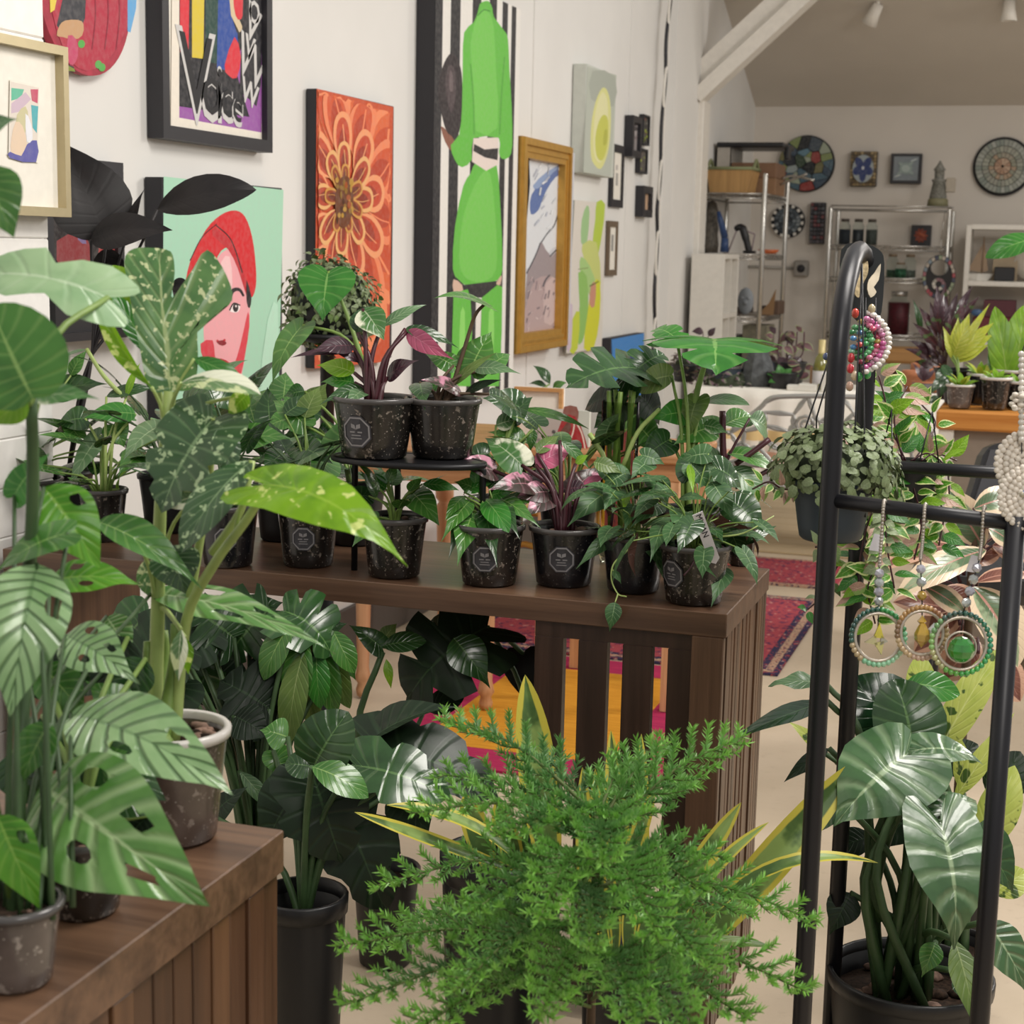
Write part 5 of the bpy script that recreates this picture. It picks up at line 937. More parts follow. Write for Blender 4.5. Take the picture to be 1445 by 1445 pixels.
    def L(s, mat, shape, b, t, Z, wpx, dz=0.0, face=(0, .45, .9), **kw):
        """a blade from base pixel b to tip pixel t of the photograph, Z metres away; face = (right, up, towards) normal"""
        B, T = at(b[0], b[1], Z), at(t[0], t[1], Z + dz); n = C_R * face[0] + C_U * face[1] + C_T * face[2]
        return s.leaf(mat, shape, B, T, wpx * Z / F_PX, n, **kw)
    def rosette(s, mat, shape, n, ln, wr, el=(.3, 1.1), pl=(.08, .16), az=(0, 6.2832), c=None, droop=(.2, .9), pmat=None, pr=.0022, spread=.25, **kw):
        r = s.r; c = np.array(c if c is not None else (s.b[0], s.b[1], s.soil_z), float)
        for i in range(n):
            a = az[0] + (az[1] - az[0]) * ((i + r.uniform(.1, .9)) / n); e = r.uniform(*el); p = r.uniform(*pl); l_ = r.uniform(*ln)
            st = c + V(math.cos(a), math.sin(a), 0) * spread * p * .3; h = V(math.cos(a), math.sin(a), 0)
            B = st + p * (h * math.cos(e) + V(0, 0, math.sin(e))); d = r.uniform(*droop); T = B + l_ * unit(h * math.cos(e - d) + V(0, 0, math.sin(e - d)) + V(r.uniform(-.3, .3), r.uniform(-.3, .3), 0))
            s.leaf(r.choice(mat) if isinstance(mat, (list, tuple)) else mat, shape, B, T, l_ * wr * r.uniform(.9, 1.1), V(h[0] * .25, h[1] * .25, 1) + V(r.uniform(-.3, .3), r.uniform(-.3, .3), 0), pet=[st], pmat=pmat, pr=pr, arc=r.uniform(.04, .14), fold=r.uniform(.05, .3), **kw)
        return s
    def vine(s, pts, mat, shape, ln, wr, every, pmat=None, r0=.0018, hang=.7, **kw):
        c = curve(pts, 10); s.stem(pts, (r0, r0 * .7), pmat or M_STEMG, 6, 8, 'vine'); acc = 0; sd = 1; r = s.r
        for i in range(1, len(c)):
            acc += np.linalg.norm(c[i] - c[i - 1])
            if acc >= every:
                acc = 0; sd = -sd; tg = unit(c[i] - c[i - 1]); sv = unit(np.cross(tg, C_T)) * sd; d = unit(sv * .8 + tg * .25 + V(0, 0, -hang) + C_T * r.uniform(0, .5)); l_ = ln * r.uniform(.75, 1.15)
                B = c[i] + d * l_ * .18; s.leaf(r.choice(mat) if isinstance(mat, (list, tuple)) else mat, shape, B, B + d * l_, l_ * wr, C_T * .8 + V(0, 0, .6) + sv * .3 + V(r.uniform(-.3, .3), r.uniform(-.3, .3), 0), pet=[c[i], (c[i] + B) / 2], pmat=pmat, pr=.0012, arc=.08, fold=.15, **kw)
        return s
_er = random.Random(99)
def ell(c, a, b, h, lo, hi):
    """a random point on an ellipsoid shell and the outward direction there"""
    ph, zz = _er.uniform(0, 6.283), _er.uniform(lo, hi); q = math.sqrt(max(0, 1 - zz * zz)); n = V(q * math.cos(ph), q * math.sin(ph), zz); s_ = _er.uniform(.82, 1.0); return c + n * V(a, b, h) * s_, n
def extra_leaves(P, n, pick, size, mat, shape, wr, seed):
    """the small leaves past the first 300, joined into one part"""
    r = random.Random(seed); vs0, fs0, uv0 = leaf_mesh(1.0, wr, shape, nt=4, nk=1, arc=.12, fold=.2); A_ = np.array(vs0); m = MB()
    for _ in range(n):
        p, nr = pick(); d = unit(np.cross(nr, V(r.uniform(-1, 1), r.uniform(-1, 1), r.uniform(-1, 1))) + V(0, 0, -.3)); R = frame_of(p, p + d, nr + V(r.uniform(-.5, .5), r.uniform(-.5, .5), .3)) * r.uniform(*size)
        m.add(A_ @ R.T + p, fs0, 0, None, uv0, True)
    return m.build('leaves', mat, P.t, kind='stuff')
def hash_(t):
    h = 7
    for ch in t: h = (h * 131 + ord(ch)) % 1000003
    return h
M_STEMG = flat('green_stem', '#7d9a4a', .5, 0, .12); M_STEMD = flat('dark_green_stem', '#3f5a34', .5, 0, .12); M_STEMR = flat('burgundy_stem', '#451a24', .4, 0, .15); M_STEMB = flat('brown_stem', '#5a4632', .7, 0, .2); M_STEMP = flat('pale_green_stem', '#a3b86a', .5, 0, .1)
# leaf materials
LM = {}
LM['thai'] = leafmat('constellation_leaf', '#5f8a4c', '#3f6a3c', '#b9c98f', .05, .7, 9, .22, .25, .24, .6, varc=('#c9d3a0', 120, .60, .65), thr=.18, coat=.25)
LM['thaid'] = leafmat('constellation_leaf_dark', '#3c5f38', '#2c492a', '#98b684', .04, .5, 11, .2, .2, .28, .6, varc=('#a9bf93', 120, .60, .66), thr=.08, coat=.25)
LM['thaib'] = leafmat('constellation_leaf_bright', '#86b81e', '#5f9216', '#a9cf4a', .05, .5, 9, .15, .25, .3, .5, varc=('#d9e88a', 75, .60, .66), thr=.35)
LM['thaiw'] = leafmat('constellation_leaf_half_white', '#6d8f5c', '#4f7048', '#dfe5c4', .05, .6, 8, .15, .2, .28, .5, half=('#e8ebd4', .60), varc=('#c9d3a0', 45, .6, .66), thr=.15)
LM['adan'] = leafmat('swiss_cheese_leaf', '#659a48', '#457a30', '#bdd6a0', .05, .6, 10, .45, .35, .24, .6, thr=.15, coat=.3, bump=.6)
LM['adanp'] = leafmat('swiss_cheese_leaf_silvery', '#9abd86', '#7ba468', '#345e30', .045, .4, 11, .65, .22, .22, .6, thr=.1, coat=.35, bump=.7)
LM['adang'] = leafmat('swiss_cheese_leaf_fresh', '#5f9e2a', '#3f7d1c', '#9ac25a', .05, .5, 9, .25, .3, .3, .5, thr=.3)
LM['dark'] = leafmat('dark_green_leaf', '#2c5026', '#1f3d1c', '#6a8f52', .035, .55, 9, .18, .2, .22, .55, thr=.05, coat=.2)
LM['deep'] = leafmat('blackish_green_leaf', '#1b2f1b', '#121f12', '#3f5a38', .03, .5, 9, .15, .2, .38, .35, thr=.02)
LM['blk'] = leafmat('black_leaf', '#211d1e', '#161415', '#2b2829', .03, .3, 9, .0, .2, .42, .35, thr=.02, bump=.06)
LM['palef'] = leafmat('pale_silvery_leaf', '#a3c294', '#86ac7c', '#c9dcbc', .05, .6, 8, .12, .2, .3, .5, thr=.15, coat=.2, bump=.2)
LM['mid'] = leafmat('mid_green_leaf', '#4a7f34', '#356426', '#9fc070', .035, .55, 9, .2, .2, .26, .5, thr=.1, coat=.2)
LM['fresh'] = leafmat('fresh_green_leaf', '#428a34', '#2f7028', '#92c06c', .035, .6, 9, .2, .2, .26, .5, thr=.25, coat=.15)
LM['lime'] = leafmat('lime_leaf', '#8fbf2c', '#6d9e22', '#c6dc7a', .04, .5, 8, .15, .2, .34, .45, thr=.35)
LM['olive'] = leafmat('olive_leaf', '#66803c', '#4c6630', '#a8b87a', .04, .5, 9, .15, .2, .36, .45, thr=.2)
LM['silver'] = leafmat('greyed_green_leaf', '#62855a', '#476844', '#b2c79c', .035, .5, 10, .25, .2, .3, .5, thr=.08, coat=.15)
LM['micans'] = leafmat('velvet_leaf', '#41683a', '#2c4f2a', '#90ac78', .035, .7, 8, .22, .18, .42, .35, thr=.06, under='#5a4038')
LM['pink'] = leafmat('pink_marbled_leaf', '#3a3a2e', '#4a2f34', '#c48a96', .04, .5, 7, .15, .2, .3, .5, var=('#c98aa0', 14, .52, .60), thr=.08, coat=.2)
LM['pinkh'] = leafmat('pink_leaf', '#c4607f', '#a84e70', '#e0a0b4', .03, .4, 7, .12, .2, .32, .5, thr=.12)
LM['burg'] = leafmat('burgundy_leaf', '#3f2430', '#2c1a22', '#7a4552', .035, .5, 8, .15, .2, .3, .5, thr=.05, coat=.2)
LM['varw'] = leafmat('white_marbled_leaf', '#4a7a3c', '#35602f', '#c9d6b0', .04, .5, 8, .15, .2, .3, .5, var=('#e3e4cc', 12, .54, .62), thr=.15)
LM['snake'] = leafmat('snake_plant_leaf', '#5d7a3a', '#3c5a2c', '#7d9650', .02, .1, 20, .0, .2, .38, .4, var=('#86a058', 9, .5, .6), edge=('#c3b846', .72), thr=.06, bump=.05)
LM['ficus'] = leafmat('tricolour_rubber_leaf', '#5a7450', '#46603f', '#c98a80', .05, .7, 14, .12, .15, .24, .6, edge=('#dcc6a8', .62), var=('#8fa07d', 10, .5, .58), thr=.08, coat=.3, under='#a5665a')
LM['ficusp'] = leafmat('pink_rubber_leaf', '#8a5a4a', '#6d4038', '#d8a08e', .05, .6, 14, .15, .15, .28, .5, edge=('#cfa58c', .70), thr=.1, coat=.2)
LM['dief'] = leafmat('dieffenbachia_leaf', '#c3cf6a', '#a3b84c', '#dbe29a', .05, .5, 9, .1, .2, .34, .45, varc=('#3f5a26', 42, .60, .66), thr=.2)
LM['philo'] = leafmat('philodendron_leaf', '#436d3c', '#31582f', '#b0c89c', .05, .65, 8, .3, .3, .30, .8, thr=.06, coat=.25, bump=.6)
LM['rubber'] = leafmat('glossy_dark_leaf', '#1f4026', '#152f1b', '#4f7048', .035, .6, 10, .12, .15, .16, .65, thr=.03, coat=.4)
LM['croton'] = leafmat('croton_leaf_dark', '#42202a', '#2c1a20', '#7a3a3c', .05, .5, 10, .25, .2, .35, .45, thr=.08, varc=('#3f5a2c', 30, .62, .68))
LM['crotony'] = leafmat('croton_leaf_yellow', '#b9c23c', '#8fa02c', '#e0d86a', .05, .5, 10, .3, .25, .35, .45, thr=.25)
LM['coleus'] = leafmat('mauve_brown_leaf', '#6d4a4c', '#4f3438', '#a8808a', .04, .4, 8, .2, .2, .5, .35, thr=.08, edge=('#8a9a6a', .8))
LM['pellio'] = leafmat('small_mottled_leaf', '#8a9a70', '#687850', '#b0bc98', .06, .3, 5, .1, .2, .38, .45, thr=.06)
LM['mauve'] = leafmat('mauve_succulent_leaf', '#8a6f7d', '#66565a', '#b59aa6', .05, .2, 4, .05, .2, .45, .4, thr=.05, half=('#7d8a6a', .72))
LM['hoya'] = leafmat('variegated_small_leaf', '#5fa028', '#3f7d22', '#cfe08a', .05, .5, 5, .1, .2, .3, .5, edge=('#d6dc9a', .72), thr=.25)
LM['hoyap'] = leafmat('blush_small_leaf', '#c9a58f', '#b58a80', '#e8d0bc', .05, .4, 5, .1, .2, .35, .45, half=('#8fae5c', .62), thr=.2)
# ================================================================== PLANTS ON THE WALNUT TABLE
def camang(p, off=0.0): return math.atan2(-p[1], -p[0]) + off
def potted(name, label, u, v, rtpx, hpx, mat=None, h=TT, sticker=None, group=None, y=None, cat='plant', **kw):
    b = atH(u, v, h) if y is None else None
    if y is not None: b = atY(u, v, y); b[2] = h
    b[2] = h + .0005; Z = depth(b); P = Plant(name, label, b, cat, group); P.Z = Z
    st = None
    if sticker is not None: P_ang = camang(b, sticker[0]); st = (P_ang, sticker[1], None)
    return P.pot(rtpx * Z / F_PX, hpx * Z / F_PX, mat, sticker=None, **kw) if st is None else _pot_st(P, rtpx * Z / F_PX, hpx * Z / F_PX, mat, st, kw)
def _pot_st(P, rt, h, mat, st, kw):
    rb = kw.get('rb') or rt * .80
    P.pot(rt, h, mat, **kw); b = P.b; a0, v, _ = st; size = rt * .42; zc = b[2] + h * v
    def on(du, dv, l): zz = zc + dv; f = (zz - b[2]) / h; r_ = rb + (rt - rb) * f + (rt - rb) * .06 + .0014 + l; a = a0 - du / r_; return V(b[0] + r_ * math.cos(a), b[1] + r_ * math.sin(a), zz)
    ring = lambda rad, l: [on(rad * math.cos(.39 + math.pi * i / 4), rad * math.sin(.39 + math.pi * i / 4), l) for i in range(8)]
    d = ring(size, .0003); m = MB().add([on(0, 0, .0003)] + d, [(0, 1 + (i + 1) % 8, 1 + i) for i in range(8)]); m.build('sticker', M_STK, P.potob)
    q = MB(); d0, d1 = ring(size * .92, .0008), ring(size * .82, .0008)
    for i in range(8): q.add([d0[i], d0[(i + 1) % 8], d1[(i + 1) % 8], d1[i]], [(0, 1, 2, 3)])
    for x0, x1, y0, y1 in ((-.40, .40, -.06, .02), (-.30, .30, -.24, -.18), (-.36, .36, -.42, -.36)): q.add([on(x * size, y * size, .0008) for x, y in ((x0, y0), (x1, y0), (x1, y1), (x0, y1))], [(0, 1, 2, 3)])
    for sx in (-1, 1): q.add([on(x * size, y * size, .0008) for x, y in ((0, .14), (sx * .30, .24), (sx * .30, .48), (sx * .05, .40))], [(0, 1, 2, 3)])
    q.build('sticker_print', M_STKL, P.potob, kind='stuff'); return P
def many(P, rows, pmat=None, pr=.0022, off=0.0):
    """rows: material, shape, base pixel, tip pixel, width px, tip depth change, extra options; a petiole runs from the soil unless pet is given"""
    for row in rows:
        m, sh, b, t, wpx = row[:5]; dz = row[5] if len(row) > 5 else 0.0; kw = dict(row[6]) if len(row) > 6 else {}
        Z = kw.pop('Z', P.Z + off) + 0.0; pet = kw.pop('pet', 'soil')
        if pet == 'soil':
            s0 = P.b.copy(); s0[2] = P.soil_z - .003; s0[:2] += np.array([P.r.uniform(-1, 1), P.r.uniform(-1, 1)]) * P.rt * .2; pet = [s0]
        elif pet is not None: pet = [at(q[0], q[1], q[2] if len(q) > 2 else Z) for q in pet]
        P.L(LM[m], sh, b, t, Z, wpx, dz, kw.pop('face', (0, .5, .85)), pet=pet, pmat=kw.pop('pmat', pmat), pr=kw.pop('pr', pr), **kw)
    return P
np_ = dict(pet=None)
# --- front row, left to right
P = potted('potted_philodendron', 'dark philodendron in smoky nursery pot, first of the front row after the monstera stems', 322, 797, 42, 86, M_POTSMOKE, sticker=(-.1, .5))
P.rosette([LM['mid'], LM['dark'], LM['silver']], 'heart', 9, (.07, .12), .62, (.5, 1.3), (.08, .17), pmat=M_STEMD)
many(P, [('mid', 'acum', (330, 622), (414, 620), 54, .0, dict(face=(-.1, .6, .7))), ('dark', 'heart', (258, 562), (312, 596), 62, -.05), ('silver', 'heart', (228, 600), (174, 650), 54, -.06, dict(face=(-.3, .5, .8))), ('dark', 'heart', (296, 548), (345, 585), 44, .04)], M_STEMD)
P = potted('potted_philodendron', 'philodendron in clear pot with a round grey sticker under the bright lime leaf', 435, 797, 43, 84, M_POTCLEAR, sticker=(-.18, .52))
P.rosette([LM['dark'], LM['mid']], 'heart', 12, (.07, .12), .6, (.4, 1.3), (.08, .18), pmat=M_STEMD)
many(P, [('varw', 'heart', (397, 672), (350, 736), 38, -.1), ('dark', 'acum', (402, 585), (452, 560), 34, .05), ('mid', 'heart', (430, 600), (385, 565), 44, .05), ('olive', 'acum', (430, 590), (452, 545), 36, .06), ('dark', 'heart', (420, 630), (470, 655), 46, -.03), ('dark', 'heart', (400, 640), (372, 668), 42, -.05)], M_STEMG)
P = potted('potted_philodendron', 'philodendron with one broad notched leaf beside the plant stand leg', 556, 812, 45, 84, M_POTCLEAR)
P.rosette([LM['mid'], LM['fresh']], 'acum', 8, (.05, .08), .5, (.6, 1.3), (.04, .08), pmat=M_STEMG)
many(P, [('mid', 'ovate', (578, 692), (620, 742), 44, -.06), ('fresh', 'acum', (545, 690), (505, 668), 26), ('mid', 'heart', (535, 730), (497, 772), 38, -.05), ('fresh', 'lance', (596, 683), (648, 692), 22), ('dark', 'heart', (520, 700), (470, 705), 34, -.02), ('mid', 'lance', (548, 680), (560, 655), 18)], M_STEMG)
P = potted('potted_philodendron', 'drooping glossy leaved philodendron with a pale patch on one leaf, in the front row', 690, 823, 47, 84, M_POTCLEAR, sticker=(-.15, .5))
many(P, [('mid', 'acum', (668, 722), (645, 800), 42, -.10), ('dark', 'acum', (682, 716), (702, 802), 32, -.10), ('fresh', 'ellip', (684, 705), (718, 752), 38, -.08, dict(holes=None)), ('mid', 'acum', (664, 706), (622, 766), 30, -.08), ('fresh', 'lance', (655, 694), (694, 682), 22), ('mid', 'acum', (702, 702), (764, 746), 28, -.06), ('dark', 'acum', (700, 706), (734, 762), 30, -.08),
    ('mid', 'lance', (655, 700), (628, 735), 22, -.06), ('fresh', 'lance', (692, 700), (727, 694), 24, -.02), ('mid', 'acum', (672, 690), (640, 680), 26), ('dark', 'acum', (690, 690), (712, 670), 26, .04), ('fresh', 'lance', (672, 684), (668, 655), 16), ('dark', 'acum', (660, 715), (633, 790), 26, -.06), ('mid', 'lance', (715, 700), (770, 712), 20, -.02)], M_STEMG)
# white splash on that leaf is a part of its own
P = potted('pink_philodendron', 'pink marbled philodendron with burgundy stems in a smoky pot in the front row', 795, 824, 48, 82, M_POTSMOKE, sticker=(-.08, .52), chips=14)
many(P, [('pink', 'heart', (696, 664), (637, 655), 42, -.04), ('pink', 'heart', (752, 684), (688, 692), 44, -.06), ('pink', 'ovate', (776, 694), (728, 704), 40, -.03), ('pinkh', 'acum', (756, 656), (814, 630), 38, .03, dict(face=(.2, .5, .8))), ('varw', 'heart', (736, 656), (684, 618), 52, .05), ('pink', 'heart', (806, 694), (852, 660), 40, .04), ('varw', 'lance', (790, 622), (832, 662), 18, .02),
    ('pink', 'ovate', (782, 700), (740, 730), 36, -.05), ('burg', 'acum', (800, 690), (838, 690), 26), ('pinkh', 'lance', (822, 684), (858, 672), 14), ('burg', 'ovate', (770, 680), (742, 668), 30, .05), ('lime', 'lance', (812, 655), (830, 642), 14), ('olive', 'acum', (758, 640), (790, 615), 22, .06)], M_STEMR, .0042)
many(P, [('micans', 'acum', (864, 690), (800, 744), 46, -.08, dict(pet=[(862, 745), (868, 700)]))], M_STEMR)
mic = [LM['micans'], LM['micans'], LM['dark']]
P = potted('velvet_philodendron', 'trailing velvet leaf philodendron without a tag, right of the pink philodendron', 893, 833, 45, 80, M_POTSMOKE, chips=10)
P.rosette(mic, 'heart', 22, (.045, .075), .62, (.1, 1.2), (.04, .13), droop=(.5, 1.6), pmat=M_STEMG, pr=.0014)
many(P, [('micans', 'heart', (925, 676), (942, 720), 36, -.06), ('micans', 'acum', (935, 712), (888, 746), 30, -.08), ('micans', 'acum', (896, 712), (880, 752), 28, -.08), ('micans', 'acum', (866, 756), (812, 804), 24, -.05), ('micans', 'heart', (905, 642), (938, 656), 30), ('olive', 'acum', (838, 652), (880, 670), 26, .0), ('lime', 'lance', (884, 700), (880, 722), 14, -.08), ('micans', 'heart', (882, 668), (850, 690), 36), ('micans', 'heart', (914, 652), (890, 676), 34, -.04), ('micans', 'heart', (870, 690), (852, 722), 34, -.06)], M_STEMG, .0014)
zz = P.Z - .09
P.vine([at(902, 758, zz + .02), at(884, 778, zz - .005), at(866, 796, zz - .03), at(863, 818, zz - .035), at(872, 838, zz - .04), at(884, 842, zz - .05)], LM['micans'], 'acum', .03, .6, .09, M_STEMP, .0018)
P.leaf(LM['micans'], 'acum', at(868, 850, zz - .05), at(860, 892, zz - .05), .030, C_T * .8 + C_U * .3, pet=[at(872, 838, zz - .04)], pmat=M_STEMP, pr=.0014)
P = potted('velvet_philodendron', 'velvet leaf philodendron with a white name tag at the table corner', 978, 849, 49, 82, M_POTCLEAR, chips=10, sticker=(-.75, .55))
P.rosette(mic, 'heart', 26, (.05, .085), .62, (.2, 1.3), (.05, .16), droop=(.5, 1.6), pmat=M_STEMG, pr=.0014)
many(P, [('micans', 'acum', (934, 742), (917, 795), 28, -.10), ('micans', 'heart', (966, 722), (950, 758), 42, -.09), ('micans', 'acum', (965, 790), (1012, 816), 26, -.10), ('micans', 'acum', (1024, 800), (1003, 858), 32, -.08), ('micans', 'acum', (1004, 680), (1036, 738), 38, -.04), ('dark', 'heart', (1034, 708), (1078, 752), 60, -.02), ('olive', 'heart', (992, 734), (948, 764), 44, -.06), ('micans', 'lance', (958, 704), (998, 706), 18, -.06), ('dark', 'acum', (1028, 745), (1050, 800), 34, -.04), ('micans', 'heart', (975, 655), (1000, 690), 40, .0), ('dark', 'heart', (1010, 660), (1046, 690), 48, .05), ('micans', 'heart', (1000, 640), (960, 650), 36, .02), ('lime', 'lance', (972, 655), (978, 698), 12, -.06), ('dark', 'lance', (1050, 770), (1096, 742), 16, .03), ('micans', 'heart', (945, 690), (918, 700), 34, -.04)], M_STEMG, .0014)
zz = P.Z - .06; P.stem([at(1010, 758, zz), at(1050, 752, zz), at(1092, 728, zz + .05)], (.002, .001), M_STEMP); P.stem([at(985, 780, zz), at(975, 800, zz - .02), at(965, 812, zz - .03)], .0015, M_STEMR)
tp, tb = at(984, 724, zz - .065), at(1008, 790, zz - .02); d_ = unit(tb - tp); sd = unit(np.cross(d_, C_T)); nn = np.cross(sd, d_); nn = nn if np.dot(nn, C_T) > 0 else -nn; wv_ = .0095
tg = MB().prism([tp - sd * wv_, tp + sd * wv_, tb + sd * wv_, tb + d_ * .008, tb - sd * wv_], nn * .0012).build('name_tag', M_STAKE, P.t); text_part('MICAN', .0150, tp + d_ * .026 + nn * .0016, d_, np.cross(nn, d_), M_INK, tg)
# --- plant stand with two pots
tc = at(576, 647, 2.98); ft = atH(494, 807, TT)
t = thing('plant_stand', 'black metal plant stand lifting two pots above the front row', 'stand', (tc[0], tc[1], TT)); M_IRON = flat('black_iron', '#17171a', .4, .3)
rx, ry = 112 * 2.98 / F_PX, .075
el_ = lambda k, z: [V(tc[0] + rx * k * math.cos(2 * math.pi * i / 40), tc[1] + ry * k * math.sin(2 * math.pi * i / 40), z) for i in range(40)]
MB().tube(el_(1, tc[2] - .004) + [el_(1, tc[2] - .004)[0]], .006, 8, cap=False).build('ring', M_IRON, t); e0, e1 = el_(.98, tc[2] - .006), el_(.98, tc[2]); MB().add(e0 + e1, [tuple(range(40))[::-1], tuple(range(40, 80))] + [(i, (i + 1) % 40, 40 + (i + 1) % 40, 40 + i) for i in range(40)]).build('tray', M_IRON, t)
for dx, y in ((ft[0] - tc[0], ft[1] + .02), (-(ft[0] - tc[0]), ft[1] + .02), (ft[0] - tc[0] + .03, ft[1] + .16), (-(ft[0] - tc[0]) - .03, ft[1] + .16)): MB().tube([V(tc[0] + dx, y, TT), V(tc[0] + dx, y, tc[2] - .02), V(tc[0] + dx * .86, tc[1] + (y - tc[1]) * .6, tc[2] - .006)], .0065, 8).build('leg', M_IRON, t)
zt_ = tc[2]
P = potted('pink_philodendron', 'burgundy stemmed philodendron in a clear stickered pot, left of two on the plant stand', 528, 645, 57, 84, M_POTCLEAR, zt_, sticker=(-.5, .48), chips=16)
many(P, [('burg', 'acum', (498, 488), (436, 499), 34, -.04), ('burg', 'lance', (498, 498), (410, 505), 14, -.03), ('burg', 'acum', (546, 533), (592, 508), 34, -.04), ('pinkh', 'acum', (574, 468), (642, 508), 30, -.02, dict(face=(.1, -.3, .9))), ('dark', 'acum', (572, 464), (648, 492), 24, .02), ('silver', 'lance', (538, 462), (602, 430), 20, .02), ('varw', 'ovate', (512, 436), (542, 480), 46, -.02), ('lime', 'acum', (500, 526), (446, 516), 34, .04), ('dark', 'acum', (515, 548), (450, 572), 26, -.05), ('dark', 'ovate', (505, 470), (520, 432), 34, .05), ('burg', 'lance', (510, 512), (462, 492), 16, -.02), ('fresh', 'acum', (500, 540), (452, 540), 28, .03), ('silver', 'heart', (515, 550), (488, 575), 30, -.06)], M_STEMR, .0042)
P = potted('green_philodendron', 'tall green leaved philodendron in a clear pot, right of two on the plant stand', 624, 645, 52, 82, M_POTCLEAR, zt_, chips=12)
many(P, [('mid', 'arrow', (684, 429), (612, 421), 46, -.04, dict(face=(0, .85, .42), pet=[(636, 553), (656, 490), (670, 446)], pr=.0035)), ('mid', 'heart', (664, 522), (694, 468), 56, .03), ('mid', 'heart', (640, 516), (600, 500), 34, .03), ('olive', 'lance', (636, 548), (702, 497), 16, -.03), ('silver', 'acum', (668, 520), (736, 528), 26, -.03), ('pink', 'ovate', (652, 556), (594, 536), 30, -.07), ('dark', 'acum', (592, 540), (600, 580), 34, -.08), ('deep', 'lance', (655, 556), (708, 536), 16, -.02), ('mid', 'heart', (690, 520), (720, 500), 34, .05), ('fresh', 'ovate', (628, 540), (596, 556), 20, .02), ('dark', 'acum', (690, 556), (738, 592), 44, .08, dict(face=(.2, .7, .6)))], M_STEMB, .0032)
# --- back row
P = potted('heartleaf_plant', 'tall plant with one upright heart shaped leaf behind the plant stand', 500, 770, 42, 80, M_POTBLK, y=T1y1 - .09)
many(P, [('fresh', 'heart', (463, 383), (455, 454), 84, -.03, dict(face=(0, .15, 1), pet=[(512, 510), (488, 440)], pr=.004)), ('mid', 'heart', (427, 459), (384, 543), 50, -.03, dict(face=(-.4, .3, .8), pet=[(512, 505), (480, 472)], pr=.0035)), ('dark', 'heart', (440, 575), (398, 610), 50), ('olive', 'acum', (440, 575), (462, 540), 40), ('dark', 'acum', (430, 552), (400, 560), 30), ('dark', 'heart', (450, 605), (470, 650), 46), ('mid', 'acum', (410, 590), (372, 606), 34)], M_STEMG, .003)
P = potted('glossy_philodendron', 'leafy green plant with a long drooping stem right of the plant stand', 700, 772, 40, 78, M_POTSMOKE, y=T1y1 - .08)
many(P, [('dark', 'heart', (738, 577), (680, 562), 56, -.03), ('mid', 'lance', (735, 577), (832, 606), 16, .0), ('mid', 'acum', (742, 622), (688, 610), 34), ('dark', 'heart', (720, 590), (752, 560), 40), ('varw', 'acum', (700, 600), (742, 592), 30), ('dark', 'heart', (690, 640), (650, 650), 40), ('mid', 'acum', (752, 606), (748, 640), 16), ('fresh', 'heart', (760, 660), (800, 690), 36)], M_STEMG, .003)
b = atY(870, 770, T1y1 - .06); b[2] = TT + .0005; M_VASE = glass('green_vase_glass', '#dfe6d2', .04, 1.06)
P = Plant('monstera_vase', 'tall glass vase of monstera cuttings at the back of the walnut table', b); P.Z = depth(b); P.soil_z = TT + .05; P.rt = .03
MB().lathe([(0, 0), (.032, 0), (.034, .01), (.038, .32), (.036, .32), (.031, .012), (0, .01)], b, 20).build('vase', M_VASE, P.t)
for i in range(5): a = i * 1.3; P.stem([b + V(.018 * math.cos(a), .018 * math.sin(a), .02), b + V(.02 * math.cos(a + .6), .02 * math.sin(a + .6), .2), b + V(.025 * math.cos(a + 1), .025 * math.sin(a + 1), .34)], .005, M_STEMG)
lobe = (5, .72, .12); V0 = dict(pet=[(876, 640), (880, 570)], pr=.004)
many(P, [('dark', 'mon', (902, 520), (798, 548), 118, -.08, dict(lobes=lobe, face=(-.1, .75, .65), **V0)), ('dark', 'mon', (872, 535), (920, 548), 86, .0, dict(lobes=(4, .6, .2), face=(.2, .6, .7), **V0)), ('dark', 'mon', (900, 520), (938, 500), 60, .05, dict(lobes=(4, .6, .2), **V0)), ('dark', 'heart', (880, 575), (838, 605), 60, .04, V0), ('deep', 'heart', (905, 560), (930, 600), 54, .05, V0), ('mid', 'heart', (900, 600), (930, 640), 50, .02, V0), ('deep', 'heart', (860, 560), (825, 580), 50, .06, V0)], M_STEMD)
P = potted('monstera', 'bright green split leaf monstera rising behind the velvet philodendrons', 968, 772, 44, 84, M_POTBLK, y=T1y1 - .07)
many(P, [('fresh', 'mon', (1004, 486), (1010, 530), 190, -.20, dict(lobes=(5, .62, .12), face=(0, .85, .6), arc=.16, curl=.25, pet=[(975, 700), (980, 580), (990, 530)], pr=.006)), ('fresh', 'heart', (970, 582), (920, 592), 48, .0), ('olive', 'heart', (984, 562), (972, 622), 46, -.02, dict(face=(-.5, .2, .8))), ('silver', 'ellip', (990, 568), (1058, 572), 36, -.03, dict(face=(0, .8, .5))), ('mid', 'heart', (1000, 604), (950, 628), 50, -.03), ('varw', 'acum', (992, 600), (1028, 612), 26), ('dark', 'heart', (945, 620), (905, 650), 50), ('fresh', 'mon', (955, 478), (922, 466), 40, .08, dict(lobes=(3, .5, .2))), ('olive', 'round', (948, 530), (900, 548), 50, .05)], M_STEMG, .0035)
P.stem([at(832, 612, P.Z - .05), at(850, 640, P.Z - .06), at(868, 668, P.Z - .06), V(P.b[0], P.b[1], P.soil_z)], .005, M_STEMP); P.stem([at(878, 660, P.Z - .04), at(900, 610, P.Z - .04), at(930, 578, P.Z)], .0045, M_STEMP)
P = potted('rubber_plant', 'rubber plant with dark red leaf sheaths at the back corner of the walnut table', 1044, 797, 22, 60, M_POTCLEAR, chips=5)
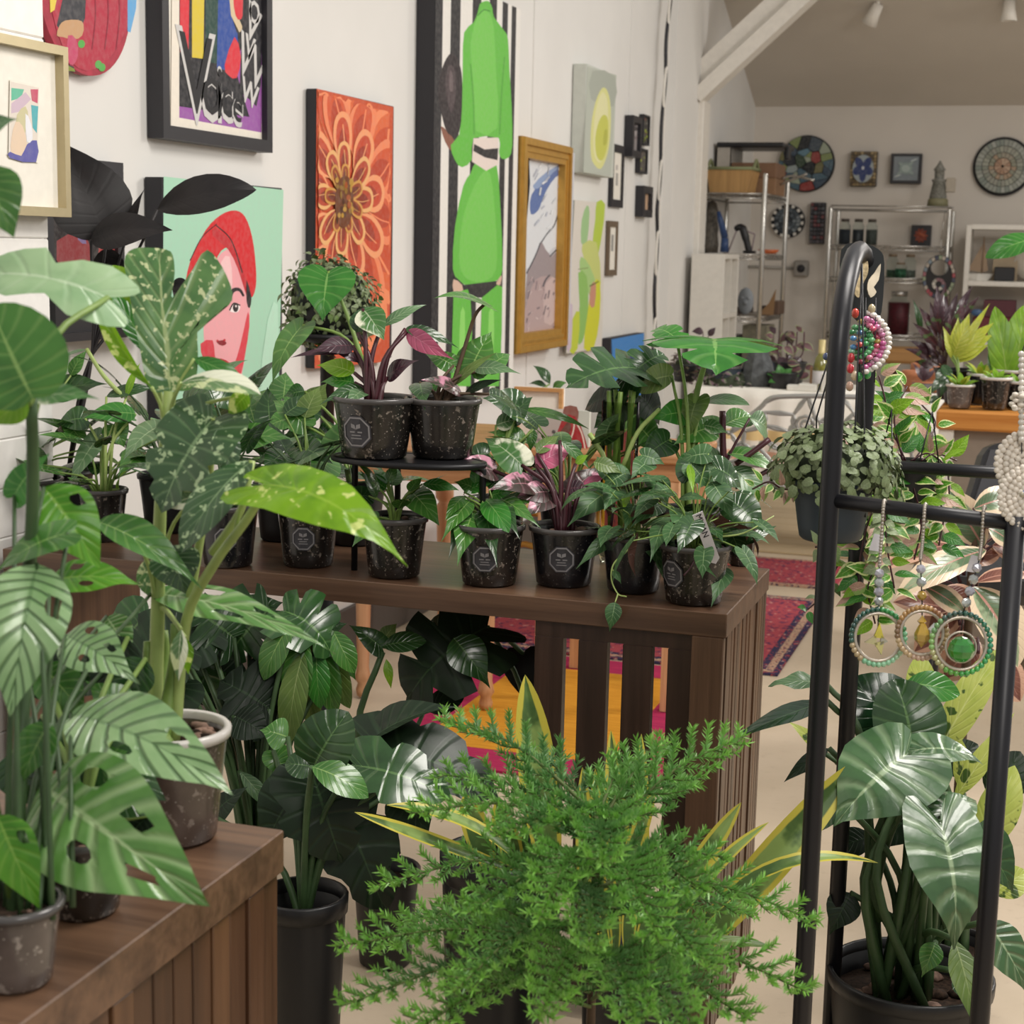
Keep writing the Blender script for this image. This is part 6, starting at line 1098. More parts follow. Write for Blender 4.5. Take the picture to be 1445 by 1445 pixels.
P.stem([V(P.b[0], P.b[1], P.soil_z), at(1034, 720, P.Z), at(1022, 655, P.Z)], (.006, .004), M_STEMB)
P.stem([at(1022, 660, P.Z), at(1020, 620, P.Z), at(1020, 580, P.Z)], [.007, .0068, .0066, .0064, .006, .005, .004, .003, .001], M_STEMR, name='leaf_sheath'); P.stem([at(1038, 655, P.Z), at(1062, 638, P.Z), at(1086, 620, P.Z)], [.006, .006, .006, .006, .0055, .005, .004, .003, .001], M_STEMR, name='leaf_sheath'); P.stem([at(1048, 690, P.Z), at(1070, 672, P.Z), at(1092, 660, P.Z)], [.005, .005, .005, .005, .0045, .004, .003, .002, .001], M_STEMR, name='leaf_sheath')
R0 = dict(pet=[(1030, 690), (1024, 655)], pr=.003)
many(P, [('mid', 'ellip', (1026, 640), (1092, 662), 52, .02, dict(face=(.1, .8, .5), **R0)), ('silver', 'ellip', (1020, 650), (970, 640), 42, .02, dict(face=(-.2, .8, .5), **R0)), ('mid', 'ellip', (1022, 600), (1062, 588), 40, .06, R0), ('silver', 'ellip', (1058, 590), (1082, 610), 40, .08, dict(face=(.6, .2, .6), **R0)), ('silver', 'ellip', (1030, 660), (1076, 700), 42, -.02, R0), ('mid', 'ellip', (1022, 610), (985, 592), 32, .05, R0), ('varw', 'ellip', (1040, 690), (1060, 660), 30, .04, R0), ('silver', 'ovate', (1012, 655), (985, 690), 40, -.03, R0)], M_STEMR)
# --- left half of the table, behind the monstera
P = potted('potted_pothos', 'pothos with small pale streaked leaves in a clear pot behind the monstera stem', 146, 762, 33, 72, M_POTCLEAR)
P.rosette([LM['mid'], LM['silver'], LM['dark']], 'heart', 12, (.06, .10), .6, (.3, 1.2), (.05, .16), pmat=M_STEMG)
many(P, [('fresh', 'acum', (192, 584), (110, 592), 38, -.05), ('silver', 'heart', (142, 614), (98, 690), 34, -.04), ('dark', 'ellip', (150, 560), (212, 548), 22, .02), ('lime', 'lance', (178, 562), (198, 512), 12, 0), ('mid', 'heart', (160, 600), (176, 632), 40), ('dark', 'heart', (120, 590), (80, 600), 44, 0), ('lime', 'lance', (168, 690), (180, 665), 16, -.08)], M_STEMP, .003)
P.stem([at(122, 492, P.Z), at(146, 530, P.Z), at(174, 560, P.Z)], (.004, .005), M_STEMP); P.leaf(LM['silver'], 'lance', at(124, 494, P.Z), at(82, 510, P.Z), .022, C_U * .8 + C_T * .4)
P = potted('potted_pothos', 'dark leaved pothos in a wide pot at the far left of the walnut table', 40, 745, 48, 70, M_POTSMOKE)
P.rosette([LM['mid'], LM['dark'], LM['olive']], 'heart', 13, (.07, .11), .6, (.3, 1.2), (.07, .2), az=(-1.5, 1.5), pmat=M_STEMG)
many(P, [('dark', 'acum', (72, 556), (152, 542), 48, .0), ('mid', 'acum', (100, 530), (125, 492), 22, .02), ('silver', 'ovate', (75, 520), (60, 572), 40, -.05)], M_STEMP)
P = potted('potted_philodendron', 'large dark leaved philodendron in a black pot at the back left of the walnut table', 240, 768, 42, 80, M_POTBLK, y=T1y1 - .12)
P.rosette([LM['dark'], LM['mid'], LM['silver']], 'heart', 20, (.08, .13), .62, (.3, 1.3), (.10, .24), pmat=M_STEMD)
P = potted('potted_philodendron', 'crowded philodendron in a black pot behind the lime leaf on the walnut table', 400, 770, 40, 80, M_POTBLK, y=T1y1 - .11)
P.rosette([LM['dark'], LM['dark'], LM['mid']], 'heart', 22, (.08, .12), .62, (.3, 1.3), (.08, .22), pmat=M_STEMD)
P = potted('potted_philodendron', 'dark foliage plant in a black pot behind the pink philodendron', 800, 772, 40, 78, M_POTBLK, y=T1y1 - .05)
P.rosette([LM['mid'], LM['silver'], LM['olive'], LM['dark']], 'heart', 20, (.06, .10), .6, (.3, 1.3), (.07, .20), pmat=M_STEMG)
# ================================================================== PLANTS ON THE BUTCHER BLOCK TABLE (closest to the viewer)
H5 = [(.35, .55, .07, .17, 1), (.52, .5, .06, .16, -1), (.62, .55, .05, .15, 1), (.75, .5, .05, .14, -1), (.30, .45, .05, .15, -1)]
H3 = [(.40, .55, .07, .18, 1), (.55, .5, .07, .18, -1), (.68, .55, .05, .14, 1)]
P = potted('constellation_monstera', 'tall marbled monstera with bark chips in a clear pot near the table corner', 243, 1180, 78, 158, _potmat('clear_pot_with_bark', '#463b35', '#8f837a', .7), rim=M_RIMW, chips=60, soil=.101, n=36)
Zf = P.Z; c = V(P.b[0], P.b[1], P.soil_z)
P.stem([c + V(-.02, 0, 0), at(222, 880, Zf), at(226, 720, Zf - .02), at(238, 552, Zf - .03)], (.0085, .0056), M_STEMP); P.stem([c + V(.01, -.01, 0), at(262, 880, Zf - .03), at(300, 800, Zf - .08), at(345, 738, Zf - .13), at(377, 688, Zf - .16)], (.0062, .0040), M_STEMP)
for i, (u, v, z) in enumerate(((208, 905, .0), (232, 890, .02), (246, 880, -.02), (200, 930, -.03))): P.stem([c + V(-.03 + .015 * i, -.01 * i, 0), at(u, v + 60, Zf + z), at(u, v, Zf + z)], (.010, .004), M_STEMG)
pn = dict(pet=None)
T = lambda m, sh, b, t, w, dZ=0.0, dz=0.0, **kw: P.L(LM[m], sh, b, t, Zf + dZ, w, dz, kw.pop('face', (0, .4, .9)), pet=kw.pop('pet', [at(*((236, 640, Zf - .02) if b[1] < 620 else (330, 765, Zf - .11) if b[0] > 340 else (224, 860, Zf)))]), pmat=kw.pop('pmat', M_STEMP), pr=kw.pop('pr', .002), **kw)
T('thai', 'fingers', (240, 552), (224, 350), 205, -.03, .03, face=(.1, .3, .95), fold=.18, arc=.06)
T('lime', 'ellip', (176, 446), (160, 374), 74, .02, face=(.2, .3, .9)); T('thaib', 'lance', (214, 546), (132, 384), 40, -.05, face=(-.6, .2, .7), fold=.7); T('fresh', 'lance', (205, 500), (150, 405), 40, 0, face=(.5, .4, .7))
T('thaiw', 'ellip', (256, 540), (368, 557), 56, -.06, -.03, face=(.1, .75, .6), arc=.1); T('thaib', 'ovate', (350, 556), (322, 588), 32, -.05); T('fresh', 'ellip', (274, 506), (346, 542), 28, -.03)
T('thaid', 'mon', (302, 590), (228, 724), 128, -.05, -.02, face=(-.3, .25, .9), lobes=(3, .45, .45), fold=.25, pet=[at(262, 880, Zf), at(292, 700, Zf - .02)], pmat=M_STEMP, pr=.004); T('thaiw', 'ovate', (275, 700), (232, 716), 28, -.07, face=(0, .1, 1)); T('thaid', 'acum', (312, 604), (325, 690), 44, -.06, face=(.5, .1, .8))
T('thaid', 'ellip', (356, 650), (256, 780), 74, -.08, -.04, face=(-.35, .35, .85), pet=[at(300, 780, Zf - .05), at(340, 720, Zf - .08)], pmat=M_STEMP, pr=.004)
T('thaib', 'arrow', (372, 684), (575, 798), 104, -.16, -.05, face=(.1, .62, .75), arc=.17, fold=.12, wave=.04)
T('thaid', 'ovate', (240, 770), (262, 838), 74, -.04, face=(0, .3, .9)); T('thaiw', 'lance', (256, 888), (252, 962), 26, -.06); T('thaib', 'lance', (262, 900), (266, 952), 22, -.06); T('thai', 'ellip', (205, 790), (222, 845), 40, .02)
T('mid', 'acum', (138, 736), (288, 834), 66, -.10, face=(-.1, .7, .6), fold=.5)
# swiss cheese vine
P = potted('swiss_cheese_plant', 'swiss cheese vine with silvery holed leaves in a grey pot at the lower left corner', 22, 1385, 64, 118, M_POTPALE, chips=14, n=30)
Zf = P.Z; c = V(P.b[0], P.b[1], P.soil_z); r = P.r
ad = [('adan', 'acum', (213, 838), (474, 923), 72, .34, -.02, dict(holes=H3, face=(.05, .8, .55), arc=.08)), ('adanp', 'ovate', (100, 1008), (330, 1122), 134, .12, -.06, dict(holes=H3[2:] + H5[1:2], face=(-.05, .75, .65), arc=.10)),
      ('adan', 'ovate', (58, 1108), (298, 1280), 186, .06, -.10, dict(holes=H5, face=(-.1, .4, .9), arc=.08)), ('adanp', 'ovate', (52, 795), (14, 1012), 122, .02, -.04, dict(holes=H3[:1], face=(.2, .3, .9))),
      ('adang', 'ovate', (70, 820), (195, 824), 66, .14, .0, dict(holes=H3[:2], face=(0, .7, .7))), ('adanp', 'acum', (92, 896), (199, 967), 84, .16, -.03, dict(holes=H5[:3], face=(0, .6, .8))), ('adang', 'ovate', (62, 688), (142, 804), 92, .10, 0, dict(holes=H3[:1], face=(.2, .4, .9))),
      ('mid', 'heart', (96, 752), (-8, 812), 70, .03, 0, dict(face=(0, .7, .6))), ('adang', 'ovate', (-4, 1150), (56, 1282), 74, -.02, 0, dict(holes=H3[:1])), ('mid', 'ovate', (60, 940), (120, 1010), 70, .2, 0, {}), ('mid', 'acum', (70, 1020), (30, 1110), 60, .02, 0, {}), ('dark', 'ovate', (110, 1060), (235, 1130), 96, .20, 0, {}), ('mid', 'ovate', (20, 870), (70, 950), 60, .18, 0, {}),
      ('fresh', 'heart', (20, 700), (70, 640), 54, .1, 0, {}), ('adan', 'acum', (150, 870), (190, 930), 50, .3, 0, {}), ('dark', 'ovate', (160, 930), (110, 985), 70, .3, 0, {})]
for m, sh, b, t, wpx, dZ, dz, kw in ad: kw = dict(kw); P.L(LM[m], sh, b, t, Zf + dZ, wpx, dz, kw.pop('face', (0, .5, .85)), pet=[c + V(r.uniform(-.02, .04), r.uniform(-.02, .04), 0)], pr=.0022, pmat=M_STEMD, wave=.025, **kw)
P.stem([c, at(36, 900, Zf + .05), at(46, 700, Zf + .02), at(44, 560, Zf - .02)], (.007, .005), M_STEMD)
for m, sh, b, t, wpx, dZ, kw in (('mid', 'round', (46, 562), (-14, 430), 150, -.10, dict(face=(.1, .1, 1))), ('varw', 'acum', (48, 562), (142, 564), 46, .0, dict(face=(0, .7, .7))), ('lime', 'ovate', (40, 566), (-10, 600), 60, -.04, {}), ('palef', 'mon', (152, 420), (-50, 392), 112, .1, dict(lobes=(2, .6, .2), face=(0, .6, .8), arc=.12)), ('mid', 'ovate', (-26, 236), (20, 336), 84, -.1, dict(face=(.2, .2, .9))), ('silver', 'acum', (-24, 186), (26, 168), 40, -.05, {})):
    P.L(LM[m], sh, b, t, Zf + dZ, wpx, 0, kw.pop('face', (0, .5, .85)), pet=[at(44, 600, Zf)] if t[1] > 350 else [c, at(-40, 900, Zf), at(-50, 450, Zf - .05)], pr=.003, **kw)
P = potted('potted_adansonii', 'second swiss cheese vine in a shaded clear pot behind the grey pot', 118, 1285, 62, 112, M_POTCLEAR, chips=8)
Zf = P.Z; c = V(P.b[0], P.b[1], P.soil_z)
for m, sh, b, t, wpx, dZ in (('dark', 'ovate', (150, 1120), (228, 1150), 60, 0), ('dark', 'ovate', (110, 1120), (50, 1160), 70, .02), ('mid', 'ovate', (130, 1090), (180, 1060), 60, .05), ('dark', 'ovate', (100, 1080), (60, 1030), 64, .05), ('mid', 'acum', (180, 1010), (120, 960), 60, .1), ('dark', 'ovate', (60, 1010), (110, 1085), 90, .1), ('deep', 'ovate', (140, 1030), (80, 1100), 90, .12), ('dark', 'ovate', (170, 1090), (110, 1170), 90, .1), ('deep', 'ovate', (180, 900), (140, 990), 90, .14), ('dark', 'acum', (205, 930), (165, 1010), 70, .12), ('deep', 'ovate', (40, 920), (90, 1000), 80, .12), ('dark', 'ovate', (20, 1060), (50, 1140), 80, .08), ('deep', 'ovate', (210, 1150), (150, 1230), 80, .02)): P.L(LM[m], sh, b, t, Zf + dZ, wpx, 0, (0, .6, .8), pet=[c], pr=.003)
# black leaved plant far left on the walnut table
P = potted('black_leaf_plant', 'black leaved plant on long dark stems before the dark red poster', 96, 748, 36, 70, M_POTBLK, y=T1y1 - .10)
for m, sh, b, t, wpx, dZ, kw in (('blk', 'ellip', (222, 296), (362, 268), 66, -.05, dict(face=(.0, .4, .9))), ('blk', 'ovate', (128, 338), (244, 325), 68, -.05, dict(face=(0, .5, .8))), ('blk', 'ovate', (150, 340), (86, 200), 116, 0, dict(face=(.3, .1, .9))), ('blk', 'acum', (180, 330), (205, 265), 16, 0, {}), ('blk', 'ovate', (150, 350), (165, 440), 46, .02, {}), ('blk', 'ellip', (240, 405), (268, 404), 26, .05, {})):
    P.L(LM[m], sh, b, t, P.Z + dZ, wpx, 0, kw.get('face', (0, .4, .9)), pet=[V(P.b[0], P.b[1], P.soil_z), at(130, 500, P.Z)], pmat=flat('black_stem', '#1f1a1c', .5), pr=.0035)
# ================================================================== PLANTS ON THE FLOOR
def floorpot(name, label, u, Z, rimv, rpx, mat, **kw):
    """a pot on the floor whose rim centre is seen at (u, rimv), Z metres away"""
    rimc = at(u, rimv, Z); b = V(rimc[0], rimc[1], .0005); P = Plant(name, label, b); P.Z = Z; return P.pot(rpx * Z / F_PX, rimc[2], mat, **kw)
P = floorpot('split_philodendron', 'dark lobed philodendron in the tall black pot beside the butcher block table', 428, 2.55, 1262, 60, M_POTBLK, rb=.052, soil=None, chips=6)
S = lambda m, sh, b, t, w, dZ=0.0, dz=0.0, **kw: P.L(LM[m], sh, b, t, P.Z + dZ, w, dz, kw.pop('face', (0, .5, .85)), pet=kw.pop('pet', [V(P.b[0], P.b[1], P.soil_z)]), pmat=M_STEMD, pr=kw.pop('pr', .005), **kw)
S('dark', 'round', (442, 1084), (492, 1004), 92, -.05, face=(-.1, .4, .9), fold=.3); S('dark', 'round', (440, 1082), (402, 1078), 42, -.05); S('mid', 'ellip', (440, 1082), (520, 1126), 56, -.09, face=(0, .7, .6)); S('deep', 'mon', (440, 1090), (482, 1218), 130, .0, lobes=(3, .35, .3)); S('dark', 'mon', (500, 1080), (638, 1128), 108, -.02, lobes=(3, .4, .3), face=(0, .7, .7))
S('deep', 'arrow', (420, 1110), (372, 1200), 90, .04); S('deep', 'mon', (520, 1050), (704, 1128), 132, .10, lobes=(3, .3, .3), face=(-.1, .75, .6)); S('deep', 'acum', (520, 1046), (652, 998), 76, .12, face=(-.2, .8, .4), fold=.5); S('deep', 'ovate', (560, 1110), (604, 1180), 74, .06); S('deep', 'mon', (470, 1110), (545, 1290), 120, .05, lobes=(3, .4, .3)); S('mid', 'acum', (406, 1040), (366, 1030), 50, .06); S('mid', 'heart', (386, 1060), (406, 1098), 42, .08); S('dark', 'heart', (560, 1095), (612, 1140), 60, .0)
S('deep', 'heart', (300, 1150), (350, 1110), 40, .1)
P = floorpot('tree_philodendron', 'split leaf philodendron with bright hanging lobes under the left half of the walnut table', 360, 2.9, 1330, 62, M_POTBLK, chips=5)
S('dark', 'mon', (400, 862), (470, 930), 120, .0, lobes=(4, .6, .15), face=(.1, .8, .6), arc=.2)
for b_, t_, w_, m_ in (((418, 890), (392, 985), 40, 'olive'), ((430, 900), (415, 1010), 46, 'mid'), ((440, 895), (442, 1030), 46, 'olive'), ((452, 900), (474, 1010), 44, 'mid'), ((462, 905), (494, 1000), 40, 'olive'), ((428, 920), (408, 1050), 44, 'olive'), ((446, 915), (452, 1000), 38, 'fresh'), ((410, 880), (372, 960), 44, 'mid'), ((470, 890), (500, 950), 36, 'mid')): S(m_, 'ellip', b_, t_, w_, P.r.uniform(-.06, .06), face=(P.r.uniform(-.4, .4), .3, .9)); S('dark', 'mon', (380, 860), (320, 930), 120, .02, lobes=(4, .6, .15)); S('deep', 'mon', (380, 1000), (310, 960), 120, -.05, lobes=(4, .5, .2)); S('deep', 'heart', (400, 950), (350, 1010), 100, .0); S('dark', 'heart', (350, 870), (400, 850), 60, .05); S('mid', 'acum', (478, 920), (502, 960), 40, .05); S('dark', 'mon', (330, 900), (270, 860), 110, .0, lobes=(4, .6, .15)); S('deep', 'heart', (300, 950), (330, 1010), 90, .1); S('dark', 'heart', (440, 900), (490, 880), 50, .1); S('silver', 'lance', (338, 1088), (392, 1152), 24, -.1); S('deep', 'ovate', (330, 1010), (380, 1040), 60, -.1); S('mid', 'heart', (380, 1030), (350, 1060), 46)
S('deep', 'mon', (250, 905), (165, 965), 130, -.1, lobes=(4, .4, .2)); S('dark', 'heart', (210, 865), (160, 930), 90, -.05); S('deep', 'heart', (260, 960), (215, 1030), 90, -.1); S('deep', 'mon', (290, 880), (200, 930), 130, .0, lobes=(4, .5, .15)); S('dark', 'mon', (260, 880), (300, 980), 110, .05, lobes=(4, .5, .15))
P = floorpot('dark_philodendron', 'tall dark philodendron with a drooping lobed leaf in front of the turned leg table', 545, 3.2, 1225, 46, M_POTBLK, chips=4)
P.stem([V(P.b[0], P.b[1], P.soil_z), at(505, 1040, P.Z - .1), at(540, 920, P.Z - .1)], (.008, .006), M_STEMD)
S('dark', 'heart', (540, 915), (492, 882), 36, -.1, pet=None); S('dark', 'ellip', (540, 912), (602, 905), 34, -.1, pet=None); S('lime', 'lance', (545, 930), (552, 972), 14, -.12, pet=None); S('olive', 'lance', (540, 905), (560, 880), 26, -.08, pet=None)
S('deep', 'mon', (688, 884), (572, 992), 150, -.05, lobes=(4, .62, .1), face=(.1, .6, .8), arc=.2, pet=[at(745, 1080, P.Z), at(735, 970, P.Z)]); S('dark', 'acum', (640, 900), (692, 972), 60, -.12, pet=None); S('rubber', 'acum', (600, 905), (690, 868), 70, .0, pet=None, face=(0, .8, .5)); S('blk', 'heart', (738, 922), (742, 992), 64, .05, pet=[at(715, 900, P.Z)])
S('deep', 'ellip', (600, 1000), (655, 985), 40)
P = floorpot('snake_plant', 'snake plant with yellow leaf margins in the black pot under the walnut table', 700, 2.45, 1205, 76, M_POTBLK, chips=6)
def sw(b, t, w, dZ=0.0, dz=0.0, arc=.0, face=(0, .1, 1), tw=.0, m='snake', **kw): P.L(LM[m], 'strap', b, t, P.Z + dZ, w, dz, face, arc=arc, fold=.25, curl=.0, twist=tw, nt=16, **kw)
sw((776, 1225), (741, 952), 56, -.05, .0, .03); sw((712, 1224), (500, 1146), 24, -.03, -.12, .0, (0, .7, .7)); sw((735, 1220), (545, 1136), 30, -.02, -.08, .12, (0, .8, .5)); sw((690, 1220), (655, 1120), 40, .02); sw((730, 1225), (700, 1130), 36, .04); sw((740, 1215), (780, 1060), 34, .06)
P = floorpot('snake_plant', 'snake plant with long arching yellow edged leaves behind the little pine', 900, 2.35, 1330, 80, M_POTBLK, chips=6)
sw((830, 1330), (822, 1082), 28, .0); sw((846, 1320), (840, 1084), 24, .03); sw((880, 1320), (862, 1030), 34, .03, .05, .02); sw((900, 1320), (905, 1035), 26, .05, .05, .04); sw((930, 1300), (1046, 1132), 30, .0, .02, .03, (0, .3, .9)); sw((950, 1310), (1085, 1160), 22, -.03, .0, .10, (0, .8, .5)); sw((980, 1340), (1215, 1070), 56, -.02, .05, .04, (.2, .5, .8), .3); sw((985, 1312), (1240, 1218), 26, -.02, .0, .24, (0, .8, .5)); sw((960, 1330), (1088, 1336), 20, -.1, .0, .05, (0, .8, .5), m='olive')
for u0, u1, v1 in ((842, 832, 1300), (868, 862, 1290), (886, 890, 1310), (858, 845, 1330), (905, 915, 1340)): sw((u0, 1342), (u1, v1 - 60), 22, -.04)
sw((860, 1290), (925, 1110), 26, .04)
# ------------------------------------------------------------------ little Norfolk pine
M_NEED = []
for i, (a, b) in enumerate((('#569444', '#336a30'), ('#78b44c', '#4c8836'), ('#437a40', '#2a5930'))):
    s = NT('pine_needle_%d' % i); co = s.coord(); n = s.noise(co, 40, 2); uv = s.n('ShaderNodeSeparateXYZ'); s.put(uv.inputs[0], s.coord('UV'))
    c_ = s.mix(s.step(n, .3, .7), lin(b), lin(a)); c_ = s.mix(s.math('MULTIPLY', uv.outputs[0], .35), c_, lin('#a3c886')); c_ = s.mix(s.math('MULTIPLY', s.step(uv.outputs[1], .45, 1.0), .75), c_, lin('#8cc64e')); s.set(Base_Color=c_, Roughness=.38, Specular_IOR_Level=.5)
    tr = s.n('ShaderNodeBsdfTranslucent'); s.put(tr.inputs['Color'], c_); mx = s.n('ShaderNodeMixShader'); mx.inputs[0].default_value = .15; s.t.links.new(s.p.outputs[0], mx.inputs[1]); s.t.links.new(tr.outputs[0], mx.inputs[2]); s.t.links.new(mx.outputs[0], s.out.inputs[0]); M_NEED.append(s.m)
M_TWIG = flat('pine_twig', '#5a6a34', .7, 0, .15)
zt0 = 1.95; base = at(838, 1330, zt0); base[2] = .0005
P = Plant('norfolk_pine', 'small feathery Norfolk pine in front of the slatted table end', base, 'tree'); P.pot(.085, .19, M_POTBLK, chips=8); P.Z = zt0; r = random.Random(17)
trunk = [V(base[0], base[1], P.soil_z), at(832, 1500, zt0), at(838, 1300, zt0), at(842, 1150, zt0)]
trunk[1][2] = max(trunk[1][2], P.soil_z + .05); P.stem(trunk, (.008, .003), M_STEMB, name='trunk'); tc_ = curve(trunk, 20)
def tpt(v):
    k = min(range(len(tc_)), key=lambda i: abs(project(tc_[i])[1] - v)); return tc_[k]
def project(p): q = ROT.T @ (np.asarray(p) - CAM); return CX + F_PX * q[0] / -q[2], CY - F_PX * q[1] / -q[2]
def branch(p0, p1, up, mi, blen=.055, dens=1.0):
    """one feathery branch: a twig with side twigs in one plane, all of them set with needles"""
    L_ = np.linalg.norm(p1 - p0); mid = (p0 + p1) / 2 + V(0, 0, .10 * L_); ax = curve([p0, mid, p1], 14); tw = MB(); tw.tube(ax, [.0028 - .0018 * i / (len(ax) - 1) for i in range(len(ax))], 5)
    segs = [(ax[len(ax) // 4:], .8, None)]; n = int(L_ / .0150); d0 = unit(p1 - p0); side = unit(np.cross(d0, up))
    for i in range(n):
        t = .16 + .84 * i / n; k = t * (len(ax) - 1); j = int(k); q = ax[j] + (ax[min(j + 1, len(ax) - 1)] - ax[j]) * (k - j); sg = 1 if i % 2 else -1; dd = unit(ax[min(j + 1, len(ax) - 1)] - ax[max(j - 1, 0)]); l = blen * (1 - t) ** .55 * r.uniform(.75, 1.1) + .008
        e = q + l * unit(dd * .75 + side * sg * .85 + up * r.uniform(.0, .35)); m_ = (q + e) / 2 - up * l * .06; tw.tube([q, m_, e], [.0012, .001, .0007], 4); segs.append((curve([q, m_, e + up * l * .1], 5), 1.0, t))
    br = tw.build('branch', M_TWIG, P.t); vs, uv = [], []
    for pts, den, tt in segs:
        for ii, (a, b) in enumerate(zip(pts[:-1], pts[1:])):
            gy_ = (ii / len(pts)) if tt is None else min(1, .55 * tt + .55 * ii / len(pts))
            ln_ = np.linalg.norm(b - a); k = max(1, int(ln_ / .00075 * den * dens)); tg = unit(b - a); a1 = unit(np.cross(tg, up + V(.01, .02, 0))); a2 = np.cross(a1, tg)
            for i in range(k):
                o = a + (b - a) * r.random(); th = r.uniform(-.9, 4.04); dr = a1 * math.cos(th) + a2 * math.sin(th); nd = unit(dr * .8 + tg * .70 + up * .15) * r.uniform(.009, .0125); wv = unit(np.cross(nd, C_T + V(r.uniform(-.5, .5), 0, r.uniform(-.5, .5)))) * .00085
                vs += [o - wv, o + wv, o + nd * .6 + wv * .8, o + nd, o + nd * .6 - wv * .8]; uv += [(0, gy_), (0, gy_), (.6, gy_), (1, gy_), (.6, gy_)]
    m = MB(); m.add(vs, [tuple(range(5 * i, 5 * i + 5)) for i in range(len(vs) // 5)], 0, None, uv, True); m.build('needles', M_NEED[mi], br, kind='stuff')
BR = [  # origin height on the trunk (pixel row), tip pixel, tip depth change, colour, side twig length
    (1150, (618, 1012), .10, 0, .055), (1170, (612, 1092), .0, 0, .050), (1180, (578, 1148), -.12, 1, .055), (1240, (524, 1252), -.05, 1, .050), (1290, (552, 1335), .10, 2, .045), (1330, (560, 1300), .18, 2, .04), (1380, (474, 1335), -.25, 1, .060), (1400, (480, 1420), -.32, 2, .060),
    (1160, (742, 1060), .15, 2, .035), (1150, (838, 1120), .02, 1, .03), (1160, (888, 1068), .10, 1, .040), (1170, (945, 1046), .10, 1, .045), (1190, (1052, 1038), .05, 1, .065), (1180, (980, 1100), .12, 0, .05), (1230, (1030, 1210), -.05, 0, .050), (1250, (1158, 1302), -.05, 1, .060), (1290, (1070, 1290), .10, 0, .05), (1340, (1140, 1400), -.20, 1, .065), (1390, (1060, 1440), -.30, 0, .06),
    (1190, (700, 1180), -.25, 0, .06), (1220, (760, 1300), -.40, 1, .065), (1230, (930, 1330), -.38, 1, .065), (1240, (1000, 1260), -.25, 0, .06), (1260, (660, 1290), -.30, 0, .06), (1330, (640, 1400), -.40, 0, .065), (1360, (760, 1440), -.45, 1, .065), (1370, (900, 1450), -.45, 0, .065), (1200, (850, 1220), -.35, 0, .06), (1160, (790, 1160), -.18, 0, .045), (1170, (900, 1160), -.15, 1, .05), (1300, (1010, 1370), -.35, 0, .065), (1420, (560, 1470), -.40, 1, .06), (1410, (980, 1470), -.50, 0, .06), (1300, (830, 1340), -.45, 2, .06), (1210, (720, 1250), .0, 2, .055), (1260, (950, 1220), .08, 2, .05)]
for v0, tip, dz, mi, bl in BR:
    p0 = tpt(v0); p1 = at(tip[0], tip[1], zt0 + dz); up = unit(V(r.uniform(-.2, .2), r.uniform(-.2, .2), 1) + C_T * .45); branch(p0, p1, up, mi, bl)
# ================================================================== BLACK METAL FRAME, SUN CATCHERS, HANGING POTS AND PLANTS AT THE RIGHT
M_FRM = flat('black_powder_coat', '#1b1b20', .38, .2)
fx, fy0, fy1 = -.255, 2.10, 2.47; zbar = at(1185, 712, 2.1)[2]; rx_ = atY(1434, 724, fy0 - .045)[0]; zt_ = at(1193, 352, 2.13)[2]
t = thing('plant_rack', 'black tubular metal frame with an arched top and rails, hung with sun catchers', 'rack', ((fx + rx_) / 2, fy0, 0))
ym = (fy0 + fy1) / 2; hr_ = (fy1 - fy0) / 2
arch = [V(fx, fy0, 0), V(fx, fy0, .5), V(fx, fy0, 1.0), V(fx, fy0, zt_ - hr_ * .8)] + [V(fx, ym - hr_ * math.cos(a), zt_ - hr_ * .8 + hr_ * .8 * math.sin(a)) for a in [math.pi * i / 12 for i in range(1, 12)]] + [V(fx, fy1, zt_ - hr_ * .8), V(fx, fy1, 1.0), V(fx, fy1, 0)]
MB().tube(arch, .0127, 12).build('arch', M_FRM, t)
arch2 = [V(rx_, fy0 - .045, 0), V(rx_, fy0 - .045, zbar - .012), V(rx_, fy0 - .03, zbar)] ; MB().tube([V(rx_, fy0 - .045, 0), V(rx_, fy0 - .045, zbar + .009)], .0125, 12).build('post', M_FRM, t); MB().tube([V(rx_ + .10, fy1, 0), V(rx_ + .10, fy1, zbar + .009)], .0125, 12).build('post', M_FRM, t)
MB().tube([V(fx, fy0, zbar + .006), V(rx_ + .02, fy0 - .048, zbar - .002)], .0095, 10).build('rail', M_FRM, t); MB().tube([V(fx, fy1, zbar + .008), V(rx_ + .10, fy1, zbar + .008)], .0095, 10).build('rail', M_FRM, t)
MB().tube([V(fx, fy0, .16), V(fx, fy1, .16)], .009, 10).build('rail', M_FRM, t); MB().tube([V(rx_, fy0 - .045, zbar - .005), V(rx_ + .10, fy1, zbar - .005)], .009, 10).build('rail', M_FRM, t)
# dark hook plate under the arch, cut out wing ornaments, crescent of beads
Zh = 2.26; hk = thing('wing_ornament', 'dark pendant with gold leafed wing shapes hanging inside the arch', 'ornament', at(1222, 372, Zh)); M_GLF = flat('crinkled_gold_leaf', '#c9b48c', .3, .6, .3, .5, 0, 150); M_PALEF = flat('pale_foil', '#d9ccb4', .35, .5, .2)
cc = at(1222, 375, Zh); MB().tube([V(cc[0], cc[1], zt_ - .014), cc + V(0, 0, .01)], .0015, 6).build('hook', M_FRM, hk)
w1 = [at(u, v, Zh) for u, v in ((1207, 349), (1217, 350), (1224, 365), (1225, 385), (1217, 402), (1212, 420), (1205, 410), (1203, 380))]; w2 = [at(u, v, Zh + .01) for u, v in ((1243, 372), (1240, 395), (1233, 405), (1237, 412), (1229, 420), (1224, 408), (1226, 395), (1234, 385))]
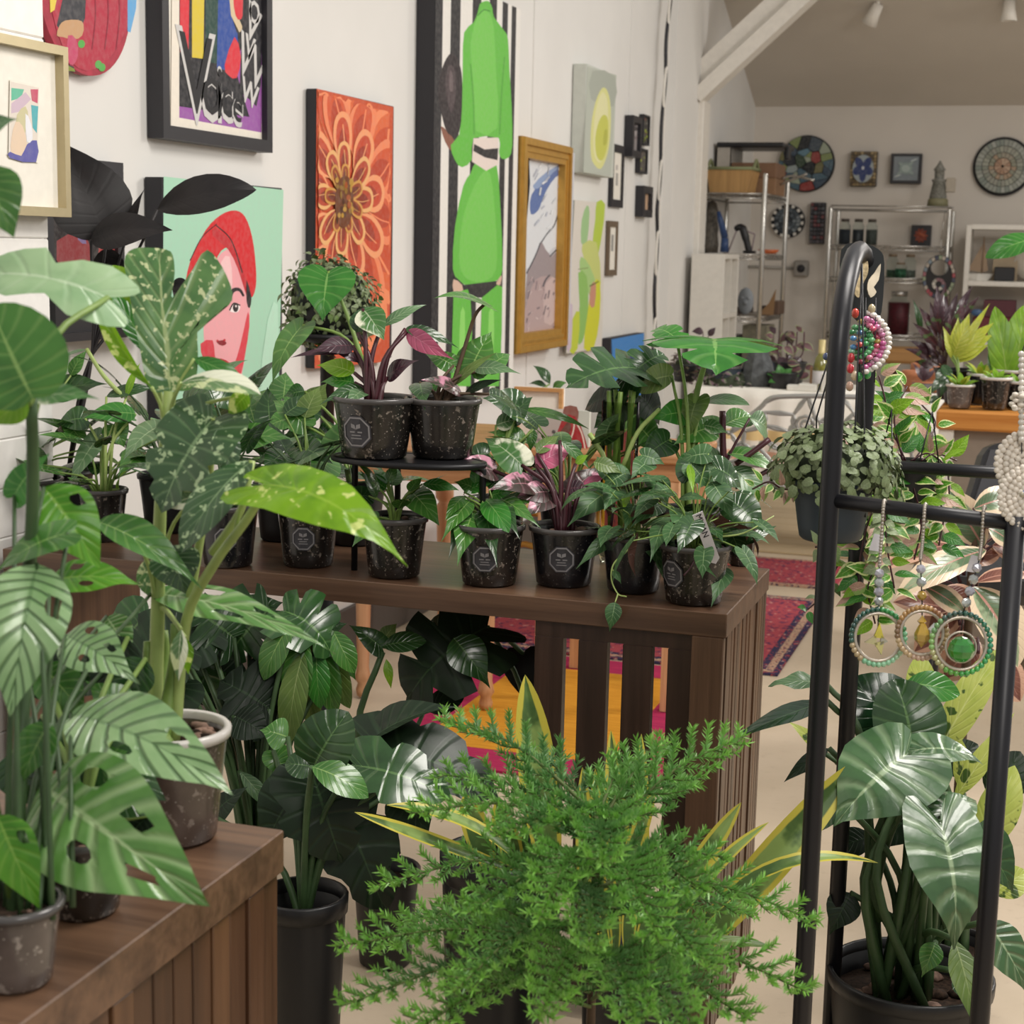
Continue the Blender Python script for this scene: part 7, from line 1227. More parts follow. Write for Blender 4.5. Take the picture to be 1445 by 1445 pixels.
MB().prism(smooth_loop(w1, 3), -C_T * .004).build('wing', M_GLF, hk); MB().prism(smooth_loop(w2, 2), -C_T * .004).build('wing', M_PALEF, hk)
MB().prism(smooth_loop([at(u, v, Zh + .03) for u, v in ((1188, 352), (1215, 343), (1240, 352), (1248, 372), (1244, 440), (1232, 455), (1210, 452), (1190, 420))], 3), -C_T * .006).build('backing', flat('dark_felt', '#1a1e20', .8), hk)
GB = lambda h: flat('bead_' + h.strip('#'), h, .12, 0, .1, .8, .6)
def bead(t, p, r_, h, sc=(1, 1, 1), nu=8, nv=5): return MB().ball(p, r_, nu, nv, sc=sc).build('bead', GB(h), t)
cb = thing('bead_crescent', 'crescent of multicoloured beads on strings below the wing ornament', 'ornament', at(1225, 480, Zh)); r = random.Random(5)
for row, (rad, a0, a1, n, cs) in enumerate(((47, -1.15, 1.25, 17, ['#e9e4dc', '#d9cfc4', '#f0ece4']), (39, -1.15, 1.2, 15, ['#d880b0', '#c85a98', '#e2a8c4']), (31, -1.3, 1.3, 13, ['#c84a6a', '#d87a9a', '#a03050', '#b8a04a']), (23, -1.6, 1.5, 12, ['#3f9a5a', '#2f7a4a', '#6ab87a', '#c9b46a']), (15, -1.9, 1.9, 10, ['#2f8a4a', '#4aa85a', '#3a6a9a', '#8ac4a4']), (7, -2, 2, 6, ['#c8b08a', '#4a8ac0', '#d84a4a']))):
    for i in range(n): a = a0 + (a1 - a0) * i / (n - 1); bead(cb, at(1207 + rad * math.cos(a), 482 + rad * .95 * math.sin(a) + (row % 2) * 1.5, Zh + r.uniform(-.008, .008)), .0042, r.choice(cs), (1.25, 1, .9))
for u, v, h in ((1207, 442, '#d8402c'), (1230, 436, '#c8b890'), (1201, 505, '#c01a2a'), (1200, 520, '#d02838'), (1206, 530, '#d8c0a0'), (1199, 545, '#c8a08a'), (1212, 532, '#2f9a4a'), (1224, 528, '#39a850'), (1238, 510, '#3fa050')): bead(cb, at(u, v, Zh), .0055, h, (1, 1, 1.3))
for u in (1214, 1222, 1236): MB().tube([at(u, 420, Zh), at(u - 2, 540, Zh)], .0008, 5).build('string', M_FRM, cb)
sb = thing('bead_cluster', 'small cluster of brown and blue beads just left of the frame post', 'ornament', at(1172, 500, Zh))
for u, v, h in ((1176, 488, '#c99a72'), (1172, 495, '#7a5a48'), (1178, 500, '#d8cdbc'), (1166, 503, '#3a4a7a'), (1173, 508, '#8a6a50'), (1179, 512, '#c8a888'), (1170, 516, '#4a3a38')): bead(sb, at(u, v, Zh + .02), .0055, h)
MB().tube([at(1176, 484, Zh + .02), V(fx, fy0 + .08, zt_ - .03)], .0008, 5).build('string', M_FRM, sb)
# hanging pot of tiny leaves
Zp = 2.29; pc = at(1176, 678, Zp); ph = 84 * Zp / F_PX; P = Plant('hanging_planter', 'slate blue hanging pot brimming with tiny mottled leaves, hung from the arch', pc - V(0, 0, ph)); P.Z = Zp
P.pot(57 * Zp / F_PX, ph, M_POTSLATE, rb=44 * Zp / F_PX, rim=M_POTSLATE, chips=0, n=32); hookp = V(fx + .004, ym, zt_ - .018)
for u, v in ((1133, 614), (1152, 590), (1221, 690), (1206, 620)): MB().tube([at(u, v + 40, Zp + (.04 if v < 600 else -.02)), at(u, v, Zp + (.04 if v < 600 else -.02)), hookp], .0013, 5).build('cord', M_FRM, P.t)
tl_geo = lambda: leaf_mesh(1.0, .82, 'round', nt=5, nk=1, arc=.12, fold=.1, curl=.1); r = random.Random(12)
cen = at(1180, 652, Zp)
for i in range(296):
    a, b_ = r.uniform(0, 6.283), (r.uniform(-.75, 1.0) if i % 5 else r.uniform(-.9, -.3)); q = math.sqrt(max(0, 1 - b_ * b_)) if b_ > 0 else 1.0; k = r.uniform(.86, 1.04); rx2, rz2 = 92 * Zp / F_PX, 54 * Zp / F_PX
    p = cen + V(rx2 * q * math.cos(a) * k, rx2 * .9 * q * math.sin(a) * k, rz2 * b_ * k + (0.004 if b_ > 0 else .006 * b_)); nr = unit(V(q * math.cos(a), q * math.sin(a), b_ * .9 + .5)); d = unit(np.cross(nr, V(r.uniform(-1, 1), r.uniform(-1, 1), r.uniform(-1, 1)))); d = unit(d + V(0, 0, -.3))
    put_mesh('leaf', 'pellio', tl_geo, LM['pellio'], P.t, p, frame_of(p, p + d, nr + V(r.uniform(-.4, .4), r.uniform(-.4, .4), .2)), r.uniform(.013, .019))
extra_leaves(P, 500, lambda: ell(cen, 88 * Zp / F_PX, 80 * Zp / F_PX, 52 * Zp / F_PX, -.8, 1), (.011, .016), LM['pellio'], 'round', .82, 21)
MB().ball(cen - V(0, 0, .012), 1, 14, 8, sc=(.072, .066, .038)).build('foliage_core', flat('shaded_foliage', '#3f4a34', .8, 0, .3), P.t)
def dangle(P, pts, mats, every, l0, wr, shape='ovate', key=None, stem=None, jit=.5):
    c = curve([at(*p) for p in pts], 9); P.stem(c, .0014, stem or M_STEMR, 5, 1, 'vine'); acc = 0; k = 0
    for i in range(1, len(c)):
        acc += np.linalg.norm(c[i] - c[i - 1])
        if acc > every:
            acc = 0
            for sg in (1, -1):
                k += 1; tg = unit(c[i] - c[i - 1]); sv = unit(np.cross(tg, C_T)) * sg; d = unit(sv + tg * .5 + V(0, 0, r.uniform(-.5, .3)) + C_T * r.uniform(-.2, .6)); l = l0 * r.uniform(.75, 1.2); m = mats[r.randrange(len(mats))]
                nr = C_T * .8 + V(r.uniform(-jit, jit), r.uniform(-jit, jit), .5 + r.uniform(-jit, jit)); put_mesh('leaf', 'dg_%s_%s_%.2f' % (m, shape, wr), lambda: leaf_mesh(1.0, wr, shape, nt=8, nk=2, arc=.08, fold=.25), LM[m], P.t, c[i] + d * .004, frame_of(c[i], c[i] + d, nr), l)
dangle(P, [(1130, 690, Zp), (1105, 690, Zp - .03), (1085, 680, Zp - .04), (1062, 690, Zp - .02)], ['pellio', 'hoyap', 'hoya'], .014, .022, .6)
dangle(P, [(1180, 756, Zp - .04), (1170, 770, Zp - .06), (1150, 772, Zp - .06)], ['pellio', 'olive'], .02, .024, .7); dangle(P, [(1235, 690, Zp - .05), (1246, 740, Zp - .06), (1240, 800, Zp - .06)], ['pellio'], .011, .017, .8)
# variegated trailing plant on the rear rail
b = at(1278, 735, fy1 + .03); ht = .09; P = Plant('trailing_wax_plant', 'lime and blush variegated trailing plant hanging behind the slate pot', b); P.Z = depth(b); P.pot(.045, ht, M_POTBLK, chips=0)
for sg in (-1, 1): MB().tube([b + V(sg * .044, 0, ht), b + V(sg * .03, -.01, ht + .08), V(b[0] + sg * .02, fy1 - .002, zbar + .019)], .0012, 5).build('cord', M_FRM, P.t)
z = P.Z
mh = ['hoya', 'hoya', 'hoyap', 'lime', 'fresh']
for pts in ([(1278, 650, z), (1256, 600, z), (1248, 560, z), (1240, 530, z)], [(1275, 655, z), (1262, 590, z), (1280, 545, z + .02)], [(1285, 650, z), (1310, 640, z), (1335, 660, z - .02), (1340, 700, z - .03)], [(1280, 655, z - .02), (1290, 690, z - .05), (1300, 740, z - .05), (1290, 790, z - .05)], [(1270, 660, z - .03), (1250, 700, z - .06), (1252, 770, z - .08), (1262, 830, z - .08)],
            [(1268, 668, z - .03), (1232, 720, z - .06), (1215, 780, z - .06), (1210, 850, z - .05)], [(1290, 650, z), (1320, 600, z + .04), (1300, 570, z + .05)], [(1266, 660, z), (1226, 640, z + .05), (1205, 620, z + .08)], [(1262, 690, z - .02), (1225, 760, z - .04), (1195, 800, z - .02)], [(1300, 660, z - .02), (1330, 720, z - .04), (1325, 770, z - .05)], [(1276, 650, z), (1225, 590, z + .06)], [(1300, 650, z - .01), (1320, 640, z), (1350, 650, z + .02)], [(1240, 790, z - .06), (1225, 830, z - .06), (1235, 880, z - .05)]):
    dangle(P, pts, mh, .0165, .036, .55)
dangle(P, [(1186, 790, z), (1160, 840, z), (1140, 860, z - .02)], ['olive', 'fresh'], .03, .022, .6)
# three sun catchers
def suncatcher(label, u, v0, ch, cu, cv, rad, cols, seed, inner):
    Z = depth(atY(u, v0, fy0 - .03)) - .012; t = thing('sun_catcher', label, 'sun catcher', at(u, v0, Z), 'bead ring sun catchers'); r = random.Random(seed); M_CH = flat('silver_chain', '#b5ada2', .3, .7)
    c = curve([at(u + 2, v0 - 3, Z + .02), at(u, v0, Z), at(u - 3, v0 + 45, Z), at(u - 6, ch, Z)], 10)
    for i in range(len(c) - 1): MB().ball((c[i] + c[i + 1]) / 2, .0025, 6, 4, sc=(1, .7, 1.1)).build('chain_link', M_CH, t)
    M_CRY = flat('clear_crystal', '#cfd6d4', .06, .2, .25, .9, .8); y = ch; e = at(u - 6, ch, Z); rc = at(cu, cv, Z); top = at(cu + (u - cu) * .1, cv - rad, Z); n = 3 + (seed % 2)
    for i in range(n):
        p = e + (top - e) * (i + .7) / (n + .6); mb = MB().lathe([(0, -.0055), (.0052, -.003), (.0066, 0), (.0052, .003), (0, .0055)], p, 7, smooth=False, axis=C_T + C_U * r.uniform(-.3, .5) + C_R * r.uniform(-.4, .4)); mb.build('crystal', flat('amber_crystal', '#d0a83a', .08, .1, .2, .9, .8) if seed == 2 and i == 2 else (M_CRY if i % 2 else flat('lilac_crystal', '#c4c3cf', .06, .2, .2, .9, .8)), t)
    MB().tube([e, top], .0009, 5).build('string', M_FRM, t); k = rad * Z / F_PX
    pt = lambda a, q: rc + k * q * (C_R * math.cos(a) * .97 + C_U * math.sin(a))
    MB().tube([pt(2 * math.pi * i / 36, .86) for i in range(37)], .0022, 6, cap=False).build('hoop', flat('silver_hoop', '#c9beb0', .3, .6), t)
    for i in range(34): a = 2 * math.pi * i / 34 + .3; MB().ball(pt(a, 1.0), .0038, 7, 5).build('bead', GB(cols[int(i / 34 * len(cols))]), t)
    pc_ = rc + k * C_U * .1
    if inner == 'star':
        for a0, l, h in ((1.5, .62, '#e0d23a'), (3.3, .52, '#c9c08a'), (4.9, .55, '#d0c87a'), (-.15, .34, '#b8b4a0')):
            a = [rc + k * (l * (C_R * math.cos(a0) + C_U * math.sin(a0)) - .1 * C_U), rc + k * (.2 * (C_R * math.cos(a0 + 1.2) + C_U * math.sin(a0 + 1.2)) - .1 * C_U), rc + k * (.2 * (C_R * math.cos(a0 - 1.2) + C_U * math.sin(a0 - 1.2)) - .1 * C_U)]; MB().prism(a, C_T * .004).build('crystal', flat('cry_' + h.strip('#'), h, .08, .1, .15, .9, .8), t)
    elif inner == 'drop':
        MB().lathe([(0, -.016), (.009, -.006), (.0095, .002), (.004, .014), (0, .018)], rc - k * C_U * .1, 6, smooth=False).build('crystal', flat('amber_crystal', '#d0a83a', .08, .1, .2, .9, .8), t); MB().lathe([(0, -.011), (.0075, -.003), (.007, .004), (0, .013)], rc + k * C_R * .45, 6, smooth=False).build('crystal', M_CRY, t); MB().lathe([(0, -.006), (.006, 0), (0, .008)], rc + k * C_U * .45, 6, smooth=False).build('crystal', flat('amber_crystal', '#d0a83a', .08, .1, .2, .9, .8), t)
    else:
        MB().tube([rc - k * C_U * .12 + k * .5 * (C_R * math.cos(a) + C_U * math.sin(a)) for a in [2 * math.pi * i / 28 for i in range(29)]], .0014, 6, cap=False).build('hoop', flat('silver_hoop', '#c9beb0', .3, .6), t); MB().ball(rc - k * C_U * .2, .0165, 9, 6, smooth=False).build('crystal', flat('green_crystal', '#2f9a30', .06, 0, .25, .9, .9), t)
    MB().tube([top, rc + k * C_U * .3], .0008, 5).build('string', M_FRM, t)
    return t
suncatcher('sun catcher with dark to light green beads and a yellow star, first from the post', 1247, 711, 800, 1239, 899, 39, ['#2f8a48', '#3a9a50', '#1f5a4a', '#174a44', '#1c5548', '#b5a07a', '#8ac8a0', '#9ad0aa', '#b0d8b0', '#7ac090'], 1, 'star')
suncatcher('sun catcher with amber and copper beads and a honey drop, middle of three', 1305, 716, 790, 1301, 893, 36, ['#a8744a', '#c89a5a', '#b5884a', '#8a6a4a', '#d0b48a', '#c8a890', '#a88a70', '#b59a6a'], 2, 'drop')
suncatcher('sun catcher with a round green crystal inside a small hoop, last of three', 1388, 720, 790, 1356, 908, 43, ['#2a7a5a', '#2f6a5a', '#3a5a50', '#6a9a60', '#8ab86a', '#b0b07a', '#6ab04a', '#4ab050', '#3aa85a', '#2f9a70'], 3, 'ball')
for (u, v, un, lab) in ((1237, 765, 1240, 'first'), (1374, 795, 1378, 'last')):
    p = at(u, v, 2.07); MB().prism([p + C_R * a + C_U * b for a, b in ((-.010, -.010), (.003, -.012), (.010, .008), (-.003, .011))], C_T * .001).build('price_tag', M_STAKE, None, 'blank white price tag tied to the %s sun catcher' % lab, 'tag')
# lace discs at the right edge
M_LACE = flat('cream_lace', '#e6ddd0', .8, 0, .10, .3, 0, 120)
for k_, (u, v, rad, lab) in enumerate(((1452, 655, 46, 'cream crocheted lace disc with beads, upper of two at the right edge'), (1455, 702, 44, 'cream crocheted lace disc, lower of two at the right edge'))):
    Z = 1.99 - .012 * k_; c = at(u, v, Z); t = thing('lace_disc', lab, 'lace ornament', c, 'lace discs'); k = rad * Z / F_PX; pt = lambda a, q: c + k * q * (C_R * math.cos(a) + C_U * math.sin(a)); r = random.Random(k_)
    for q in (.62, .80): MB().tube([pt(2 * math.pi * i / 40, q) for i in range(41)], .0012, 6, cap=False).build('hoop', flat('silver_hoop', '#c9beb0', .3, .6), t)
    m = MB()
    for ring, (q, n, s_) in enumerate(((1.0, 34, .0040), (.91, 32, .0044), (.72, 26, .0044), (.55, 20, .0046), (.38, 14, .0046), (.2, 8, .0044))):
        for i in range(n): m.ball(pt(2 * math.pi * (i + .5 * ring) / n, q) + C_T * r.uniform(-.001, .001), s_, 6, 4)
    m.lathe([(0, 0), (k * .96, 0)], c - C_T * .002, 30, axis=C_T); m.build('lace', M_LACE, t, kind='stuff')
    MB().tube([pt(1.5, .98), at(u + 4, v - rad - (260 if k_ == 0 else 8), Z)], .0008, 5).build('string', M_FRM, t)
    for i in range(7): a = r.uniform(0, 6.28); bead(t, pt(a, r.uniform(.2, .6)) + C_T * .004, .004, r.choice(['#7a8ab0', '#c8b0c0', '#e9e4dc', '#b0a890']))
t = thing('pearl_string', 'string of pale beads and white florets hanging at the right edge', 'ornament', at(1440, 540, 1.99))
for i in range(16): MB().ball(at(1441 + .5 * (i % 2), 500 + i * 8, 1.98), .0042, 7, 5).build('bead', GB('#d8d2c8'), t)
r = random.Random(8); m = MB()
for i in range(26): m.ball(at(1440 + r.uniform(-14, 14), 566 + r.uniform(-10, 12), 1.98 + r.uniform(-.01, .01)), .004, 6, 4, sc=(1, 1, .7))
m.build('floret', M_LACE, t, kind='stuff'); MB().tube([at(1442, 640, 1.985), at(1441, 500, 1.985), at(1470, 420, 1.985), at(1490, 250, 1.985), at(1490, -150, 1.985)], .0008, 5).build('string', M_FRM, t)
# ------------------------------------------------------------------ philodendron in the big black pot
P = floorpot('glossy_philodendron', 'large glossy leaved philodendron in a big black pot behind the frame post', 1285, 2.55, 1372, 112, M_POTBLK, rb=.10, chips=18, n=36)
S = lambda m, sh, b, t, w, dZ=0.0, dz=0.0, **kw: P.L(LM[m], sh, b, t, P.Z + dZ, w, dz, kw.pop('face', (0, .5, .85)), pet=kw.pop('pet', [V(P.b[0] + P.r.uniform(-.03, .03), P.b[1] + P.r.uniform(-.03, .03), P.soil_z)]), pmat=M_STEMD, pr=kw.pop('pr', .0055), **kw)
S('philo', 'arrow', (1282, 1062), (1176, 1168), 150, -.18, -.03, face=(-.05, .7, .7), arc=.12, fold=-.05, wave=.03); S('philo', 'arrow', (1286, 1060), (1388, 1080), 74, -.15, .02, face=(.05, .9, .5), arc=.14); S('philo', 'arrow', (1326, 1160), (1346, 1340), 124, -.26, -.04, face=(.1, .45, .9), arc=.16, wave=.03); S('philo', 'arrow', (1330, 1150), (1378, 1130), 66, -.22, .06, face=(0, .8, .6))
S('dark', 'round', (1288, 1060), (1262, 958), 112, -.05, .04, face=(.1, .4, .9), fold=.3); S('rubber', 'ellip', (1286, 1045), (1196, 958), 110, .02, .02, face=(-.2, .5, .85)); S('fresh', 'ellip', (1278, 964), (1355, 980), 48, .05); S('rubber', 'lance', (1168, 990), (1022, 1052), 50, -.05, -.05, face=(-.2, .75, .6), twist=.6, arc=.05, pet=[at(1230, 1300, P.Z), at(1220, 1060, P.Z)]); S('silver', 'lance', (1166, 966), (1084, 968), 36, .08, face=(0, .8, .6), wave=.08, pet=[at(1230, 1300, P.Z), at(1215, 1040, P.Z)]); S('deep', 'lance', (1170, 1056), (1106, 1104), 24, .0, arc=.14, pet=[at(1240, 1300, P.Z), at(1220, 1120, P.Z)])
S('deep', 'ellip', (1230, 1180), (1175, 1200), 44, .05); S('dark', 'acum', (1190, 1130), (1115, 1200), 56, -.05, face=(-.2, .8, .5)); S('philo', 'acum', (1392, 1300), (1452, 1408), 62, -.15); S('olive', 'lance', (1346, 1325), (1376, 1452), 44, -.2, -.05); S('mid', 'acum', (1330, 1200), (1290, 1210), 34, -.1); S('deep', 'heart', (1300, 1130), (1240, 1200), 90, .12); S('dark', 'heart', (1380, 1180), (1430, 1260), 76, .05); S('deep', 'acum', (1200, 1260), (1170, 1320), 50, .0); S('lime', 'acum', (1290, 1130), (1282, 1165), 26, -.08); S('dark', 'acum', (1350, 1370), (1380, 1420), 44, -.12); S('mid', 'acum', (1320, 1330), (1300, 1380), 34, -.1)
for i in range(12): a = P.r.uniform(0, 6.28); P.stem([V(P.b[0] + .05 * math.cos(a), P.b[1] + .05 * math.sin(a), P.soil_z), at(1262 + P.r.uniform(-45, 45), 1240, P.Z + P.r.uniform(-.08, .08)), at(1275 + P.r.uniform(-25, 30), 1110, P.Z + P.r.uniform(-.1, .1))], (.0085, .005), M_STEMD)
# dieffenbachia and rubber trees behind it
P = floorpot('dieffenbachia', 'yellow speckled dieffenbachia behind the glossy philodendron', 1340, 2.95, 1330, 60, M_POTBLK, chips=4)
S('dief', 'strap', (1322, 1065), (1412, 915), 50, 0, face=(-.3, .3, .9)); S('dief', 'strap', (1296, 1010), (1298, 922), 44, .05); S('dief', 'lance', (1345, 1130), (1432, 1005), 30, 0); S('dief', 'lance', (1160, 1060), (1112, 1018), 20, -.05); S('dief', 'ellip', (1385, 1200), (1432, 1080), 60, .02); S('dief', 'lance', (1310, 1080), (1300, 1000), 26, .05); S('dief', 'lance', (1360, 1120), (1350, 1030), 30, .06); S('dief', 'ellip', (1400, 1260), (1450, 1230), 50, 0); S('lime', 'lance', (1180, 1075), (1225, 1050), 26, .04); S('deep', 'ellip', (1330, 1090), (1380, 1050), 60, .15); S('deep', 'ellip', (1400, 1130), (1440, 1060), 66, .15); S('deep', 'ellip', (1360, 1220), (1330, 1130), 66, .15)
P = floorpot('tricolour_rubber_tree', 'tricolour rubber tree with cream and pink edged leaves in the corner by the chair', 1350, 3.25, 1180, 62, M_POTBLK, chips=4)
P.stem([V(P.b[0], P.b[1], P.soil_z), at(1362, 960, P.Z), at(1375, 760, P.Z), at(1390, 700, P.Z)], (.011, .006), M_STEMB, name='trunk')
F = lambda m, b, t, w, dZ=0.0, dz=0.0, **kw: P.L(LM[m], 'ellip', b, t, P.Z + dZ, w, dz, kw.pop('face', (0, .5, .85)), pet=[at(min(max(b[0], 1355), 1385), b[1] + 22, P.Z)], pmat=M_STEMR, pr=.003, **kw)
F('ficus', (1392, 776), (1264, 842), 50, -.1, -.05, face=(.1, .7, .65)); F('ficusp', (1345, 770), (1240, 806), 44, -.05, face=(0, .8, .5)); F('ficusp', (1330, 830), (1385, 868), 46, -.05); F('ficus', (1302, 826), (1368, 872), 38, -.1); F('ficus', (1372, 828), (1436, 942), 92, -.15, -.05, face=(.3, .4, .85), fold=.3); F('ficusp', (1378, 822), (1458, 814), 44, -.15, face=(.1, .9, .4)); F('ficus', (1374, 718), (1442, 700), 46, -.05); F('ficus', (1395, 742), (1452, 748), 30, -.05, face=(0, .9, .4)); F('ficus', (1388, 772), (1338, 690), 54, .0, face=(-.4, .3, .8)); F('ficusp', (1360, 790), (1412, 782), 36); F('ficusp', (1340, 860), (1260, 850), 40, .05); F('ficusp', (1350, 850), (1310, 900), 50, .05); F('ficus', (1340, 780), (1290, 730), 44, .05); F('ficusp', (1400, 770), (1450, 790), 40); F('ficus', (1330, 800), (1262, 770), 40, -.02); F('ficusp', (1380, 900), (1330, 960), 60, .05); F('ficusp', (1390, 920), (1440, 990), 60, .05); F('ficusp', (1370, 860), (1290, 920), 56, .06); F('ficusp', (1400, 760), (1450, 730), 44, .03); F('ficus', (1395, 745), (1430, 770), 34, -.1)
# ================================================================== PLANTS ON THE BENCH AND THE CART
def bp(name, label, u, y, rpx, hpx, mat, z0=None, group=None, **kw):
    b = atY(u, 550, y); b[2] = (bz if z0 is None else z0) + .004; P = Plant(name, label, b, 'plant', group); P.Z = depth(b); return P.pot(rpx * P.Z / F_PX, hpx * P.Z / F_PX, mat, n=18, chips=0, **kw)
yb = by0 + .16
def mound(P, u, v, rxp, rzp, n, mat, key, shape, wr, l0, seed, dy=.9):
    r = random.Random(seed); c = at(u, v, P.Z); k = P.Z / F_PX
    for i in range(n):
        a, b_ = r.uniform(0, 6.283), r.uniform(-.1, 1.0); q = math.sqrt(max(.02, 1 - b_ * b_)); s_ = r.uniform(.75, 1.02); p = c + k * s_ * V(rxp * q * math.cos(a), rxp * dy * q * math.sin(a), rzp * (b_ * 1.6 - .6)); nr = V(q * math.cos(a), q * math.sin(a), b_ + .4); d = unit(V(q * math.cos(a), q * math.sin(a), -.2 + r.uniform(-.5, .5)) + V(r.uniform(-.8, .8), r.uniform(-.8, .8), 0))
        m = mat[r.randrange(len(mat))] if isinstance(mat, (list, tuple)) else mat
        put_mesh('leaf', key + m, lambda: leaf_mesh(1.0, wr, shape, nt=6, nk=1, arc=.1, fold=.25), LM[m], P.t, p, frame_of(p, p + d, nr + V(r.uniform(-.5, .5), r.uniform(-.5, .5), .3)), l0 * r.uniform(.7, 1.2))
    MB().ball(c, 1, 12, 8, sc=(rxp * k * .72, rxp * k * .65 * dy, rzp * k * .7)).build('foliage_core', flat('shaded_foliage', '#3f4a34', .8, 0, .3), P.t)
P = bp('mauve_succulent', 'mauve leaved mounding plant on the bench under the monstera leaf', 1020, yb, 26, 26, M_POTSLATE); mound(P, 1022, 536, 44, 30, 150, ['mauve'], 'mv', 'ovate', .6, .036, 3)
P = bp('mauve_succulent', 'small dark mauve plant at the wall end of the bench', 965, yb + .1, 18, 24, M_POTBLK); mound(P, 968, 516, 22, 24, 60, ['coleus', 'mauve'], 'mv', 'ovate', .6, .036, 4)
P = bp('begonia', 'thin stemmed begonia with a few dark red leaves above the mauve plant', 990, yb + .25, 14, 22, M_POTBLK)
for b, t, w in (((1000, 474), (1010, 462), 10), ((992, 468), (976, 468), 13), ((1003, 480), (1005, 496), 9), ((945, 512), (938, 524), 11)): P.L(LM['burg'], 'ovate', b, t, P.Z, w, 0, pet=[V(P.b[0], P.b[1], P.soil_z)], pmat=M_STEMR, pr=.003)
c = atY(1068, 552, yb + .05); c[2] = bz + .004; s = MB(); r = random.Random(6)
MB().lathe([(0, 0), (.075, 0), (.085, .05), (.07, .11), (.045, .17), (.02, .2), (0, .205)], c, 9, smooth=False).build('grey_stone', flat('grey_slate', '#5d6062', .8, 0, .25, .4, 0, 30), None, 'rough grey standing stone beside the mauve plant', 'stone')
P = bp('coleus', 'tall brown and mauve coleus before the chrome shelf', 1112, yb + .3, 24, 30, M_POTBLK)
for i in range(34): u, v = r.uniform(1086, 1142), r.uniform(462, 532); a = r.uniform(0, 6.28); P.L(LM[r.choice(['coleus', 'coleus', 'burg'])], 'acum', (u, v), (u + 20 * math.cos(a), v + 6 + 12 * math.sin(a)), P.Z + r.uniform(-.1, .1), 15, 0, (r.uniform(-.4, .4), .6, .7))
for u in (1098, 1110, 1122, 1132): P.stem([V(P.b[0], P.b[1], P.soil_z), at(u, 500, P.Z), at(u + 3, 468, P.Z)], .004, M_STEMR)
P = bp('small_pothos', 'little bright green plant in a dark bowl on the bench', 1104, yb - .02, 22, 22, M_POTBLK)
for b, t, w in (((1104, 532), (1082, 528), 13), ((1104, 532), (1118, 520), 13), ((1106, 534), (1128, 530), 12), ((1102, 530), (1098, 514), 14), ((1104, 534), (1112, 542), 12), ((1100, 534), (1084, 540), 12)): P.L(LM['fresh'], 'ovate', b, t, P.Z - .04, w, 0, pet=[V(P.b[0], P.b[1], P.soil_z)], pr=.002)
c = atY(1157, 550, yb); c[2] = bz + .004; t = thing('wine_bottle', 'green glass wine bottle with a pale foil neck on the bench', 'bottle', c)
MB().lathe([(0, 0), (.038, 0), (.038, .115), (.030, .15), (.016, .17), (.015, .185)], c, 16).build('glass_body', flat('olive_glass', '#7d7a2c', .08, 0, .2, .8, .6), t); MB().lathe([(.016, .165), (.0165, .235), (0, .236)], c, 14).build('neck_foil', flat('pale_foil_cap', '#d0bf8a', .4, .2), t); MB().lathe([(.0386, .03), (.0386, .09)], c, 16).build('label_band', M_STAKE, t)
for i, (u, w_, h_) in enumerate(((1140, 26, 10), (1120, 18, 8), (1166, 14, 26))):
    c = atY(u, 553, by0 + .05); c[2] = bz + .004; k = depth(c) / F_PX; MB().box(c - V(w_ * k / 2, .03, 0), c + V(w_ * k / 2, .03, h_ * k), bev=.004).build('white_planter', M_WHITE, None, ['long low white tray on the bench front', 'small white dish near the green plant on the bench', 'white square pot beside the wine bottle'][i], 'planter')
c = atY(1146, 545, yb + .1); c[2] = bz + .004; MB().box(c - V(.012, .012, 0), c + V(.012, .012, .1)).build('wooden_stake', M_CARD, None, 'short wooden stake between the green plant and the bottle', 'stake')
P = bp('croton_cutting', 'small brown croton in a grey pot with a copper rim on the bench', 1302, by0 + .08, 15, 20, flat('grey_zinc', '#77757a', .4, .4), rim=M_TERRA)
for b, t, w in (((1302, 538), (1288, 512), 9), ((1302, 538), (1312, 508), 9), ((1302, 536), (1300, 504), 9), ((1303, 538), (1322, 520), 8)): P.L(LM['burg'], 'lance', b, t, P.Z - .02, w, 0, pet=[V(P.b[0], P.b[1], P.soil_z)], pr=.002)
for i, (u, dy, s_) in enumerate(((1288, .30, 1.0), (1318, .34, 1.1), (1304, .46, 1.25))):
    c = atY(u, 550, by0 + dy); c[2] = bz + .004; MB().lathe([(0, 0), (.038 * s_, 0), (.05 * s_, .075 * s_), (.056 * s_, .075 * s_), (.056 * s_, .1 * s_), (.046 * s_, .1 * s_), (.044 * s_, .08 * s_), (0, .08 * s_)], c, 16).build('terracotta_pot', M_TERRA, None, ['empty terracotta pot left of the zinc pot on the bench', 'empty terracotta pot right of the zinc pot on the bench', 'largest empty terracotta pot behind the zinc pot'][i], 'pot', 'terracotta pots')
# croton and other plants on the cart
P = bp('croton', 'tall burgundy croton with upright dark leaves at the back of the cart', 1348, ky + .40, 30, 42, M_POTBLK, kz)
r = random.Random(31); tip = [(1322, 402), (1312, 425), (1335, 398), (1352, 412), (1296, 432), (1288, 455), (1283, 480), (1275, 492), (1300, 470), (1320, 445), (1340, 440), (1362, 420), (1372, 404), (1382, 418), (1330, 470), (1310, 490), (1345, 470), (1300, 505), (1332, 415), (1360, 445), (1290, 510), (1326, 500)]
for k_, (u, v) in enumerate(tip):
    bu, bv = 1330 + (u - 1330) * .25 + r.uniform(-4, 4), v + (530 - v) * .45; P.L(LM['croton' if k_ % 3 else 'burg'], 'lance', (bu, bv), (u, v), P.Z + r.uniform(-.08, .08), 15, 0, (r.uniform(-.5, .5), .3, .9), pet=[V(P.b[0], P.b[1], P.soil_z), at(1335, 520, P.Z)], pmat=M_STEMB, pr=.003, fold=.3)
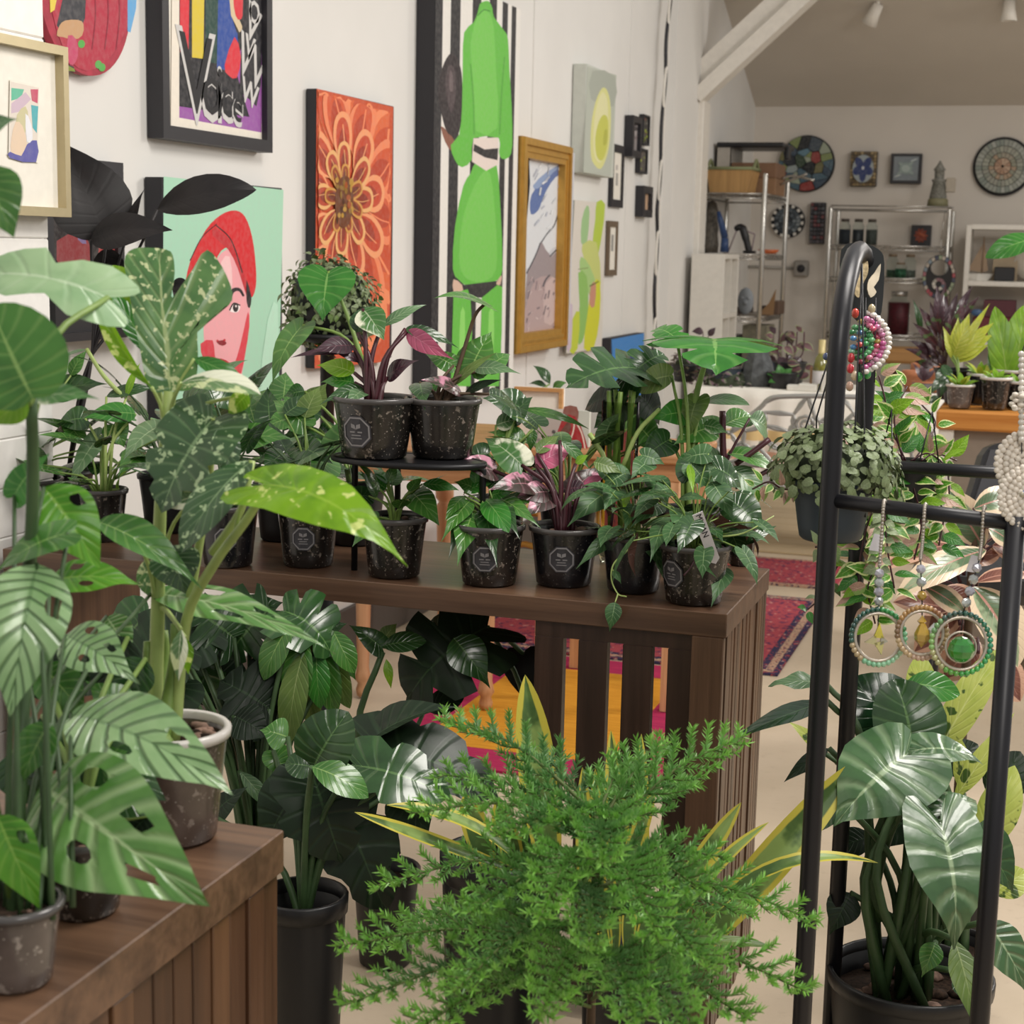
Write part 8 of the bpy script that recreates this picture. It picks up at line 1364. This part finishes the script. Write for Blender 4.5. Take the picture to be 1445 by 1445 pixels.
for b, t, w in (((1345, 500), (1352, 428), 22), ((1300, 470), (1288, 422), 10)): P.L(LM['dark'], 'lance', b, t, P.Z, w, 0)
P = bp('yellow_croton', 'yellow and lime croton fanning to the right beside the burgundy croton', 1352, ky + .22, 22, 34, M_POTBLK, kz)
for b, t, w in (((1346, 506), (1403, 455), 22), ((1346, 508), (1402, 472), 24), ((1344, 504), (1368, 442), 24), ((1350, 500), (1397, 428), 12), ((1344, 500), (1352, 448), 18), ((1350, 512), (1396, 486), 18), ((1342, 506), (1330, 460), 14)): P.L(LM['crotony'], 'lance', b, t, P.Z, w, 0, (.1, .5, .85), pet=[V(P.b[0], P.b[1], P.soil_z)], pr=.003)
for b, t, w in (((1335, 520), (1318, 545), 16), ((1340, 525), (1325, 565), 16), ((1332, 530), (1310, 560), 14), ((1330, 515), (1345, 545), 16), ((1325, 560), (1306, 572), 12)): P.L(LM['dark'], 'acum', b, t, P.Z - .1, w, 0)
cups = [(1355, ky + .07, 19, 32, M_POTPALE, 'speckled lime plant in a clear cup, first on the cart edge', 'crotony', 9, 26), (1405, ky + .09, 21, 44, M_POTCLEAR, 'small plant in a tall soil filled cup, second on the cart edge', 'lime', 8, 24), (1381, ky + .26, 16, 42, M_POTSMOKE, 'lime leaved plant in a brown cup behind the first two', 'crotony', 10, 28), (1436, ky + .14, 18, 38, M_POTCLEAR, 'small cup plant beside the right edge on the cart', 'mid', 6, 22)]
for u, y, rp_, hp, m, lab, lm, n, l in cups:
    P = bp('cup_plant', lab, u, y, rp_, hp, m, kz, rim=M_RIMW, group='cup plants on the cart'); k = P.Z / F_PX;
    for i in range(n): a = 6.283 * i / n + .3; e = V(math.cos(a), math.sin(a), .4 + .7 * (i % 3) / 2); s0 = V(P.b[0], P.b[1], P.soil_z); P.leaf(LM[lm if i % 2 else 'lime'], 'lance', s0 + unit(e) * .008, s0 + unit(e) * l * k * 1.1, l * k * .38, V(0, 0, 1) + C_T * .4, arc=.12)
P = bp('pale_dieffenbachia', 'broad pale green leaved plant in a milky pot at the right edge of the cart', 1428, ky + .30, 24, 48, M_POTCLEAR, kz, rim=M_RIMW)
for b, t, w, m in (((1424, 560), (1404, 432), 42, 'lime'), ((1428, 555), (1450, 470), 44, 'fresh'), ((1418, 545), (1402, 480), 34, 'mid'), ((1432, 530), (1446, 430), 46, 'lime'), ((1412, 556), (1432, 500), 30, 'fresh'), ((1462, 336), (1390, 364), 36, 'fresh')): P.L(LM[m], 'ellip', b, t, P.Z, w, 0, (-.2, .3, .9), pet=[V(P.b[0], P.b[1], P.soil_z)] if b[1] > 400 else [V(P.b[0] + .02, P.b[1], P.soil_z), at(1470, 450, P.Z)], pmat=M_STEMP, pr=.005)
# mossy small leaved plant on a black pedestal before the flower canvas
Zm = 4.15; c = at(462, 470, Zm); b = V(c[0], c[1], c[2]); t = thing('plant_pedestal', 'slim black pedestal by the gallery wall under the mossy plant', 'stand', (b[0], b[1], 0))
MB().lathe([(0, 0), (.13, 0), (.13, .02), (.02, .04), (.018, b[2] - .03), (.10, b[2] - .012), (.10, b[2]), (0, b[2])], (b[0], b[1], 0), 20).build('column', M_IRON, t)
P = Plant('mossy_plant', 'black pot under a mound of tiny olive leaves before the flower canvas', b + V(0, 0, .001)); P.Z = Zm; P.pot(.085, .13, M_POTBLK, rim=M_POTBLK, chips=0)
r = random.Random(14); k = Zm / F_PX
for i in range(290):
    a, b_ = r.uniform(0, 6.283), r.uniform(-.9, 1.0); q = math.sqrt(max(.02, 1 - b_ * b_)); s_ = r.uniform(.85, 1.05); p = at(468, 425, Zm) + k * s_ * V(70 * q * math.cos(a), 55 * q * math.sin(a), 72 * b_ * (1 if math.cos(a) < .2 or b_ < 0 else .75)); d = unit(V(math.cos(a), math.sin(a), -.8) + V(r.uniform(-1, 1), r.uniform(-1, 1), r.uniform(-1, 1)))
    put_mesh('leaf', 'moss' + str(i % 2), lambda: leaf_mesh(1.0, .6, 'ovate', nt=4, nk=1, arc=.15, fold=.3), LM['pellio'] if i % 2 else LM['olive'], P.t, p, frame_of(p, p + d, V(q * math.cos(a), q * math.sin(a), b_ + .5) + V(r.uniform(-.5, .5), r.uniform(-.5, .5), 0)), r.uniform(.018, .030))
extra_leaves(P, 900, lambda: ell(at(466, 430, Zm), 68 * k, 54 * k, 70 * k, -1, 1), (.016, .026), LM['pellio'], 'ovate', .6, 22)
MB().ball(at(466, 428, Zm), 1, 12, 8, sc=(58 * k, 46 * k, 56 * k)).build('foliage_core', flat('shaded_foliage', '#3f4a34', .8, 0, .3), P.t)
# slender plant on the turned leg table
b = V(lx1 - .05, 5.10, hz + .001); P = Plant('curled_leaf_plant', 'small dark plant with two curled leaves behind the blank framed sheet', b); P.Z = depth(b); P.pot(.05, .09, M_POTBLK, chips=0)
for bb, tt, w, m in (((776, 542), (752, 516), 18, 'dark'), ((772, 546), (746, 542), 12, 'dark'), ((780, 550), (800, 540), 16, 'mid'), ((770, 560), (740, 575), 20, 'mid')): P.L(LM[m], 'lance', bb, tt, P.Z, w, 0, (0, .6, .7), pet=[V(P.b[0], P.b[1], P.soil_z)], pr=.003, arc=.2)
